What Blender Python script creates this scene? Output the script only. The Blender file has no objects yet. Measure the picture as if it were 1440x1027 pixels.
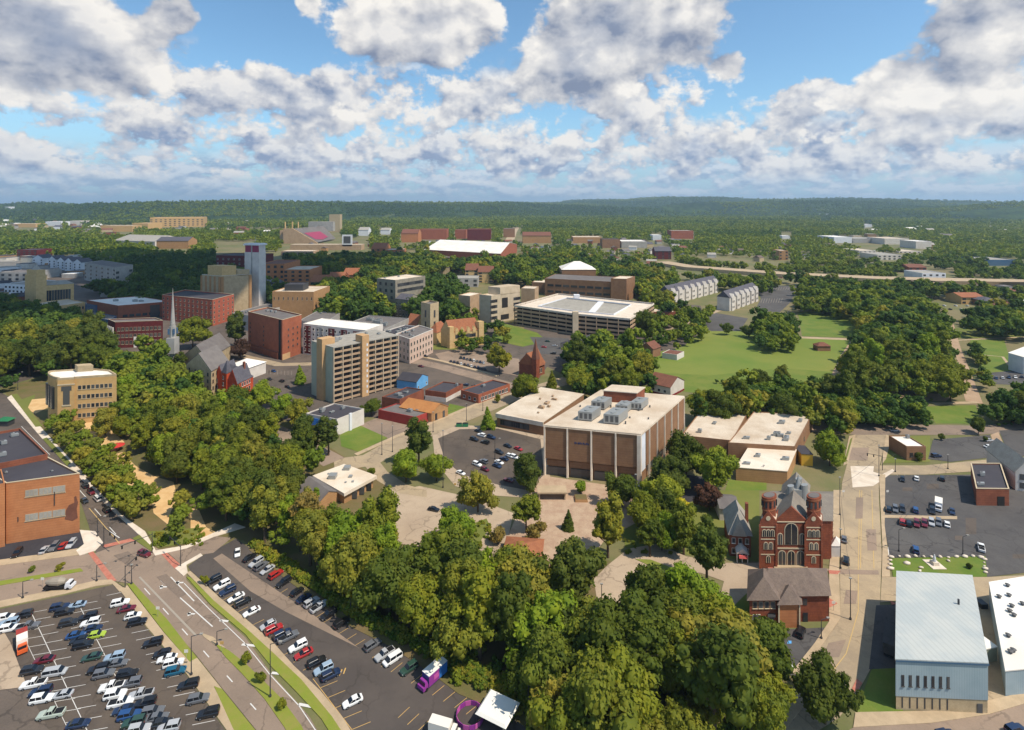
import bpy, bmesh, math, random
import numpy as np
random.seed(7); rng = np.random.default_rng(7)
sc = bpy.context.scene
COL = sc.collection
# ---------------------------------------------------------------- camera
FPX, CAM, HY, CX = 760.0, 120.0, 287.0, 720.0      # focal length in photo pixels, height, horizon row, centre column
cam_d = bpy.data.cameras.new('camera'); cam = bpy.data.objects.new('camera', cam_d); COL.objects.link(cam)
cam.location = (0, 0, CAM); cam.rotation_euler = (math.radians(90), 0, 0)
cam_d.sensor_width = 36; cam_d.lens = 36*FPX/1440; cam_d.shift_y = -(513.5-HY)/1440
cam_d.clip_start = 1; cam_d.clip_end = 60000
sc.camera = cam
# ---------------------------------------------------------------- light
SUN_EL, SUN_AZ = math.radians(56), math.radians(118)   # azimuth from +Y towards +X
sun_d = bpy.data.lights.new('sun', 'SUN'); sun = bpy.data.objects.new('sun', sun_d); COL.objects.link(sun)
sun_d.energy = 4.3; sun_d.angle = math.radians(0.5); sun_d.color = (1.0, 0.90, 0.76)
sun_dir = (math.cos(SUN_EL)*math.sin(SUN_AZ), math.cos(SUN_EL)*math.cos(SUN_AZ), math.sin(SUN_EL))
from mathutils import Vector, Matrix
sun.rotation_euler = Vector(sun_dir).to_track_quat('Z', 'Y').to_euler()
sc.view_settings.view_transform = 'Standard'; sc.view_settings.look = 'None'
sc.view_settings.exposure = 0.22; sc.view_settings.gamma = 1
sc.cycles.use_denoising = True
sc.cycles.max_bounces = 5; sc.cycles.diffuse_bounces = 2; sc.cycles.glossy_bounces = 2; sc.cycles.transmission_bounces = 2
sc.cycles.transparent_max_bounces = 4; sc.cycles.volume_bounces = 0

def s2l(c):
    return tuple((x/12.92 if x <= .04045 else ((x+.055)/1.055)**2.4) for x in c)
def rgb(r, g, b): return s2l((r/255, g/255, b/255))

class NT:
    """small node-tree helper"""
    def __init__(s, tree): s.t = tree; s.n = tree.nodes; s.l = tree.links
    def node(s, kind, **kw):
        n = s.n.new(kind)
        for k, v in kw.items():
            if hasattr(n, k): setattr(n, k, v)
        return n
    def put(s, sock, v):
        if isinstance(v, bpy.types.NodeSocket): s.l.new(v, sock)
        elif v is not None:
            if sock.type == 'RGBA' and len(v) == 3: v = (*v, 1)
            sock.default_value = v
    def m(s, op, a, b=None, c=None, clamp=False):
        n = s.n.new('ShaderNodeMath'); n.operation = op; n.use_clamp = clamp
        s.put(n.inputs[0], a)
        if b is not None: s.put(n.inputs[1], b)
        if c is not None: s.put(n.inputs[2], c)
        return n.outputs[0]
    def vm(s, op, a, b=None, scale=None):
        n = s.n.new('ShaderNodeVectorMath'); n.operation = op
        s.put(n.inputs[0], a)
        if b is not None: s.put(n.inputs[1], b)
        if scale is not None: s.put(n.inputs['Scale'], scale)
        return n.outputs[0]
    def mix(s, f, a, b, mode='MIX'):
        n = s.n.new('ShaderNodeMix'); n.data_type = 'RGBA'; n.blend_type = mode
        s.put(n.inputs[0], f); s.put(n.inputs[6], a); s.put(n.inputs[7], b)
        return n.outputs[2]
    def noise(s, vec, scale, detail=4, rough=.55, out=0, dist=0):
        n = s.n.new('ShaderNodeTexNoise')
        if vec is not None: s.l.new(vec, n.inputs['Vector'])
        n.inputs['Scale'].default_value = scale; n.inputs['Detail'].default_value = detail
        n.inputs['Roughness'].default_value = rough; n.inputs['Distortion'].default_value = dist
        return n.outputs[out]
    def step(s, v, a, b, smooth=True):
        n = s.n.new('ShaderNodeMapRange'); n.interpolation_type = 'SMOOTHSTEP' if smooth else 'LINEAR'
        s.put(n.inputs[0], v); n.inputs[1].default_value = a; n.inputs[2].default_value = b
        n.inputs[3].default_value = 0; n.inputs[4].default_value = 1
        return n.outputs[0]
    def comb(s, x, y, z=0.0):
        n = s.n.new('ShaderNodeCombineXYZ'); s.put(n.inputs[0], x); s.put(n.inputs[1], y); s.put(n.inputs[2], z)
        return n.outputs[0]

# ---------------------------------------------------------------- sky with cumulus
world = bpy.data.worlds.new('World'); sc.world = world; world.use_nodes = True
def make_sky():
    k = NT(world.node_tree); k.n.clear()
    sky = k.node('ShaderNodeTexSky', sky_type='NISHITA', sun_disc=False)
    sky.sun_elevation = SUN_EL; sky.sun_rotation = SUN_AZ
    sky.air_density = 1.0; sky.dust_density = 0.7; sky.ozone_density = 2.0; sky.altitude = 200
    bg = k.node('ShaderNodeBackground'); bg.inputs[1].default_value = 1.0
    tc = k.node('ShaderNodeTexCoord'); sp = k.node('ShaderNodeSeparateXYZ'); k.l.new(tc.outputs['Generated'], sp.inputs[0])
    x, y, z = sp.outputs
    az = k.m('ARCTAN2', x, y); el = k.m('ARCSINE', z)
    def bump(a0, e0, sa, se, amp):
        da = k.m('DIVIDE', k.m('SUBTRACT', az, a0), sa); de = k.m('DIVIDE', k.m('SUBTRACT', el, e0), se)
        r2 = k.m('ADD', k.m('MULTIPLY', da, da), k.m('MULTIPLY', de, de))
        return k.m('MULTIPLY', k.m('EXPONENT', k.m('MULTIPLY', r2, -1)), amp)
    def px(xp, yp):
        a = math.atan2(xp-CX, FPX); e = math.atan2((HY-yp), math.hypot(FPX, xp-CX)); return a, e
    def layer(scale, sy, seed, th, soft, biases, lk, off, vor=.18, amp=1.0):
        def field(da, de, det=6.5):
            v = k.comb(k.m('ADD', az, da), k.m('MULTIPLY', k.m('ADD', el, de), sy), seed)
            n1 = k.noise(v, scale, det, .60)
            bl = k.m('ABSOLUTE', k.m('SUBTRACT', k.noise(v, scale*2.9, 3.5, .5), .5))     # billows
            return k.m('SUBTRACT', n1, k.m('MULTIPLY', bl, -vor*1.6))
        n0 = field(0, 0); n1 = field(off[0], off[1], 3)
        b = None
        for q in biases:
            e = bump(*q); b = e if b is None else k.m('ADD', b, e)
        n0b = k.m('ADD', n0, b) if b is not None else n0
        d = k.step(n0b, th, th+soft)
        lit = k.m('SUBTRACT', n0, n1)  # bright cloud tops and shaded bases, painted from the noise offset
        return d, lit, n0b
    P = lambda xp, yp, sx, sy_, amp: (*px(xp, yp), sx/FPX, sy_/FPX, amp)
    col = sky.outputs[0]
    col = k.mix(1.0, col, (.110, .138, .143), 'MULTIPLY')
    # paler band towards the horizon: haze mixed into the sky colour
    hz = k.step(el, .17, -.01)
    col = k.mix(k.m('MULTIPLY', hz, .75), col, rgb(150, 182, 214))
    def comp(col, d, lit, dens, dark, mid, white, lk, base=.5, dth=(.5, .75)):
        L = k.m('ADD', k.m('MULTIPLY', lit, lk), base, clamp=True)
        thick = k.step(dens, *dth)
        c = k.mix(L, dark, white)
        c = k.mix(k.m('MULTIPLY', thick, k.m('SUBTRACT', 1.0, k.m('MULTIPLY', L, .75))), c, mid)
        return k.mix(d, col, c)
    W1 = rgb(238, 234, 228); 
    # far low banks
    e_far = k.step(el, .10, .06); e_lo = k.step(el, -.002, .018)
    d, lit, dn = layer(19, 2.0, 3.1, .445, .10, [P(720, 230, 900, 40, .05), P(150, 250, 200, 18, .04)], 5, (.004, .009))
    d = k.m('MULTIPLY', k.m('MULTIPLY', d, e_far), k.m('MULTIPLY', e_lo, .85))
    col = comp(col, d, lit, dn, rgb(146, 168, 196), rgb(160, 179, 204), rgb(208, 214, 224), 5, .5, (.60, .9))
    # third row, small puffs
    e_3 = k.m('MULTIPLY', k.step(el, .03, .055), k.step(el, .17, .12))
    d, lit, dn = layer(12.5, 1.35, 41.3, .485, .085,
        [P(130, 200, 200, 30, .07), P(400, 215, 140, 24, .05), P(650, 200, 140, 34, .07), P(960, 200, 140, 26, .05), P(1250, 205, 200, 40, .08), P(300, 165, 80, 14, -.12), P(520, 235, 60, 14, -.06), P(880, 190, 40, 20, -.08)], 5, (.007, .014))
    d = k.m('MULTIPLY', d, e_3)
    col = comp(col, d, lit, dn, rgb(138, 154, 182), rgb(152, 168, 194), rgb(226, 225, 224), 5, .54, (.60, .82))
    # middle row
    e_mid = k.m('MULTIPLY', k.step(el, .07, .10), k.step(el, .27, .22))
    d, lit, dn = layer(8.6, 1.25, 11.7, .52, .085,
        [P(300, 128, 46, 22, .10), P(355, 100, 34, 24, .22), P(440, 145, 90, 34, .15), P(600, 130, 110, 42, .15), P(700, 130, 60, 50, .10), P(890, 140, 100, 34, .13), P(1025, 92, 20, 14, .2), P(1150, 135, 70, 22, .13),
         P(1290, 130, 100, 50, .13), P(1400, 150, 90, 40, .12), P(255, 25, 26, 26, .26), P(428, 8, 16, 16, .22),
         P(1060, 60, 60, 40, -.2), P(1180, 50, 100, 45, -.2), P(400, 60, 60, 36, -.16), P(310, 60, 40, 30, -.12), P(120, 185, 90, 12, -.1)], 6, (.010, .020))
    d = k.m('MULTIPLY', d, e_mid)
    col = comp(col, d, lit, dn, rgb(130, 145, 172), rgb(150, 164, 188), rgb(232, 229, 225), 4.6, .56, (.64, .86))
    # near, large cumulus
    e_top = k.step(el, .10, .14)
    d, lit, dn = layer(5.6, 1.3, 27.4, .585, .085,
        [P(60, 70, 110, 62, .24), P(170, 90, 80, 46, .20), P(90, 10, 90, 30, .1), P(560, 60, 90, 34, .26), P(610, 15, 110, 36, .24), P(500, 20, 34, 30, .12), P(900, 40, 130, 50, .26), P(800, 100, 80, 50, .22), P(960, 75, 60, 24, .12), P(1410, 20, 90, 34, .30), P(1340, 110, 90, 46, .24), P(1240, 100, 40, 30, .14),
         P(252, 24, 30, 28, .36), P(352, 96, 40, 26, .34), P(428, 2, 20, 20, .36), P(1024, 92, 30, 18, .28), P(345, 55, 80, 70, -.27), P(1170, 40, 110, 52, -.32), P(725, 30, 24, 40, -.2), P(690, 95, 60, 20, -.08)], 5, (.018, .036), vor=.2)
    d = k.m('MULTIPLY', d, e_top)
    col = comp(col, d, lit, dn, rgb(124, 136, 160), rgb(150, 161, 182), W1, 3.8, .58, (.74, 1.05))
    k.l.new(col, bg.inputs[0]); out = k.node('ShaderNodeOutputWorld'); k.l.new(bg.outputs[0], out.inputs[0])
make_sky()
# ---------------------------------------------------------------- layout helpers
def G(px, py, z=0.0):
    """world point seen at a photo pixel, for a thing at height z"""
    d = FPX*(CAM-z)/(py-HY); return Vector(((px-CX)/FPX*d, d, z))
def hgt(yb, yt):
    return CAM*(1-(yt-HY)/(yb-HY))
MATS = {}
def new_mat(name):
    m = bpy.data.materials.new(name); m.use_nodes = True; k = NT(m.node_tree)
    b = k.n['Principled BSDF']; b.inputs['Specular IOR Level'].default_value = .3
    MATS[name] = m; return m, k, b
def surf(name, c, c2=None, scale=.15, rough=.85, detail=5, big=.02, bigamt=.25, fine=0.0, obj=False, spec=.25, metal=0.0, streak=None, crack=0.0, mow=0.0):
    """a surface with two-tone wear; coordinates are world metres"""
    m, k, b = new_mat(name)
    c2 = c2 or tuple(v*.72 for v in c)
    pos = k.node('ShaderNodeNewGeometry').outputs['Position']
    n1 = k.noise(pos, scale, detail, .62)
    n2 = k.noise(pos, big, 3, .5)
    f = k.m('ADD', k.m('MULTIPLY', k.step(n1, .35, .68), 1-bigamt), k.m('MULTIPLY', k.step(n2, .38, .64), bigamt), clamp=True)
    col = k.mix(f, c, c2)
    if fine:
        n3 = k.noise(pos, 2.2, 2, .6)
        col = k.mix(k.m('MULTIPLY', k.step(n3, .4, .6), fine), col, tuple(v*.55 for v in c2))
    if streak:
        w = k.node('ShaderNodeTexWave', wave_type='BANDS', bands_direction='Z'); k.l.new(pos, w.inputs[0])
        w.inputs['Scale'].default_value = streak; w.inputs['Distortion'].default_value = 1.2; w.inputs['Detail'].default_value = 2
        col = k.mix(k.m('MULTIPLY', w.outputs['Fac'], .16), col, tuple(v*.5 for v in c2))
    if mow:
        w = k.node('ShaderNodeTexWave', wave_type='BANDS', bands_direction='DIAGONAL'); k.l.new(pos, w.inputs[0]); w.inputs['Scale'].default_value = .12; w.inputs['Distortion'].default_value = .6
        col = k.mix(k.m('MULTIPLY', k.step(w.outputs['Fac'], .4, .6), mow*.35), col, tuple(v*.8 for v in c2))
    if crack:
        vo = k.node('ShaderNodeTexVoronoi', feature='DISTANCE_TO_EDGE'); vo.inputs['Scale'].default_value = .11
        k.l.new(k.vm('ADD', pos, k.vm('SCALE', k.noise(pos, .25, 3, .6, out=1), scale=5)), vo.inputs['Vector'])
        ln = k.m('SUBTRACT', 1.0, k.step(vo.outputs['Distance'], .012, .035)); ln = k.m('MULTIPLY', ln, k.step(k.noise(pos, .05, 2, .5), .42, .6))
        col = k.mix(k.m('MULTIPLY', ln, crack), col, tuple(v*.45 for v in c2))
        st = k.step(k.noise(pos, .5, 3, .5), .62, .72); col = k.mix(k.m('MULTIPLY', st, crack*.6), col, tuple(v*.6 for v in c2))
    k.l.new(col, b.inputs['Base Color']); b.inputs['Roughness'].default_value = rough
    b.inputs['Specular IOR Level'].default_value = spec; b.inputs['Metallic'].default_value = metal
    return m
def plain(name, c, rough=.6, spec=.4, metal=0.0, emit=None):
    m, k, b = new_mat(name); b.inputs['Base Color'].default_value = (*c, 1); b.inputs['Roughness'].default_value = rough
    b.inputs['Specular IOR Level'].default_value = spec; b.inputs['Metallic'].default_value = metal
    return m
A1, A2 = (.060, .058, .060), (.105, .094, .085)
surf('ground_mix', rgb(96, 104, 58), rgb(132, 118, 86), .06, big=.012, bigamt=.5, fine=.25)
surf('asphalt', rgb(108, 96, 86), rgb(86, 78, 71), .10, bigamt=.5, fine=.15, crack=.5)
surf('asphalt_lot', rgb(80, 72, 66), rgb(104, 92, 80), .07, bigamt=.45, fine=.12, big=.03, crack=.5)
surf('asphalt_new', rgb(74, 68, 65), rgb(92, 84, 78), .06, bigamt=.4, crack=.5)
surf('asphalt_dark', rgb(52, 51, 56), rgb(66, 64, 68), .1, crack=.5)
surf('asphalt_blue', rgb(94, 91, 88), rgb(78, 75, 74), .09, bigamt=.4, fine=.15, crack=.5)
surf('road_tan', rgb(176, 156, 126), rgb(150, 134, 112), .12, bigamt=.4, fine=.12, crack=.5)
surf('road_grey', rgb(152, 132, 114), rgb(130, 114, 100), .08, bigamt=.5, fine=.1, crack=.5)
surf('concrete', rgb(186, 164, 134), rgb(166, 146, 118), .2, fine=.1)
surf('concrete_pale', rgb(222, 208, 190), rgb(200, 184, 164), .25)
surf('concrete_lot', rgb(182, 162, 138), rgb(164, 144, 122), .12, bigamt=.5, fine=.1, crack=.5)
surf('plaza', rgb(186, 162, 136), rgb(164, 134, 112), .25, fine=.2)
surf('sand_path', rgb(214, 180, 130), rgb(196, 156, 104), .2)
surf('rust_path', rgb(160, 134, 108), rgb(176, 150, 124), .15)
surf('brick_paver', rgb(172, 102, 84), rgb(190, 128, 108), .8)
surf('lawn', rgb(98, 108, 46), rgb(122, 122, 62), .05, big=.02, bigamt=.5, fine=.12)
surf('lawn_dry', rgb(132, 134, 62), rgb(100, 122, 44), .03, big=.010, bigamt=.6, fine=.2, mow=.5)
surf('lawn_bright', rgb(88, 114, 38), rgb(116, 124, 52), .1, fine=.2, mow=.3)
surf('verge', rgb(120, 134, 42), rgb(134, 132, 62), .3)
surf('soil', rgb(120, 100, 70), rgb(96, 96, 52), .1, fine=.2)
surf('road_worn', rgb(134, 117, 103), rgb(120, 106, 94), .2, fine=.2, crack=.5); plain('paint_tan', rgb(190, 160, 104), .85); plain('paint_white', (.62, .60, .56), .8); plain('paint_yellow', rgb(196, 158, 92), .8); plain('paint_faint', rgb(158, 148, 134), .85)

def link(o, parent=None):
    COL.objects.link(o)
    if parent is not None: o.parent = parent
    return o
PN = [0]
def patch(name, mat, pts, z, h=0.0, kind='structure', px=True, label=None):
    """a sheet on the ground at height z; with h it is a slab with real edges (a kerb)"""
    P = [G(x, y) for x, y in pts] if px else [Vector((x, y, 0)) for x, y in pts]
    PN[0] += 1; z += PN[0]*.0004
    bm = bmesh.new()
    vs = [bm.verts.new((p.x, p.y, z+h)) for p in P]
    f = bm.faces.new(vs)
    if f.normal.z < 0: f.normal_flip()
    if h:
        lo = [bm.verts.new((p.x, p.y, 0)) for p in P]
        for i in range(len(P)):
            j = (i+1) % len(P); bm.faces.new((vs[i], vs[j], lo[j], lo[i]))
    bm.normal_update()
    if f.normal.z < 0: f.normal_flip()
    bmesh.ops.triangulate(bm, faces=[f])
    me = bpy.data.meshes.new(name); bm.to_mesh(me); bm.free(); me.materials.append(MATS[mat])
    o = bpy.data.objects.new(name, me); link(o); o['kind'] = kind
    return o
def strip_pts(line, w):
    """a polyline in pixels -> a band w metres wide, as world points"""
    P = [G(x, y).xy for x, y in line]; L = []; R = []
    for i, p in enumerate(P):
        a = P[max(i-1, 0)]; b = P[min(i+1, len(P)-1)]
        t = (b-a).normalized(); n = Vector((-t.y, t.x))
        L.append(p+n*w/2); R.append(p-n*w/2)
    return [tuple(v) for v in L+R[::-1]]
def road(name, mat, line, w, z, h=0.0):
    return patch(name, mat, strip_pts(line, w), z, h, px=False)
def marks(name, mat, segs, z=.09, w=.14):
    """painted lines: pairs of pixel points"""
    vs, fs = [], []
    for s in segs:
        a, b = G(*s[0]).xy, G(*s[1]).xy; ww = s[2] if len(s) > 2 else w
        t = (b-a).normalized(); n = Vector((-t.y, t.x))*ww/2; i = len(vs)
        for p in (a+n, b+n, b-n, a-n): vs.append((p.x, p.y, z))
        fs.append((i, i+1, i+2, i+3))
    me = bpy.data.meshes.new(name); me.from_pydata(vs, [], fs); me.materials.append(MATS[mat])
    o = bpy.data.objects.new(name, me); link(o); o['kind'] = 'structure'; return o
def lerp2(a, b, t): return (a[0]+(b[0]-a[0])*t, a[1]+(b[1]-a[1])*t)
def wl(a, b, n):
    """n+1 pixel points evenly spaced in WORLD distance between two pixel points"""
    A, B = G(*a), G(*b); out = []
    for i in range(n+1):
        p = A.lerp(B, i/n); out.append((CX+p.x/p.y*FPX, HY+CAM/p.y*FPX))
    return out
def topx(p):
    return (CX+p[0]/p[1]*FPX, HY+(CAM-(p[2] if len(p) > 2 else 0))/p[1]*FPX)

# ---------------------------------------------------------------- ground sheet, roads, lots, lawns
patch('ground', 'ground_mix', [(-4200, -300), (4200, -300), (9000, 3200), (-9000, 3200)], 0.0, px=False)
# downtown floor: worn asphalt and concrete between the buildings
patch('downtown_ground', 'asphalt', [(-300, 395), (60, 372), (330, 380), (480, 415), (560, 430), (640, 440), (720, 455), (780, 500), (740, 560), (600, 600), (480, 580), (420, 600), (330, 560), (220, 520), (60, 520), (-200, 545)], .02)
patch('downtown_ground', 'asphalt', [(738, 440), (930, 425), (985, 430), (1000, 470), (930, 500), (905, 545), (800, 530), (735, 500)], .03)
patch('park_ground', 'soil', [(0, 545), (70, 530), (250, 520), (420, 600), (480, 640), (560, 690), (640, 760), (340, 760), (215, 775), (150, 700)], .03)
patch('woods_floor', 'soil', [(330, 750), (560, 690), (860, 790), (1060, 860), (1120, 960), (1050, 1060), (760, 1060), (640, 975), (450, 850)], .03)
# avenue (upper part, junction, divided part)
patch('road', 'asphalt', [(-120, 560), (-40, 548), (0, 551), (18, 562), (60, 612), (104, 660), (150, 708), (192, 743), (216, 776), (187, 800), (135, 778), (125, 740), (108, 690), (40, 640), (-60, 600)], .08)
patch('road', 'road_grey', [(135, 778), (192, 757), (236, 779), (262, 800), (262, 816), (295, 852), (345, 897), (383, 950), (424, 995), (436, 1010), (465, 1060), (392, 1060), (360, 1027), (312, 968), (275, 921), (187, 822), (163, 818), (100, 812), (60, 790), (113, 781)], .10)
patch('road', 'road_grey', [(-120, 812), (0, 795), (113, 781), (150, 800), (163, 818), (134, 820), (0, 847), (-120, 872)], .09)
patch('road', 'road_grey', [(236, 778), (273, 765), (300, 754), (326, 757), (300, 778), (280, 781), (256, 795)], .105)
patch('road', 'asphalt', [(-150, 545), (0, 520), (66, 508), (70, 525), (20, 540), (-40, 556)], .085)
patch('road', 'asphalt_dark', [(-150, 500), (20, 478), (60, 492), (85, 512), (66, 520), (0, 538), (-150, 560)], .06)
# verges, pavements and the medians of the avenue
patch('grass_verge', 'verge', [(179, 822), (187, 820), (235, 872), (277, 926), (267, 932), (230, 889)], .11, .08)
patch('grass_verge', 'verge', [(301, 966), (312, 970), (358, 1027), (380, 1060), (345, 1060), (327, 1024)], .11, .08)
patch('pavement', 'concrete', [(168, 830), (179, 824), (230, 890), (267, 932), (277, 926), (312, 970), (301, 967), (330, 1027), (345, 1060), (338, 1060), (318, 1027), (262, 948), (206, 882)], .10, .08)
patch('grass_verge', 'verge', [(262, 812), (268, 813), (300, 845), (350, 888), (384, 919), (424, 957), (467, 1009), (500, 1060), (482, 1060), (452, 1012), (415, 972), (383, 940), (345, 893), (296, 851)], .11, .1)
patch('pavement', 'concrete', [(262, 806), (268, 804), (310, 842), (350, 875), (383, 903), (413, 937), (450, 972), (482, 1010), (512, 1060), (500, 1060), (467, 1010), (424, 957), (384, 919), (350, 888), (300, 845)], .10, .1)
patch('median', 'verge', [(301, 905), (322, 916), (345, 934), (368, 956), (396, 984), (424, 1022), (440, 1060), (420, 1060), (400, 1024), (372, 984), (340, 948), (318, 926)], .12, .1)
patch('median', 'concrete', [(280, 890), (300, 897), (318, 913), (301, 907), (288, 898)], .11, .1)
patch('median', 'verge', [(-120, 842), (0, 818), (113, 800), (117, 804), (0, 824), (-120, 850)], .11, .1)
patch('pavement', 'concrete', [(-120, 878), (0, 846), (90, 828), (135, 817), (157, 816), (176, 829), (168, 833), (158, 822), (134, 825), (90, 836), (0, 855), (-120, 888)], .10, .1)
patch('pavement', 'concrete', [(-120, 812), (0, 788), (60, 780), (109, 772), (112, 781), (60, 788), (0, 796), (-120, 822)], .10, .1)
patch('pavement', 'concrete_pale', [(112, 746), (134, 748), (145, 764), (134, 775), (112, 782), (107, 775), (118, 766)], .11, .1)
patch('car_park', 'asphalt_dark', [(-100, 790), (0, 755), (112, 742), (119, 765), (106, 773), (0, 788), (-100, 806)], .09)
patch('pavement', 'concrete_pale', [(16, 556), (60, 604), (104, 652), (150, 700), (178, 730), (204, 748), (219, 775), (260, 768), (330, 737), (345, 742), (300, 756), (262, 772), (218, 782), (205, 762), (186, 744), (150, 712), (104, 664), (58, 616), (10, 560)], .10, .1)
patch('grass_verge', 'lawn', [(186, 758), (196, 753), (216, 772), (214, 777)], .13, .1)
patch('lawn', 'lawn', [(207, 748), (262, 744), (290, 742), (262, 765), (222, 771)], .12)
patch('planting_bed', 'soil', [(120, 672), (128, 668), (180, 722), (172, 726)], .12, .1)
patch('crossing', 'brick_paver', [(123, 777), (131, 776), (164, 817), (154, 819)], .125)
patch('crossing', 'brick_paver', [(145, 767), (183, 758), (190, 761), (146, 771)], .125)
patch('crossing', 'brick_paver', [(226, 779), (234, 777), (253, 794), (246, 801)], .125)
patch('pavement', 'concrete_pale', [(246, 800), (256, 794), (270, 786), (282, 779), (285, 782), (262, 795), (264, 806), (258, 811)], .12, .1)
for pts in ([(16, 556), (24, 554), (60, 600), (50, 601)], [(60, 618), (66, 616), (100, 652), (94, 656)]):
    patch('planting_bed', 'lawn', pts, .13, .12)
# car parks left
patch('car_park', 'asphalt_lot', [(-160, 905), (0, 857), (90, 838), (158, 823), (172, 836), (206, 884), (262, 950), (318, 1029), (340, 1065), (-160, 1065)], .085)
patch('car_park', 'concrete_lot', [(-100, 900), (0, 880), (15, 905), (30, 945), (38, 966), (-100, 985)], .10)
patch('car_park', 'asphalt', [(-100, 986), (38, 967), (70, 1030), (85, 1065), (-100, 1065)], .11)
patch('car_park', 'asphalt_new', [(268, 803), (264, 797), (284, 782), (310, 770), (332, 758), (352, 772), (400, 812), (452, 850), (496, 882), (545, 906), (604, 944), (645, 975), (705, 1000), (745, 1027), (800, 1065), (512, 1065), (482, 1010), (450, 972), (413, 936), (383, 902), (350, 874), (310, 841)], .085)
patch('worn_lane', 'road_grey', [(300, 786), (312, 779), (366, 815), (436, 862), (505, 912), (440, 880), (400, 860), (352, 832)], .093)
patch('kerb_strip', 'soil', [(352, 770), (405, 808), (456, 845), (500, 875), (548, 898), (608, 936), (650, 966), (708, 990), (760, 1020), (800, 1062), (745, 1027), (705, 1002), (645, 977), (604, 946), (545, 908), (496, 884), (452, 852), (400, 814), (350, 774)], .09, .1)
# park paths
patch('path', 'sand_path', [(100, 578), (112, 576), (150, 600), (175, 622), (160, 640), (190, 665), (205, 690), (188, 700), (160, 650), (120, 610)], .06)
patch('path', 'sand_path', [(160, 640), (172, 636), (190, 655), (205, 664), (222, 672), (244, 678), (250, 700), (240, 720), (236, 738), (216, 722), (212, 700), (196, 690), (178, 664)], .062)
patch('path', 'sand_path', [(268, 715), (280, 718), (290, 742), (310, 752), (275, 764), (262, 764), (268, 745)], .064)
patch('path', 'sand_path', [(45, 562), (68, 560), (70, 572), (50, 582), (38, 576)], .06)
patch('lawn', 'lawn', [(20, 566), (50, 555), (45, 572), (24, 577)], .058)
# middle streets
road('road', 'road_tan', [(470, 655), (520, 647), (562, 623), (609, 603), (656, 584), (716, 560), (800, 534)], 13, .085)
road('pavement', 'concrete', [(500, 640), (560, 613), (607, 595), (655, 575), (716, 551)], 2.5, .10, .1)
road('road', 'road_grey', [(540, 499), (620, 516), (690, 535), (760, 556)], 11, .085)
road('pavement', 'concrete', [(560, 494), (625, 509), (700, 529)], 3, .10, .1)
road('road', 'road_grey', [(300, 560), (350, 590), (400, 612), (470, 650)], 11, .084)
patch('road', 'road_tan', [(508, 650), (530, 645), (545, 664), (572, 682), (600, 690), (600, 700), (560, 694), (530, 676)], .088)
patch('car_park', 'asphalt', [(350, 512), (420, 508), (436, 520), (432, 560), (395, 555), (352, 530)], .06)
road('road', 'road_tan', [(335, 500), (392, 513), (440, 512)], 8, .07)
patch('lawn', 'lawn_bright', [(478, 612), (505, 598), (545, 616), (505, 636), (480, 628)], .07)
patch('car_park', 'road_grey', [(505, 598), (530, 588), (580, 600), (563, 616), (545, 617)], .068)
patch('lawn', 'lawn_bright', [(632, 568), (656, 573), (640, 583), (615, 592), (628, 578)], .07)
# library lot and drives
patch('car_park', 'concrete_lot', [(608, 612), (640, 598), (690, 600), (765, 612), (775, 680), (735, 700), (690, 697), (640, 684), (612, 650)], .07)
patch('car_park', 'asphalt_lot', [(616, 617), (646, 604), (700, 603), (760, 618), (765, 668), (742, 690), (700, 682), (650, 668), (626, 648)], .078)
patch('drive', 'concrete_lot', [(535, 668), (560, 690), (590, 684), (640, 695), (690, 710), (722, 722), (716, 750), (700, 782), (672, 806), (640, 803), (646, 775), (600, 770), (560, 765), (548, 735), (556, 700)], .08)
patch('verge_island', 'lawn', [(668, 736), (684, 730), (690, 742), (672, 766), (652, 776), (650, 768)], .10, .1)
patch('plaza', 'plaza', [(755, 668), (905, 690), (905, 730), (850, 760), (830, 790), (770, 800), (712, 760), (735, 705)], .075)
patch('drive', 'concrete_lot', [(835, 815), (855, 795), (884, 772), (925, 765), (965, 783), (1020, 792), (1068, 792), (1072, 800), (1055, 830), (1016, 868), (985, 872), (1012, 842), (1018, 818), (985, 806), (948, 806), (940, 830), (925, 880), (845, 880)], .08)
patch('verge_island', 'lawn_dry', [(893, 787), (915, 788), (944, 799), (940, 804), (915, 797)], .10, .1)
patch('lawn', 'lawn_bright', [(1018, 868), (1050, 832), (1058, 880), (1040, 890)], .07)
patch('lawn', 'lawn', [(860, 700), (1000, 690), (1068, 690), (1068, 790), (960, 780), (880, 770)], .05)
patch('lawn', 'lawn_bright', [(1024, 675), (1078, 678), (1078, 690), (1020, 690)], .07)
patch('asphalt_yard', 'asphalt_dark', [(940, 665), (1000, 672), (1000, 700), (930, 715)], .065)
# big field and right side
patch('lawn', 'lawn_dry', [(905, 500), (960, 488), (985, 468), (1010, 462), (1130, 474), (1198, 478), (1186, 505), (1170, 540), (1100, 548), (1000, 552), (950, 545), (915, 530)], .05)
patch('lawn', 'lawn_bright', [(910, 524), (1000, 528), (1100, 518), (1176, 524), (1168, 545), (1000, 556), (920, 545)], .055)
patch('lawn', 'lawn_bright', [(1122, 440), (1170, 434), (1212, 450), (1212, 468), (1198, 475), (1128, 473)], .05)
patch('path', 'concrete', [(1124, 473.5), (1200, 476.5), (1200, 479), (1124, 476)], .06)
road('path', 'rust_path', [(1203, 477), (1188, 500), (1172, 535), (1160, 560)], 5, .06)
patch('car_park', 'asphalt_blue', [(1062, 402), (1122, 402), (1112, 425), (1096, 440), (1062, 436), (1070, 420)], .05)
patch('car_park', 'asphalt_blue', [(980, 452), (1005, 440), (1052, 448), (1040, 466), (1000, 466)], .05)
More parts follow.
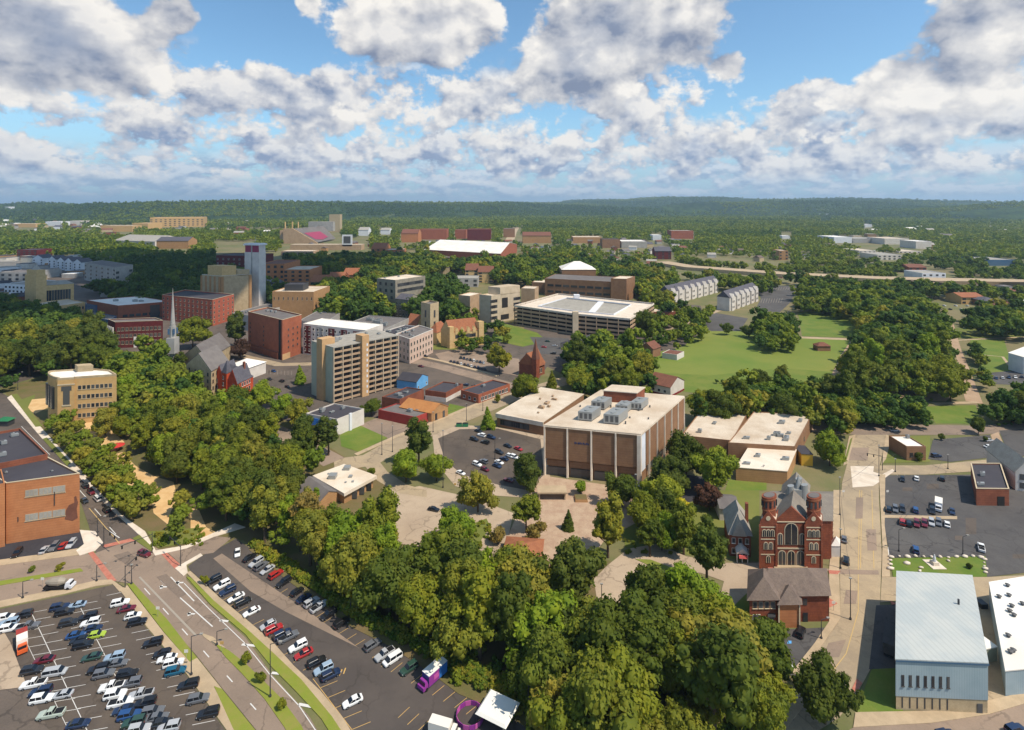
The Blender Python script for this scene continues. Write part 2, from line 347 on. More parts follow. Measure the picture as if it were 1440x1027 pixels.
road('road', 'road_tan', [(925, 472), (960, 458), (990, 444), (1010, 436)], 9, .055)
road('road', 'concrete', [(930, 372), (970, 379), (1100, 389), (1240, 396), (1500, 402), (1800, 404)], 34, .2, 5.5)
road('path', 'rust_path', [(1334, 456), (1342, 488), (1352, 515), (1370, 566)], 8, .06)
patch('lawn', 'lawn_bright', [(1364, 478), (1412, 478), (1425, 522), (1380, 525)], .05)
patch('lawn', 'lawn', [(1340, 462), (1470, 458), (1470, 476), (1345, 476)], .045)
road('path', 'concrete', [(1345, 479), (1400, 476), (1450, 474)], 2.5, .055)
road('path', 'concrete', [(1368, 498), (1410, 502), (1420, 515)], 2, .055)
patch('lawn', 'lawn_bright', [(1300, 572), (1372, 570), (1380, 596), (1316, 596)], .05)
road('path', 'concrete', [(1312, 568), (1375, 566)], 3.5, .06)
patch('soil_bank', 'rust_path', [(1190, 545), (1240, 540), (1290, 552), (1340, 556), (1330, 565), (1240, 562)], .05)
patch('car_park', 'asphalt_blue', [(1378, 526), (1440, 520), (1500, 530), (1500, 545), (1390, 540)], .05)
patch('road', 'road_grey', [(1140, 592), (1203, 596), (1365, 599), (1560, 590), (1560, 602), (1370, 612), (1203, 612), (1140, 608)], .085)
patch('road', 'road_tan', [(1203, 611), (1247, 611), (1236, 660), (1236, 700), (1240, 780), (1237, 860), (1225, 940), (1206, 975), (1180, 1010), (1100, 1060), (1020, 1060), (1110, 975), (1152, 914), (1182, 870), (1181, 800), (1182, 740), (1184, 680), (1192, 650)], .08)
patch('road', 'road_tan', [(1240, 812), (1262, 812), (1262, 845), (1238, 848)], .082)
patch('road', 'road_tan', [(1236, 655), (1300, 655), (1418, 644), (1560, 638), (1560, 652), (1420, 660), (1300, 668), (1236, 668)], .082)
patch('road_repair', 'concrete_pale', [(1196, 656), (1229, 656), (1228, 664), (1240, 668), (1255, 660), (1258, 663), (1240, 676), (1228, 684), (1199, 686)], .095)
patch('pavement', 'concrete', [(1172, 690), (1184, 690), (1181, 740), (1180, 800), (1182, 870), (1152, 914), (1120, 950), (1112, 948), (1146, 905), (1166, 875), (1166, 800), (1172, 740)], .09, .12)
patch('pavement', 'concrete', [(1236, 668), (1245, 668), (1244, 740), (1250, 785), (1252, 812), (1240, 812), (1241, 770)], .09, .12)
patch('pavement', 'concrete', [(1194, 614), (1203, 612), (1192, 652), (1186, 655)], .09, .12)
patch('grass_verge', 'lawn', [(1196, 618), (1199, 616), (1190, 650), (1187, 650)], .1, .12)
patch('grass_verge', 'lawn', [(1249, 615), (1308, 613), (1308, 650), (1240, 652)], .08)
patch('pavement', 'concrete', [(1246, 612), (1254, 614), (1246, 646), (1239, 655), (1243, 630)], .09, .12)
patch('car_park', 'asphalt_blue', [(1245, 669), (1372, 668), (1440, 662), (1560, 656), (1560, 800), (1440, 806), (1388, 812), (1385, 783), (1252, 785), (1243, 740)], .085)
patch('kerb_island', 'concrete', [(1244, 725), (1346, 727), (1346, 731), (1244, 729)], .1, .1)
patch('lawn', 'lawn_bright', [(1252, 786), (1386, 783), (1388, 812), (1256, 812)], .09, .05)
patch('alley', 'road_tan', [(1252, 812), (1388, 812), (1560, 804), (1560, 822), (1392, 830), (1420, 985), (1390, 1000), (1366, 820)], .07)
patch('yard', 'asphalt_blue', [(1232, 852), (1275, 850), (1268, 940), (1222, 942)], .086)
patch('lawn', 'lawn_bright', [(1226, 942), (1270, 930), (1270, 1004), (1203, 1004)], .08)
patch('pavement', 'concrete', [(1203, 1003), (1310, 1001), (1392, 986), (1470, 968), (1470, 982), (1390, 1006), (1310, 1018), (1200, 1024)], .09, .12)
patch('road', 'road_grey', [(1200, 1024), (1310, 1018), (1390, 1006), (1470, 982), (1560, 960), (1560, 1070), (1120, 1070)], .08)
patch('pavement', 'concrete', [(1050, 1032), (1110, 985), (1130, 995), (1075, 1060), (1020, 1060)], .09, .1)
patch('car_park', 'asphalt_blue', [(1074, 882), (1096, 886), (1166, 883), (1152, 908), (1118, 952), (1080, 945), (1072, 915)], .087)
patch('pavement', 'concrete', [(1068, 882), (1096, 886), (1096, 902), (1084, 900)], .1, .1)
patch('car_park', 'asphalt_blue', [(1312, 619), (1392, 612), (1400, 643), (1338, 650), (1305, 646)], .085)
patch('car_park', 'asphalt_blue', [(1405, 606), (1560, 596), (1560, 640), (1420, 642)], .085)
patch('soil_bank', 'rust_path', [(1393, 612), (1404, 608), (1418, 641), (1404, 643)], .08)
patch('church_forecourt', 'brick_paver', [(1080, 795), (1150, 797), (1150, 808), (1080, 806)], .10, .3)
patch('lawn', 'lawn', [(590, 455), (640, 452), (645, 492), (600, 492), (580, 470)], .05)
patch('lawn', 'lawn_bright', [(700, 452), (755, 468), (770, 480), (735, 488), (690, 478)], .05)
patch('car_park', 'asphalt_blue', [(745, 474), (800, 476), (800, 500), (760, 498)], .05)
patch('car_park', 'road_grey', [(612, 498), (640, 492), (730, 505), (735, 530), (690, 522), (620, 508)], .055)
patch('car_park', 'asphalt_blue', [(635, 452), (690, 452), (700, 460), (650, 464)], .05)
# worn patches on the right-hand car park
for a, b, c, d in ((1269, 686, 1283, 691), (1303, 681, 1320, 688), (1358, 729, 1373, 752), (1343, 754, 1354, 760), (1424, 780, 1442, 786)):
    patch('asphalt_patch', 'asphalt', [(a, b), (c, b), (c, d), (a, d)], .092)

# ---------------------------------------------------------------- painted lines
W_ = []
for a in ((203, 828), (229, 856), (256, 885), (286, 916), (319, 951), (352, 990)):
    W_.append((a, (a[0]+8, a[1]+9), .25))
W_ += [((226, 817), (299, 882), .3), ((240, 812), (273, 846), .3)]
for a, b in (((340, 907), (360, 909)), ((382, 947), (403, 949)), ((420, 991), (445, 996)), ((309, 873), (321, 874.5))): W_.append((a, b, .7))
e = [(262, 818), (296, 853), (346, 901), (383, 947), (424, 991), (450, 1030)]
for a, b in zip(e[:-1], e[1:]): W_.append(((a[0]-3, a[1]+3), (b[0]-3, b[1]+3), .2))
for cx_, cy_ in ((231, 826), (270, 864), (254, 820)):                       # turn arrows
    W_ += [((cx_-6, cy_), (cx_+4, cy_), .55), ((cx_-4, cy_-2), (cx_-4, cy_+2.5), .8), ((cx_-7, cy_), (cx_-4, cy_-2), .3)]
for a in ((112, 690), (133, 716), (98, 672), (154, 742)): W_.append((a, (a[0]+9, a[1]+10), .25))
W_ += [((148, 744), (168, 757), .3), ((30, 600), (70, 640), .2)]
marks('road_marking', 'paint_white', W_, .135)
marks('road_marking', 'paint_faint', [((196, 812), (276, 895), .5)], .14)
marks('road_marking', 'paint_tan', [((125, 715), (168, 765), .25), ((1209, 690), (1207, 800)), ((1212, 690), (1210, 800)), ((1226, 690), (1229, 800)), ((1207, 800), (1207, 860), .2), ((1207, 860), (1190, 920), .2), ((1190, 920), (1140, 985), .2)], .14, .2)
def stall_rows(a, b, n, d, mat, w=.13, name='parking_lines'):
    """n+1 stall lines from points along pixel line a-b, each drawn in pixel direction d (world length kept)"""
    segs = []
    for p in wl(a, b, n):
        s = (p[1]-HY)/(a[1]-HY)
        segs.append((p, (p[0]+d[0]*s, p[1]+d[1]*s), w))
    return segs
L = []
# lower-left lot: three double rows
L += stall_rows((20, 868), (107, 1050), 14, (24, -4), 0) + stall_rows((44, 862), (131, 1046), 14, (22, -4), 0)
L += stall_rows((85, 856), (185, 1050), 16, (26, -5), 0) + stall_rows((111, 851), (211, 1046), 16, (26, -5), 0)
L += stall_rows((150, 838), (290, 1050), 19, (24, -5), 0)
L += [((44, 862), (131, 1046), .15), ((111, 851), (211, 1046), .15), ((20, 868), (107, 1050), .1)]
# right-hand lot
marks('parking_lines', 'paint_white', L, .10, .13)
L = []
L += stall_rows((1262, 668.5), (1342, 668.5), 8, (1, 10), 0) + stall_rows((1254, 704), (1343, 704), 9, (0, -10), 0) + [((1245, 703), (1343, 704), .15)]
L += stall_rows((1246, 725), (1346, 725), 10, (0, -11), 0) + stall_rows((1251, 731), (1348, 731), 9, (1.5, 12), 0)
L += stall_rows((1250, 783), (1376, 783), 11, (-1, -13), 0)
L += stall_rows((1320, 619), (1375, 615), 6, (1, 5), 0) + stall_rows((1410, 606), (1440, 604), 4, (2, 8), 0)
L += stall_rows((1096, 905), (1111, 907), 5, (8, -16), 0, .3) + [((1128, 904), (1131, 889), .2), ((1111, 907), (1118, 886), .2)]
L = [(a_, b_, .26) for a_, b_, *_ in L]
marks('parking_lines', 'paint_white', L, .10, .26)
Y = []
Y += stall_rows((440, 955), (520, 1060), 7, (24, -10), 0) + stall_rows((300, 838), (440, 955), 12, (18, -9), 0)
Y += stall_rows((552, 925), (690, 1000), 9, (-16, 13), 0) + stall_rows((395, 822), (552, 925), 14, (-13, 8), 0) + stall_rows((560, 1010), (600, 1040), 3, (16, -15), 0)
for i in range(5): Y.append(((459+i*6, 958-i*2.4), (466+i*5, 948-i*2), .3))
Y.append(((440, 955), (520, 1060), .15))
marks('parking_lines', 'paint_yellow', Y, .10, .13)
L = stall_rows((646, 618), (690, 634), 7, (-16, 5), 0) + stall_rows((650, 632), (690, 648), 6, (-14, 5), 0) + stall_rows((366, 520), (410, 522), 9, (0, 6), 0) + stall_rows((1075, 404), (1110, 404), 10, (-2, 4), 0, .3) + stall_rows((1072, 420), (1100, 420), 8, (-2, 6), 0, .3)
marks('parking_lines', 'paint_faint', L, .10, .15)
patch('disabled_bay_sign', 'paint_blue', [(1108, 902), (1113, 902), (1113, 906), (1107, 906)], .105) if 'paint_blue' in MATS else None

for q in ([(1204, 700), (1214, 700), (1213, 730), (1203, 730)], [(1190, 830), (1206, 832), (1204, 850), (1186, 850)], [(1218, 745), (1232, 745), (1233, 775), (1220, 775)], [(1196, 630), (1222, 630), (1220, 648), (1194, 648)], [(1165, 905), (1190, 900), (1180, 925), (1158, 925)], [(1150, 800), (1235, 803), (1236, 809), (1180, 808)]):
    patch('road_repair', 'road_grey', q, .098)
for q in ([(1165, 803), (1182, 804), (1178, 809), (1166, 808)], [(1166, 842), (1178, 850), (1166, 856)], [(1205, 956), (1213, 962), (1204, 976), (1198, 970)], [(1252, 846), (1262, 850), (1254, 852)]):
    patch('crossing', 'brick_paver', q, .22)
for q in ([(220, 812), (234, 808), (262, 836), (252, 842)], [(160, 782), (180, 776), (200, 792), (182, 798)]):
    patch('road_repair', 'road_worn', q, .118)
# ---------------------------------------------------------------- building kit
plain('paint_blue', rgb(90, 160, 215), .7)
patch('bay_symbol', 'paint_blue', [(1108, 902), (1113, 902), (1113, 906), (1107, 906)], .105)
surf('brick_red', rgb(148, 88, 64), rgb(124, 72, 54), .35, fine=.15, big=.06, streak=.35)
surf('brick_church', rgb(150, 84, 58), rgb(120, 66, 48), .4, fine=.25, big=.08, streak=.4)
surf('brick_orange', rgb(192, 128, 84), rgb(176, 114, 74), .3, fine=.1, big=.05, streak=.35)
surf('brick_hotel', rgb(168, 98, 70), rgb(146, 84, 62), .3, fine=.1, big=.05, streak=.35)
surf('brick_maroon', rgb(112, 44, 42), rgb(92, 36, 36), .3, fine=.1, streak=.35)
surf('brick_tan', rgb(182, 140, 96), rgb(166, 126, 86), .3, fine=.1, streak=.35)
surf('brick_buff', rgb(206, 168, 112), rgb(192, 154, 102), .3, streak=.4)
surf('brick_brown', rgb(150, 114, 84), rgb(134, 98, 72), .3, fine=.12, big=.08, streak=.3)
surf('red_long', rgb(178, 96, 74), rgb(160, 84, 64), .3, streak=.35)
surf('stone_beige', rgb(190, 170, 136), rgb(168, 148, 116), .35, fine=.15)
surf('stone_gold', rgb(212, 180, 128), rgb(194, 160, 108), .4, fine=.15)
surf('stone_grey', rgb(150, 142, 126), rgb(128, 120, 106), .35, fine=.15)
surf('precast', rgb(196, 178, 152), rgb(178, 160, 134), .2, big=.05)
surf('precast_tan', rgb(180, 152, 122), rgb(164, 136, 108), .2, big=.05)
surf('panel_green', rgb(176, 178, 156), rgb(162, 166, 146), .15, big=.05)
surf('panel_tan', rgb(196, 158, 114), rgb(180, 144, 104), .2)
surf('pink_stone', rgb(206, 180, 162), rgb(188, 160, 142), .3)
surf('stucco_white', rgb(214, 206, 196), rgb(196, 186, 174), .2)
surf('concrete_grey', rgb(168, 164, 158), rgb(148, 144, 138), .2)
surf('white_panel', rgb(222, 222, 224), rgb(204, 206, 210), .15)
surf('white_warm', rgb(214, 206, 198), rgb(196, 188, 182), .15)
surf('blue_metal', rgb(128, 160, 176), rgb(118, 150, 168), .12, rough=.5)
surf('blue_roof', rgb(150, 168, 172), rgb(164, 178, 180), .05, rough=.5, bigamt=.5)
surf('sky_blue_wall', rgb(104, 164, 208), rgb(92, 150, 196), .3)
surf('red_paint', rgb(168, 66, 58), rgb(150, 60, 54), .25, fine=.15)
surf('pink_paint', rgb(206, 96, 92), rgb(190, 88, 84), .3)
surf('roof_white', rgb(226, 214, 196), rgb(206, 186, 160), .12, big=.05, bigamt=.35, fine=.12)
surf('roof_cream', rgb(216, 202, 182), rgb(188, 168, 144), .10, big=.06, bigamt=.4, fine=.2)
surf('roof_snow', rgb(232, 228, 220), rgb(216, 208, 196), .08)
surf('roof_dark', rgb(62, 60, 66), rgb(74, 71, 76), .10, bigamt=.5)
surf('roof_grey', rgb(118, 112, 108), rgb(100, 94, 92), .2, bigamt=.4)
surf('roof_shingle', rgb(122, 106, 94), rgb(104, 90, 82), .5, fine=.3, big=.08)
surf('roof_slate', rgb(98, 96, 102), rgb(82, 80, 88), .5, fine=.3)
surf('roof_church', rgb(138, 130, 118), rgb(120, 112, 104), .35, fine=.2, big=.08)
surf('roof_tile', rgb(160, 104, 72), rgb(142, 88, 62), .5, fine=.2)
surf('roof_orange', rgb(186, 128, 76), rgb(170, 114, 68), .3, fine=.15)
surf('roof_brown', rgb(128, 84, 66), rgb(110, 72, 58), .4, fine=.2)
surf('roof_pale_grey', rgb(168, 163, 152), rgb(148, 142, 132), .3, fine=.15)
plain('trim_white', rgb(226, 220, 208), .6); plain('trim_stone', rgb(196, 178, 148), .8); plain('trim_dark', rgb(70, 66, 64), .5)
plain('hvac', rgb(152, 154, 152), .45, metal=.3); plain('hvac_dark', rgb(84, 84, 84), .6); plain('metal_dark', rgb(60, 60, 62), .5)
plain('glass_blue', rgb(70, 100, 130), .12, .8); plain('opening_shade', rgb(38, 34, 32), .9)  # the near-black one paints the shade of recesses and openings as flat colour
plain('magenta', rgb(146, 56, 84), .8); plain('sign_blue', rgb(40, 96, 170), .5); plain('sign_navy', rgb(44, 56, 96), .5); plain('red_sign', rgb(188, 52, 44), .5)
plain('dark_red', rgb(122, 32, 34), .6); plain('yellow_frame', rgb(206, 160, 50), .6); plain('wood_pole', rgb(96, 80, 66), .9); plain('lamp_grey', rgb(150, 146, 138), .5)
m_, k_, b_ = new_mat('glass')
r_ = k_.node('ShaderNodeObjectInfo').outputs['Random']
k_.l.new(k_.mix(r_, rgb(36, 38, 44), rgb(84, 84, 84)), b_.inputs['Base Color']); b_.inputs['Roughness'].default_value = .15; b_.inputs['Specular IOR Level'].default_value = .5

class MB:
    """collects faces; T maps local (u,v,z) to world"""
    def __init__(s, T=None): s.v = []; s.f = []; s.m = []; s.T = T or (lambda u, v, z: (u, v, z)); s.slot = 0
    def pt(s, u, v, z): s.v.append(tuple(s.T(u, v, z))); return len(s.v)-1
    def face(s, *ix): s.f.append(ix); s.m.append(s.slot)
    def poly(s, pts): s.face(*[s.pt(*p) for p in pts])
    def box(s, u0, u1, v0, v1, z0, z1, top=None):
        """top=(inset_u, inset_v) tapers the box"""
        a, b = top or (0, 0)
        q = [s.pt(u0, v0, z0), s.pt(u1, v0, z0), s.pt(u1, v1, z0), s.pt(u0, v1, z0), s.pt(u0+a, v0+b, z1), s.pt(u1-a, v0+b, z1), s.pt(u1-a, v1-b, z1), s.pt(u0+a, v1-b, z1)]
        for f in ((0, 3, 2, 1), (4, 5, 6, 7), (0, 1, 5, 4), (1, 2, 6, 5), (2, 3, 7, 6), (3, 0, 4, 7)): s.face(*[q[i] for i in f])
    def prism(s, poly, z0, z1):
        n = len(poly); lo = [s.pt(x, y, z0) for x, y in poly]; hi = [s.pt(x, y, z1) for x, y in poly]
        s.face(*hi); s.face(*lo[::-1])
        for i in range(n): j = (i+1) % n; s.face(lo[i], lo[j], hi[j], hi[i])
    def wallpoly(s, pts, v0, v1):
        """profile in (u,z), extruded along v"""
        a = [s.pt(u, v0, z) for u, z in pts]; b = [s.pt(u, v1, z) for u, z in pts]; n = len(pts)
        s.face(*a); s.face(*b[::-1])
        for i in range(n): j = (i+1) % n; s.face(a[j], a[i], b[i], b[j])
    def cyl(s, u, v, r, z0, z1, n=12, r2=None):
        r2 = r if r2 is None else r2
        lo = [s.pt(u+r*math.cos(6.28318*i/n), v+r*math.sin(6.28318*i/n), z0) for i in range(n)]
        hi = [s.pt(u+r2*math.cos(6.28318*i/n), v+r2*math.sin(6.28318*i/n), z1) for i in range(n)]
        s.face(*hi); s.face(*lo[::-1])
        for i in range(n): j = (i+1) % n; s.face(lo[i], lo[j], hi[j], hi[i])
    def gable(s, u0, u1, v0, v1, z, rise, axis='u', th=.25):
        """solid roof wedge; ridge along axis"""
        if axis == 'u':
            vm = (v0+v1)/2; q = [(u0, v0, z), (u1, v0, z), (u1, v1, z), (u0, v1, z), (u0, vm, z+rise), (u1, vm, z+rise)]
            i = [s.pt(*p) for p in q]; s.face(i[0], i[1], i[5], i[4]); s.face(i[2], i[3], i[4], i[5]); s.face(i[1], i[2], i[5]); s.face(i[3], i[0], i[4]); s.face(i[3], i[2], i[1], i[0])
        else:
            um = (u0+u1)/2; q = [(u0, v0, z), (u1, v0, z), (u1, v1, z), (u0, v1, z), (um, v0, z+rise), (um, v1, z+rise)]
            i = [s.pt(*p) for p in q]; s.face(i[0], i[4], i[5], i[3]); s.face(i[1], i[2], i[5], i[4]); s.face(i[0], i[1], i[4]); s.face(i[2], i[3], i[5]); s.face(i[3], i[2], i[1], i[0])
    def hip(s, u0, u1, v0, v1, z, rise, run=None):
        d = run if run is not None else min(u1-u0, v1-v0)/2
        if u1-u0 >= v1-v0: r = [(u0+d, (v0+v1)/2), (u1-d, (v0+v1)/2)]
        else: r = [((u0+u1)/2, v0+d), ((u0+u1)/2, v1-d)]
        q = [(u0, v0, z), (u1, v0, z), (u1, v1, z), (u0, v1, z)]; i = [s.pt(*p) for p in q]; a = s.pt(*r[0], z+rise); b = s.pt(*r[1], z+rise)
        if u1-u0 >= v1-v0: s.face(i[0], i[1], b, a); s.face(i[1], i[2], b); s.face(i[2], i[3], a, b); s.face(i[3], i[0], a)
        else: s.face(i[0], i[1], a); s.face(i[1], i[2], b, a); s.face(i[2], i[3], b); s.face(i[3], i[0], a, b)
        s.face(i[3], i[2], i[1], i[0])
    def build(s, name, mats, parent=None, smooth=False):
        me = bpy.data.meshes.new(name)
        off = Vector((0, 0, 0)); q_ = parent
        while q_ is not None: off = off+q_.location; q_ = q_.parent
        vs = [(x-off.x, y-off.y, z-off.z) for x, y, z in s.v]
        me.from_pydata(vs, [], s.f)
        for mm in (mats if isinstance(mats, (list, tuple)) else [mats]): me.materials.append(MATS[mm])
        if len(me.materials) > 1: me.polygons.foreach_set('material_index', s.m)
        if smooth: me.polygons.foreach_set('use_smooth', [True]*len(s.f))
        me.update(); o = bpy.data.objects.new(name, me); link(o, parent); return o
def empty(name, loc, label, cat, group=None):
    o = bpy.data.objects.new(name, None); o.location = loc; o.empty_display_size = 1; link(o)
    o['label'] = label; o['category'] = cat
    if group: o['group'] = group
    return o

class Frame:
    """a (possibly skewed) footprint: u metres along AB, v metres along BC direction"""
    def __init__(s, A, B, C=None, depth=None, z=0):
        s.A = Vector((A.x, A.y)); B = Vector((B.x, B.y)); ab = B-s.A; s.U = ab.length; s.e = ab.normalized()
        if C is None: s.g = Vector((-s.e.y, s.e.x)); s.V = depth
        else: bc = Vector((C.x, C.y))-B; s.V = bc.length; s.g = bc.normalized()
    def T(s, u, v, z): p = s.A+s.e*u+s.g*v; return (p.x, p.y, z)
    def wall(s, side):
        """origin, direction, length, outward normal of a side: 0=AB 1=BC 2=CD 3=DA"""
        A = s.A; B = A+s.e*s.U; Cc = B+s.g*s.V; D = A+s.g*s.V
        P, Q = ((A, B), (B, Cc), (Cc, D), (D, A))[side]; d = (Q-P); L = d.length; d.normalize(); n = Vector((d.y, -d.x))
        return P, d, L, n
WIN = {}
def window_mesh(w, h, style):
    key = (round(w, 2), round(h, 2), style)
    if key in WIN: return WIN[key]
    b = MB(); f, g = {'white': ('trim_white', 'glass'), 'stone': ('trim_stone', 'glass'), 'dark': ('trim_dark', 'glass'), 'balcony': ('precast', 'glass'), 'tan': ('concrete', 'roof_pale_grey')}[style.split('-')[0]]
    # local: x along wall, y outward, z up
    if 'arch' in style:
        n = 8; out = [(-w/2-.25, 0), (w/2+.25, 0)]+[((w/2+.25)*math.cos(math.pi*i/n), h-w/2+(w/2+.25)*math.sin(math.pi*i/n)) for i in range(n+1)]
        inn = [(-w/2, .1), (w/2, .1)]+[((w/2)*math.cos(math.pi*i/n), h-w/2+(w/2)*math.sin(math.pi*i/n)) for i in range(n+1)]
        b.slot = 0; b.wallpoly(out, -.05, .12); b.slot = 1; b.wallpoly(inn, 0, .15)
        b.slot = 0; b.box(-.06, .06, .14, .2, .1, h-.2)
    else:
        t = .1; b.slot = 0
        b.box(-w/2-t, w/2+t, -.05, .08, -t, h+t); b.box(-w/2-.18, w/2+.18, -.05, .22, -t-.15, -t)
        b.slot = 1; b.box(-w/2, w/2, 0, .1, 0, h)
        if w > 1.6:
            b.slot = 0; nn = int(w/1.5)
            for i in range(1, nn+1): x = -w/2+i*w/(nn+1); b.box(x-.05, x+.05, .05, .13, 0, h)
    me = bpy.data.meshes.new('window')
    me.from_pydata(b.v, [], b.f); me.materials.append(MATS[f]); me.materials.append(MATS[g]); me.polygons.foreach_set('material_index', b.m)
    WIN[key] = me; return me
def windows(root, fr, side, rows, cols, w, h, z0, dz, style='dark', m0=1.5, m1=None, name='window', out=0.0, skip=()):
    P, d, L, n = fr.wall(side); m1 = m0 if m1 is None else m1
    me = window_mesh(w, h, style)
    for r in range(rows):
        for c in range(cols):
            if (r, c) in skip: continue
            t = m0+w/2+(L-m0-m1-w)*(c/(cols-1) if cols > 1 else .5)
            p = P+d*t+n*out; o = bpy.data.objects.new(name, me)
            M = Matrix(((d.x, n.x, 0, p.x-root.location.x), (d.y, n.y, 0, p.y-root.location.y), (0, 0, 1, z0+r*dz-root.location.z), (0, 0, 0, 1)))
            o.matrix_local = M; link(o, root)
def hvac(root, fr, spots, h, mat='hvac'):
    for u, v, a, b, c in spots:
        mb = MB(fr.T); mb.slot = 0; u *= fr.U; v *= fr.V
        mb.box(u-a/2, u+a/2, v-b/2, v+b/2, h+.3, h+c); mb.box(u-a/2+.2, u+a/2-.2, v-b/2+.2, v+b/2-.2, h, h+.3)
        mb.slot = 1
        mb.cyl(u-a/5, v, min(a, b)*.3, h+c, h+c+.12, 10)
        if a > 3: mb.cyl(u+a/4, v, min(a, b)*.3, h+c, h+c+.12, 10)
        mb.build('roof_unit', [mat, 'hvac_dark'], root)
def rand_units(n, seed=1, big=1.0):
    r = random.Random(seed); out = []
    for i in range(n): out.append((r.uniform(.12, .88), r.uniform(.15, .85), r.uniform(1.2, 3.2)*big, r.uniform(1.2, 2.6)*big, r.uniform(.9, 1.8)*big))
    return out
def bld(name, label, cat, A, B, C, yt, wall, roof, depth=None, h=None, wins=(), rtype='flat', rise=3, units=0, par=.7, group=None, trim=None, over=.5, axis='u', base_band=None, seed=1, ubig=1.0):
    a, b = G(*A), G(*B); h = h or hgt(B[1], yt)
    c = G(*C) if C else None
    fr = Frame(a, b, c, depth)
    root = empty(name, (b.x, b.y, 0), label, cat, group)
    mb = MB(fr.T); U, V = fr.U, fr.V
    if rtype == 'flat':
        mb.box(0, U, 0, V, 0, h)
        if par:
            t = .35
            mb.box(0, U, 0, t, h, h+par); mb.box(0, U, V-t, V, h, h+par); mb.box(0, t, t, V-t, h, h+par); mb.box(U-t, U, t, V-t, h, h+par)
        mb.build('wall', wall, root)
        r = MB(fr.T); r.box(.35, U-.35, .35, V-.35, h-.2, h+.06)
        if not par: r.box(-.15, U+.15, -.15, V+.15, h+.06, h+.3)
        r.build('roof', roof, root)
        if trim:
            q = MB(fr.T); q.box(-.12, U+.12, -.12, V+.12, h+par, h+par+.18); qq = q
            # ring only: four strips
            q = MB(fr.T)
            for s_ in ((-.12, U+.12, -.12, .4), (-.12, U+.12, V-.4, V+.12), (-.12, .4, .4, V-.4), (U-.4, U+.12, .4, V-.4)): q.box(*s_, h+par, h+par+.22)
            q.build('coping', trim, root)
    else:
        mb.box(0, U, 0, V, 0, h)
        if rtype == 'gable':
            if axis == 'u':
                for u in (0, U-.3):
                    i = [mb.pt(u, 0, h), mb.pt(u, V, h), mb.pt(u, V/2, h+rise)]; j = [mb.pt(u+.3, 0, h), mb.pt(u+.3, V, h), mb.pt(u+.3, V/2, h+rise)]
                    mb.face(*i); mb.face(*j[::-1]); mb.face(i[0], i[2], j[2], j[0]); mb.face(i[1], j[1], j[2], i[2])
            else:
                for v in (0, V-.3):
                    i = [mb.pt(0, v, h), mb.pt(U, v, h), mb.pt(U/2, v, h+rise)]; j = [mb.pt(0, v+.3, h), mb.pt(U, v+.3, h), mb.pt(U/2, v+.3, h+rise)]
                    mb.face(*i); mb.face(*j[::-1]); mb.face(i[0], i[2], j[2], j[0]); mb.face(i[1], j[1], j[2], i[2])
        mb.build('wall', wall, root)
        r = MB(fr.T); o = over; k = rise/(V/2 if axis == 'u' else U/2)
        if rtype == 'hip': r.hip(-o, U+o, -o, V+o, h+.05, rise)
        elif axis == 'u':
            for s in (0, 1):
                v0, v1 = (-o, V/2) if s == 0 else (V+o, V/2); z0 = h-o*k+.1
                q = [r.pt(-o*.3, v0, z0), r.pt(U+o*.3, v0, z0), r.pt(U+o*.3, v1, h+rise+.12), r.pt(-o*.3, v1, h+rise+.12)]
                w = [r.pt(-o*.3, v0, z0+.3), r.pt(U+o*.3, v0, z0+.3), r.pt(U+o*.3, v1, h+rise+.42), r.pt(-o*.3, v1, h+rise+.42)]
                r.face(*q); r.face(*w); r.face(q[0], q[1], w[1], w[0]); r.face(q[1], q[2], w[2], w[1]); r.face(q[3], q[0], w[0], w[3])
        else:
            for s in (0, 1):
                u0, u1 = (-o, U/2) if s == 0 else (U+o, U/2); z0 = h-o*k+.1
                q = [r.pt(u0, -o*.3, z0), r.pt(u0, V+o*.3, z0), r.pt(u1, V+o*.3, h+rise+.12), r.pt(u1, -o*.3, h+rise+.12)]
                w = [r.pt(u0, -o*.3, z0+.3), r.pt(u0, V+o*.3, z0+.3), r.pt(u1, V+o*.3, h+rise+.42), r.pt(u1, -o*.3, h+rise+.42)]
                r.face(*q); r.face(*w); r.face(q[0], q[1], w[1], w[0]); r.face(q[1], q[2], w[2], w[1]); r.face(q[3], q[0], w[0], w[3])
        r.build('roof', roof, root)
    if base_band:
        q = MB(fr.T); q.box(-.12, U+.12, -.12, V+.12, 0, base_band[0]); q.build('base_course', base_band[1], root)
    for w in wins:
        windows(root, fr, *w[:7], **(w[7] if len(w) > 7 else {}))
    if units: hvac(root, fr, rand_units(units, seed, ubig), h+.06)
    return root, fr, h

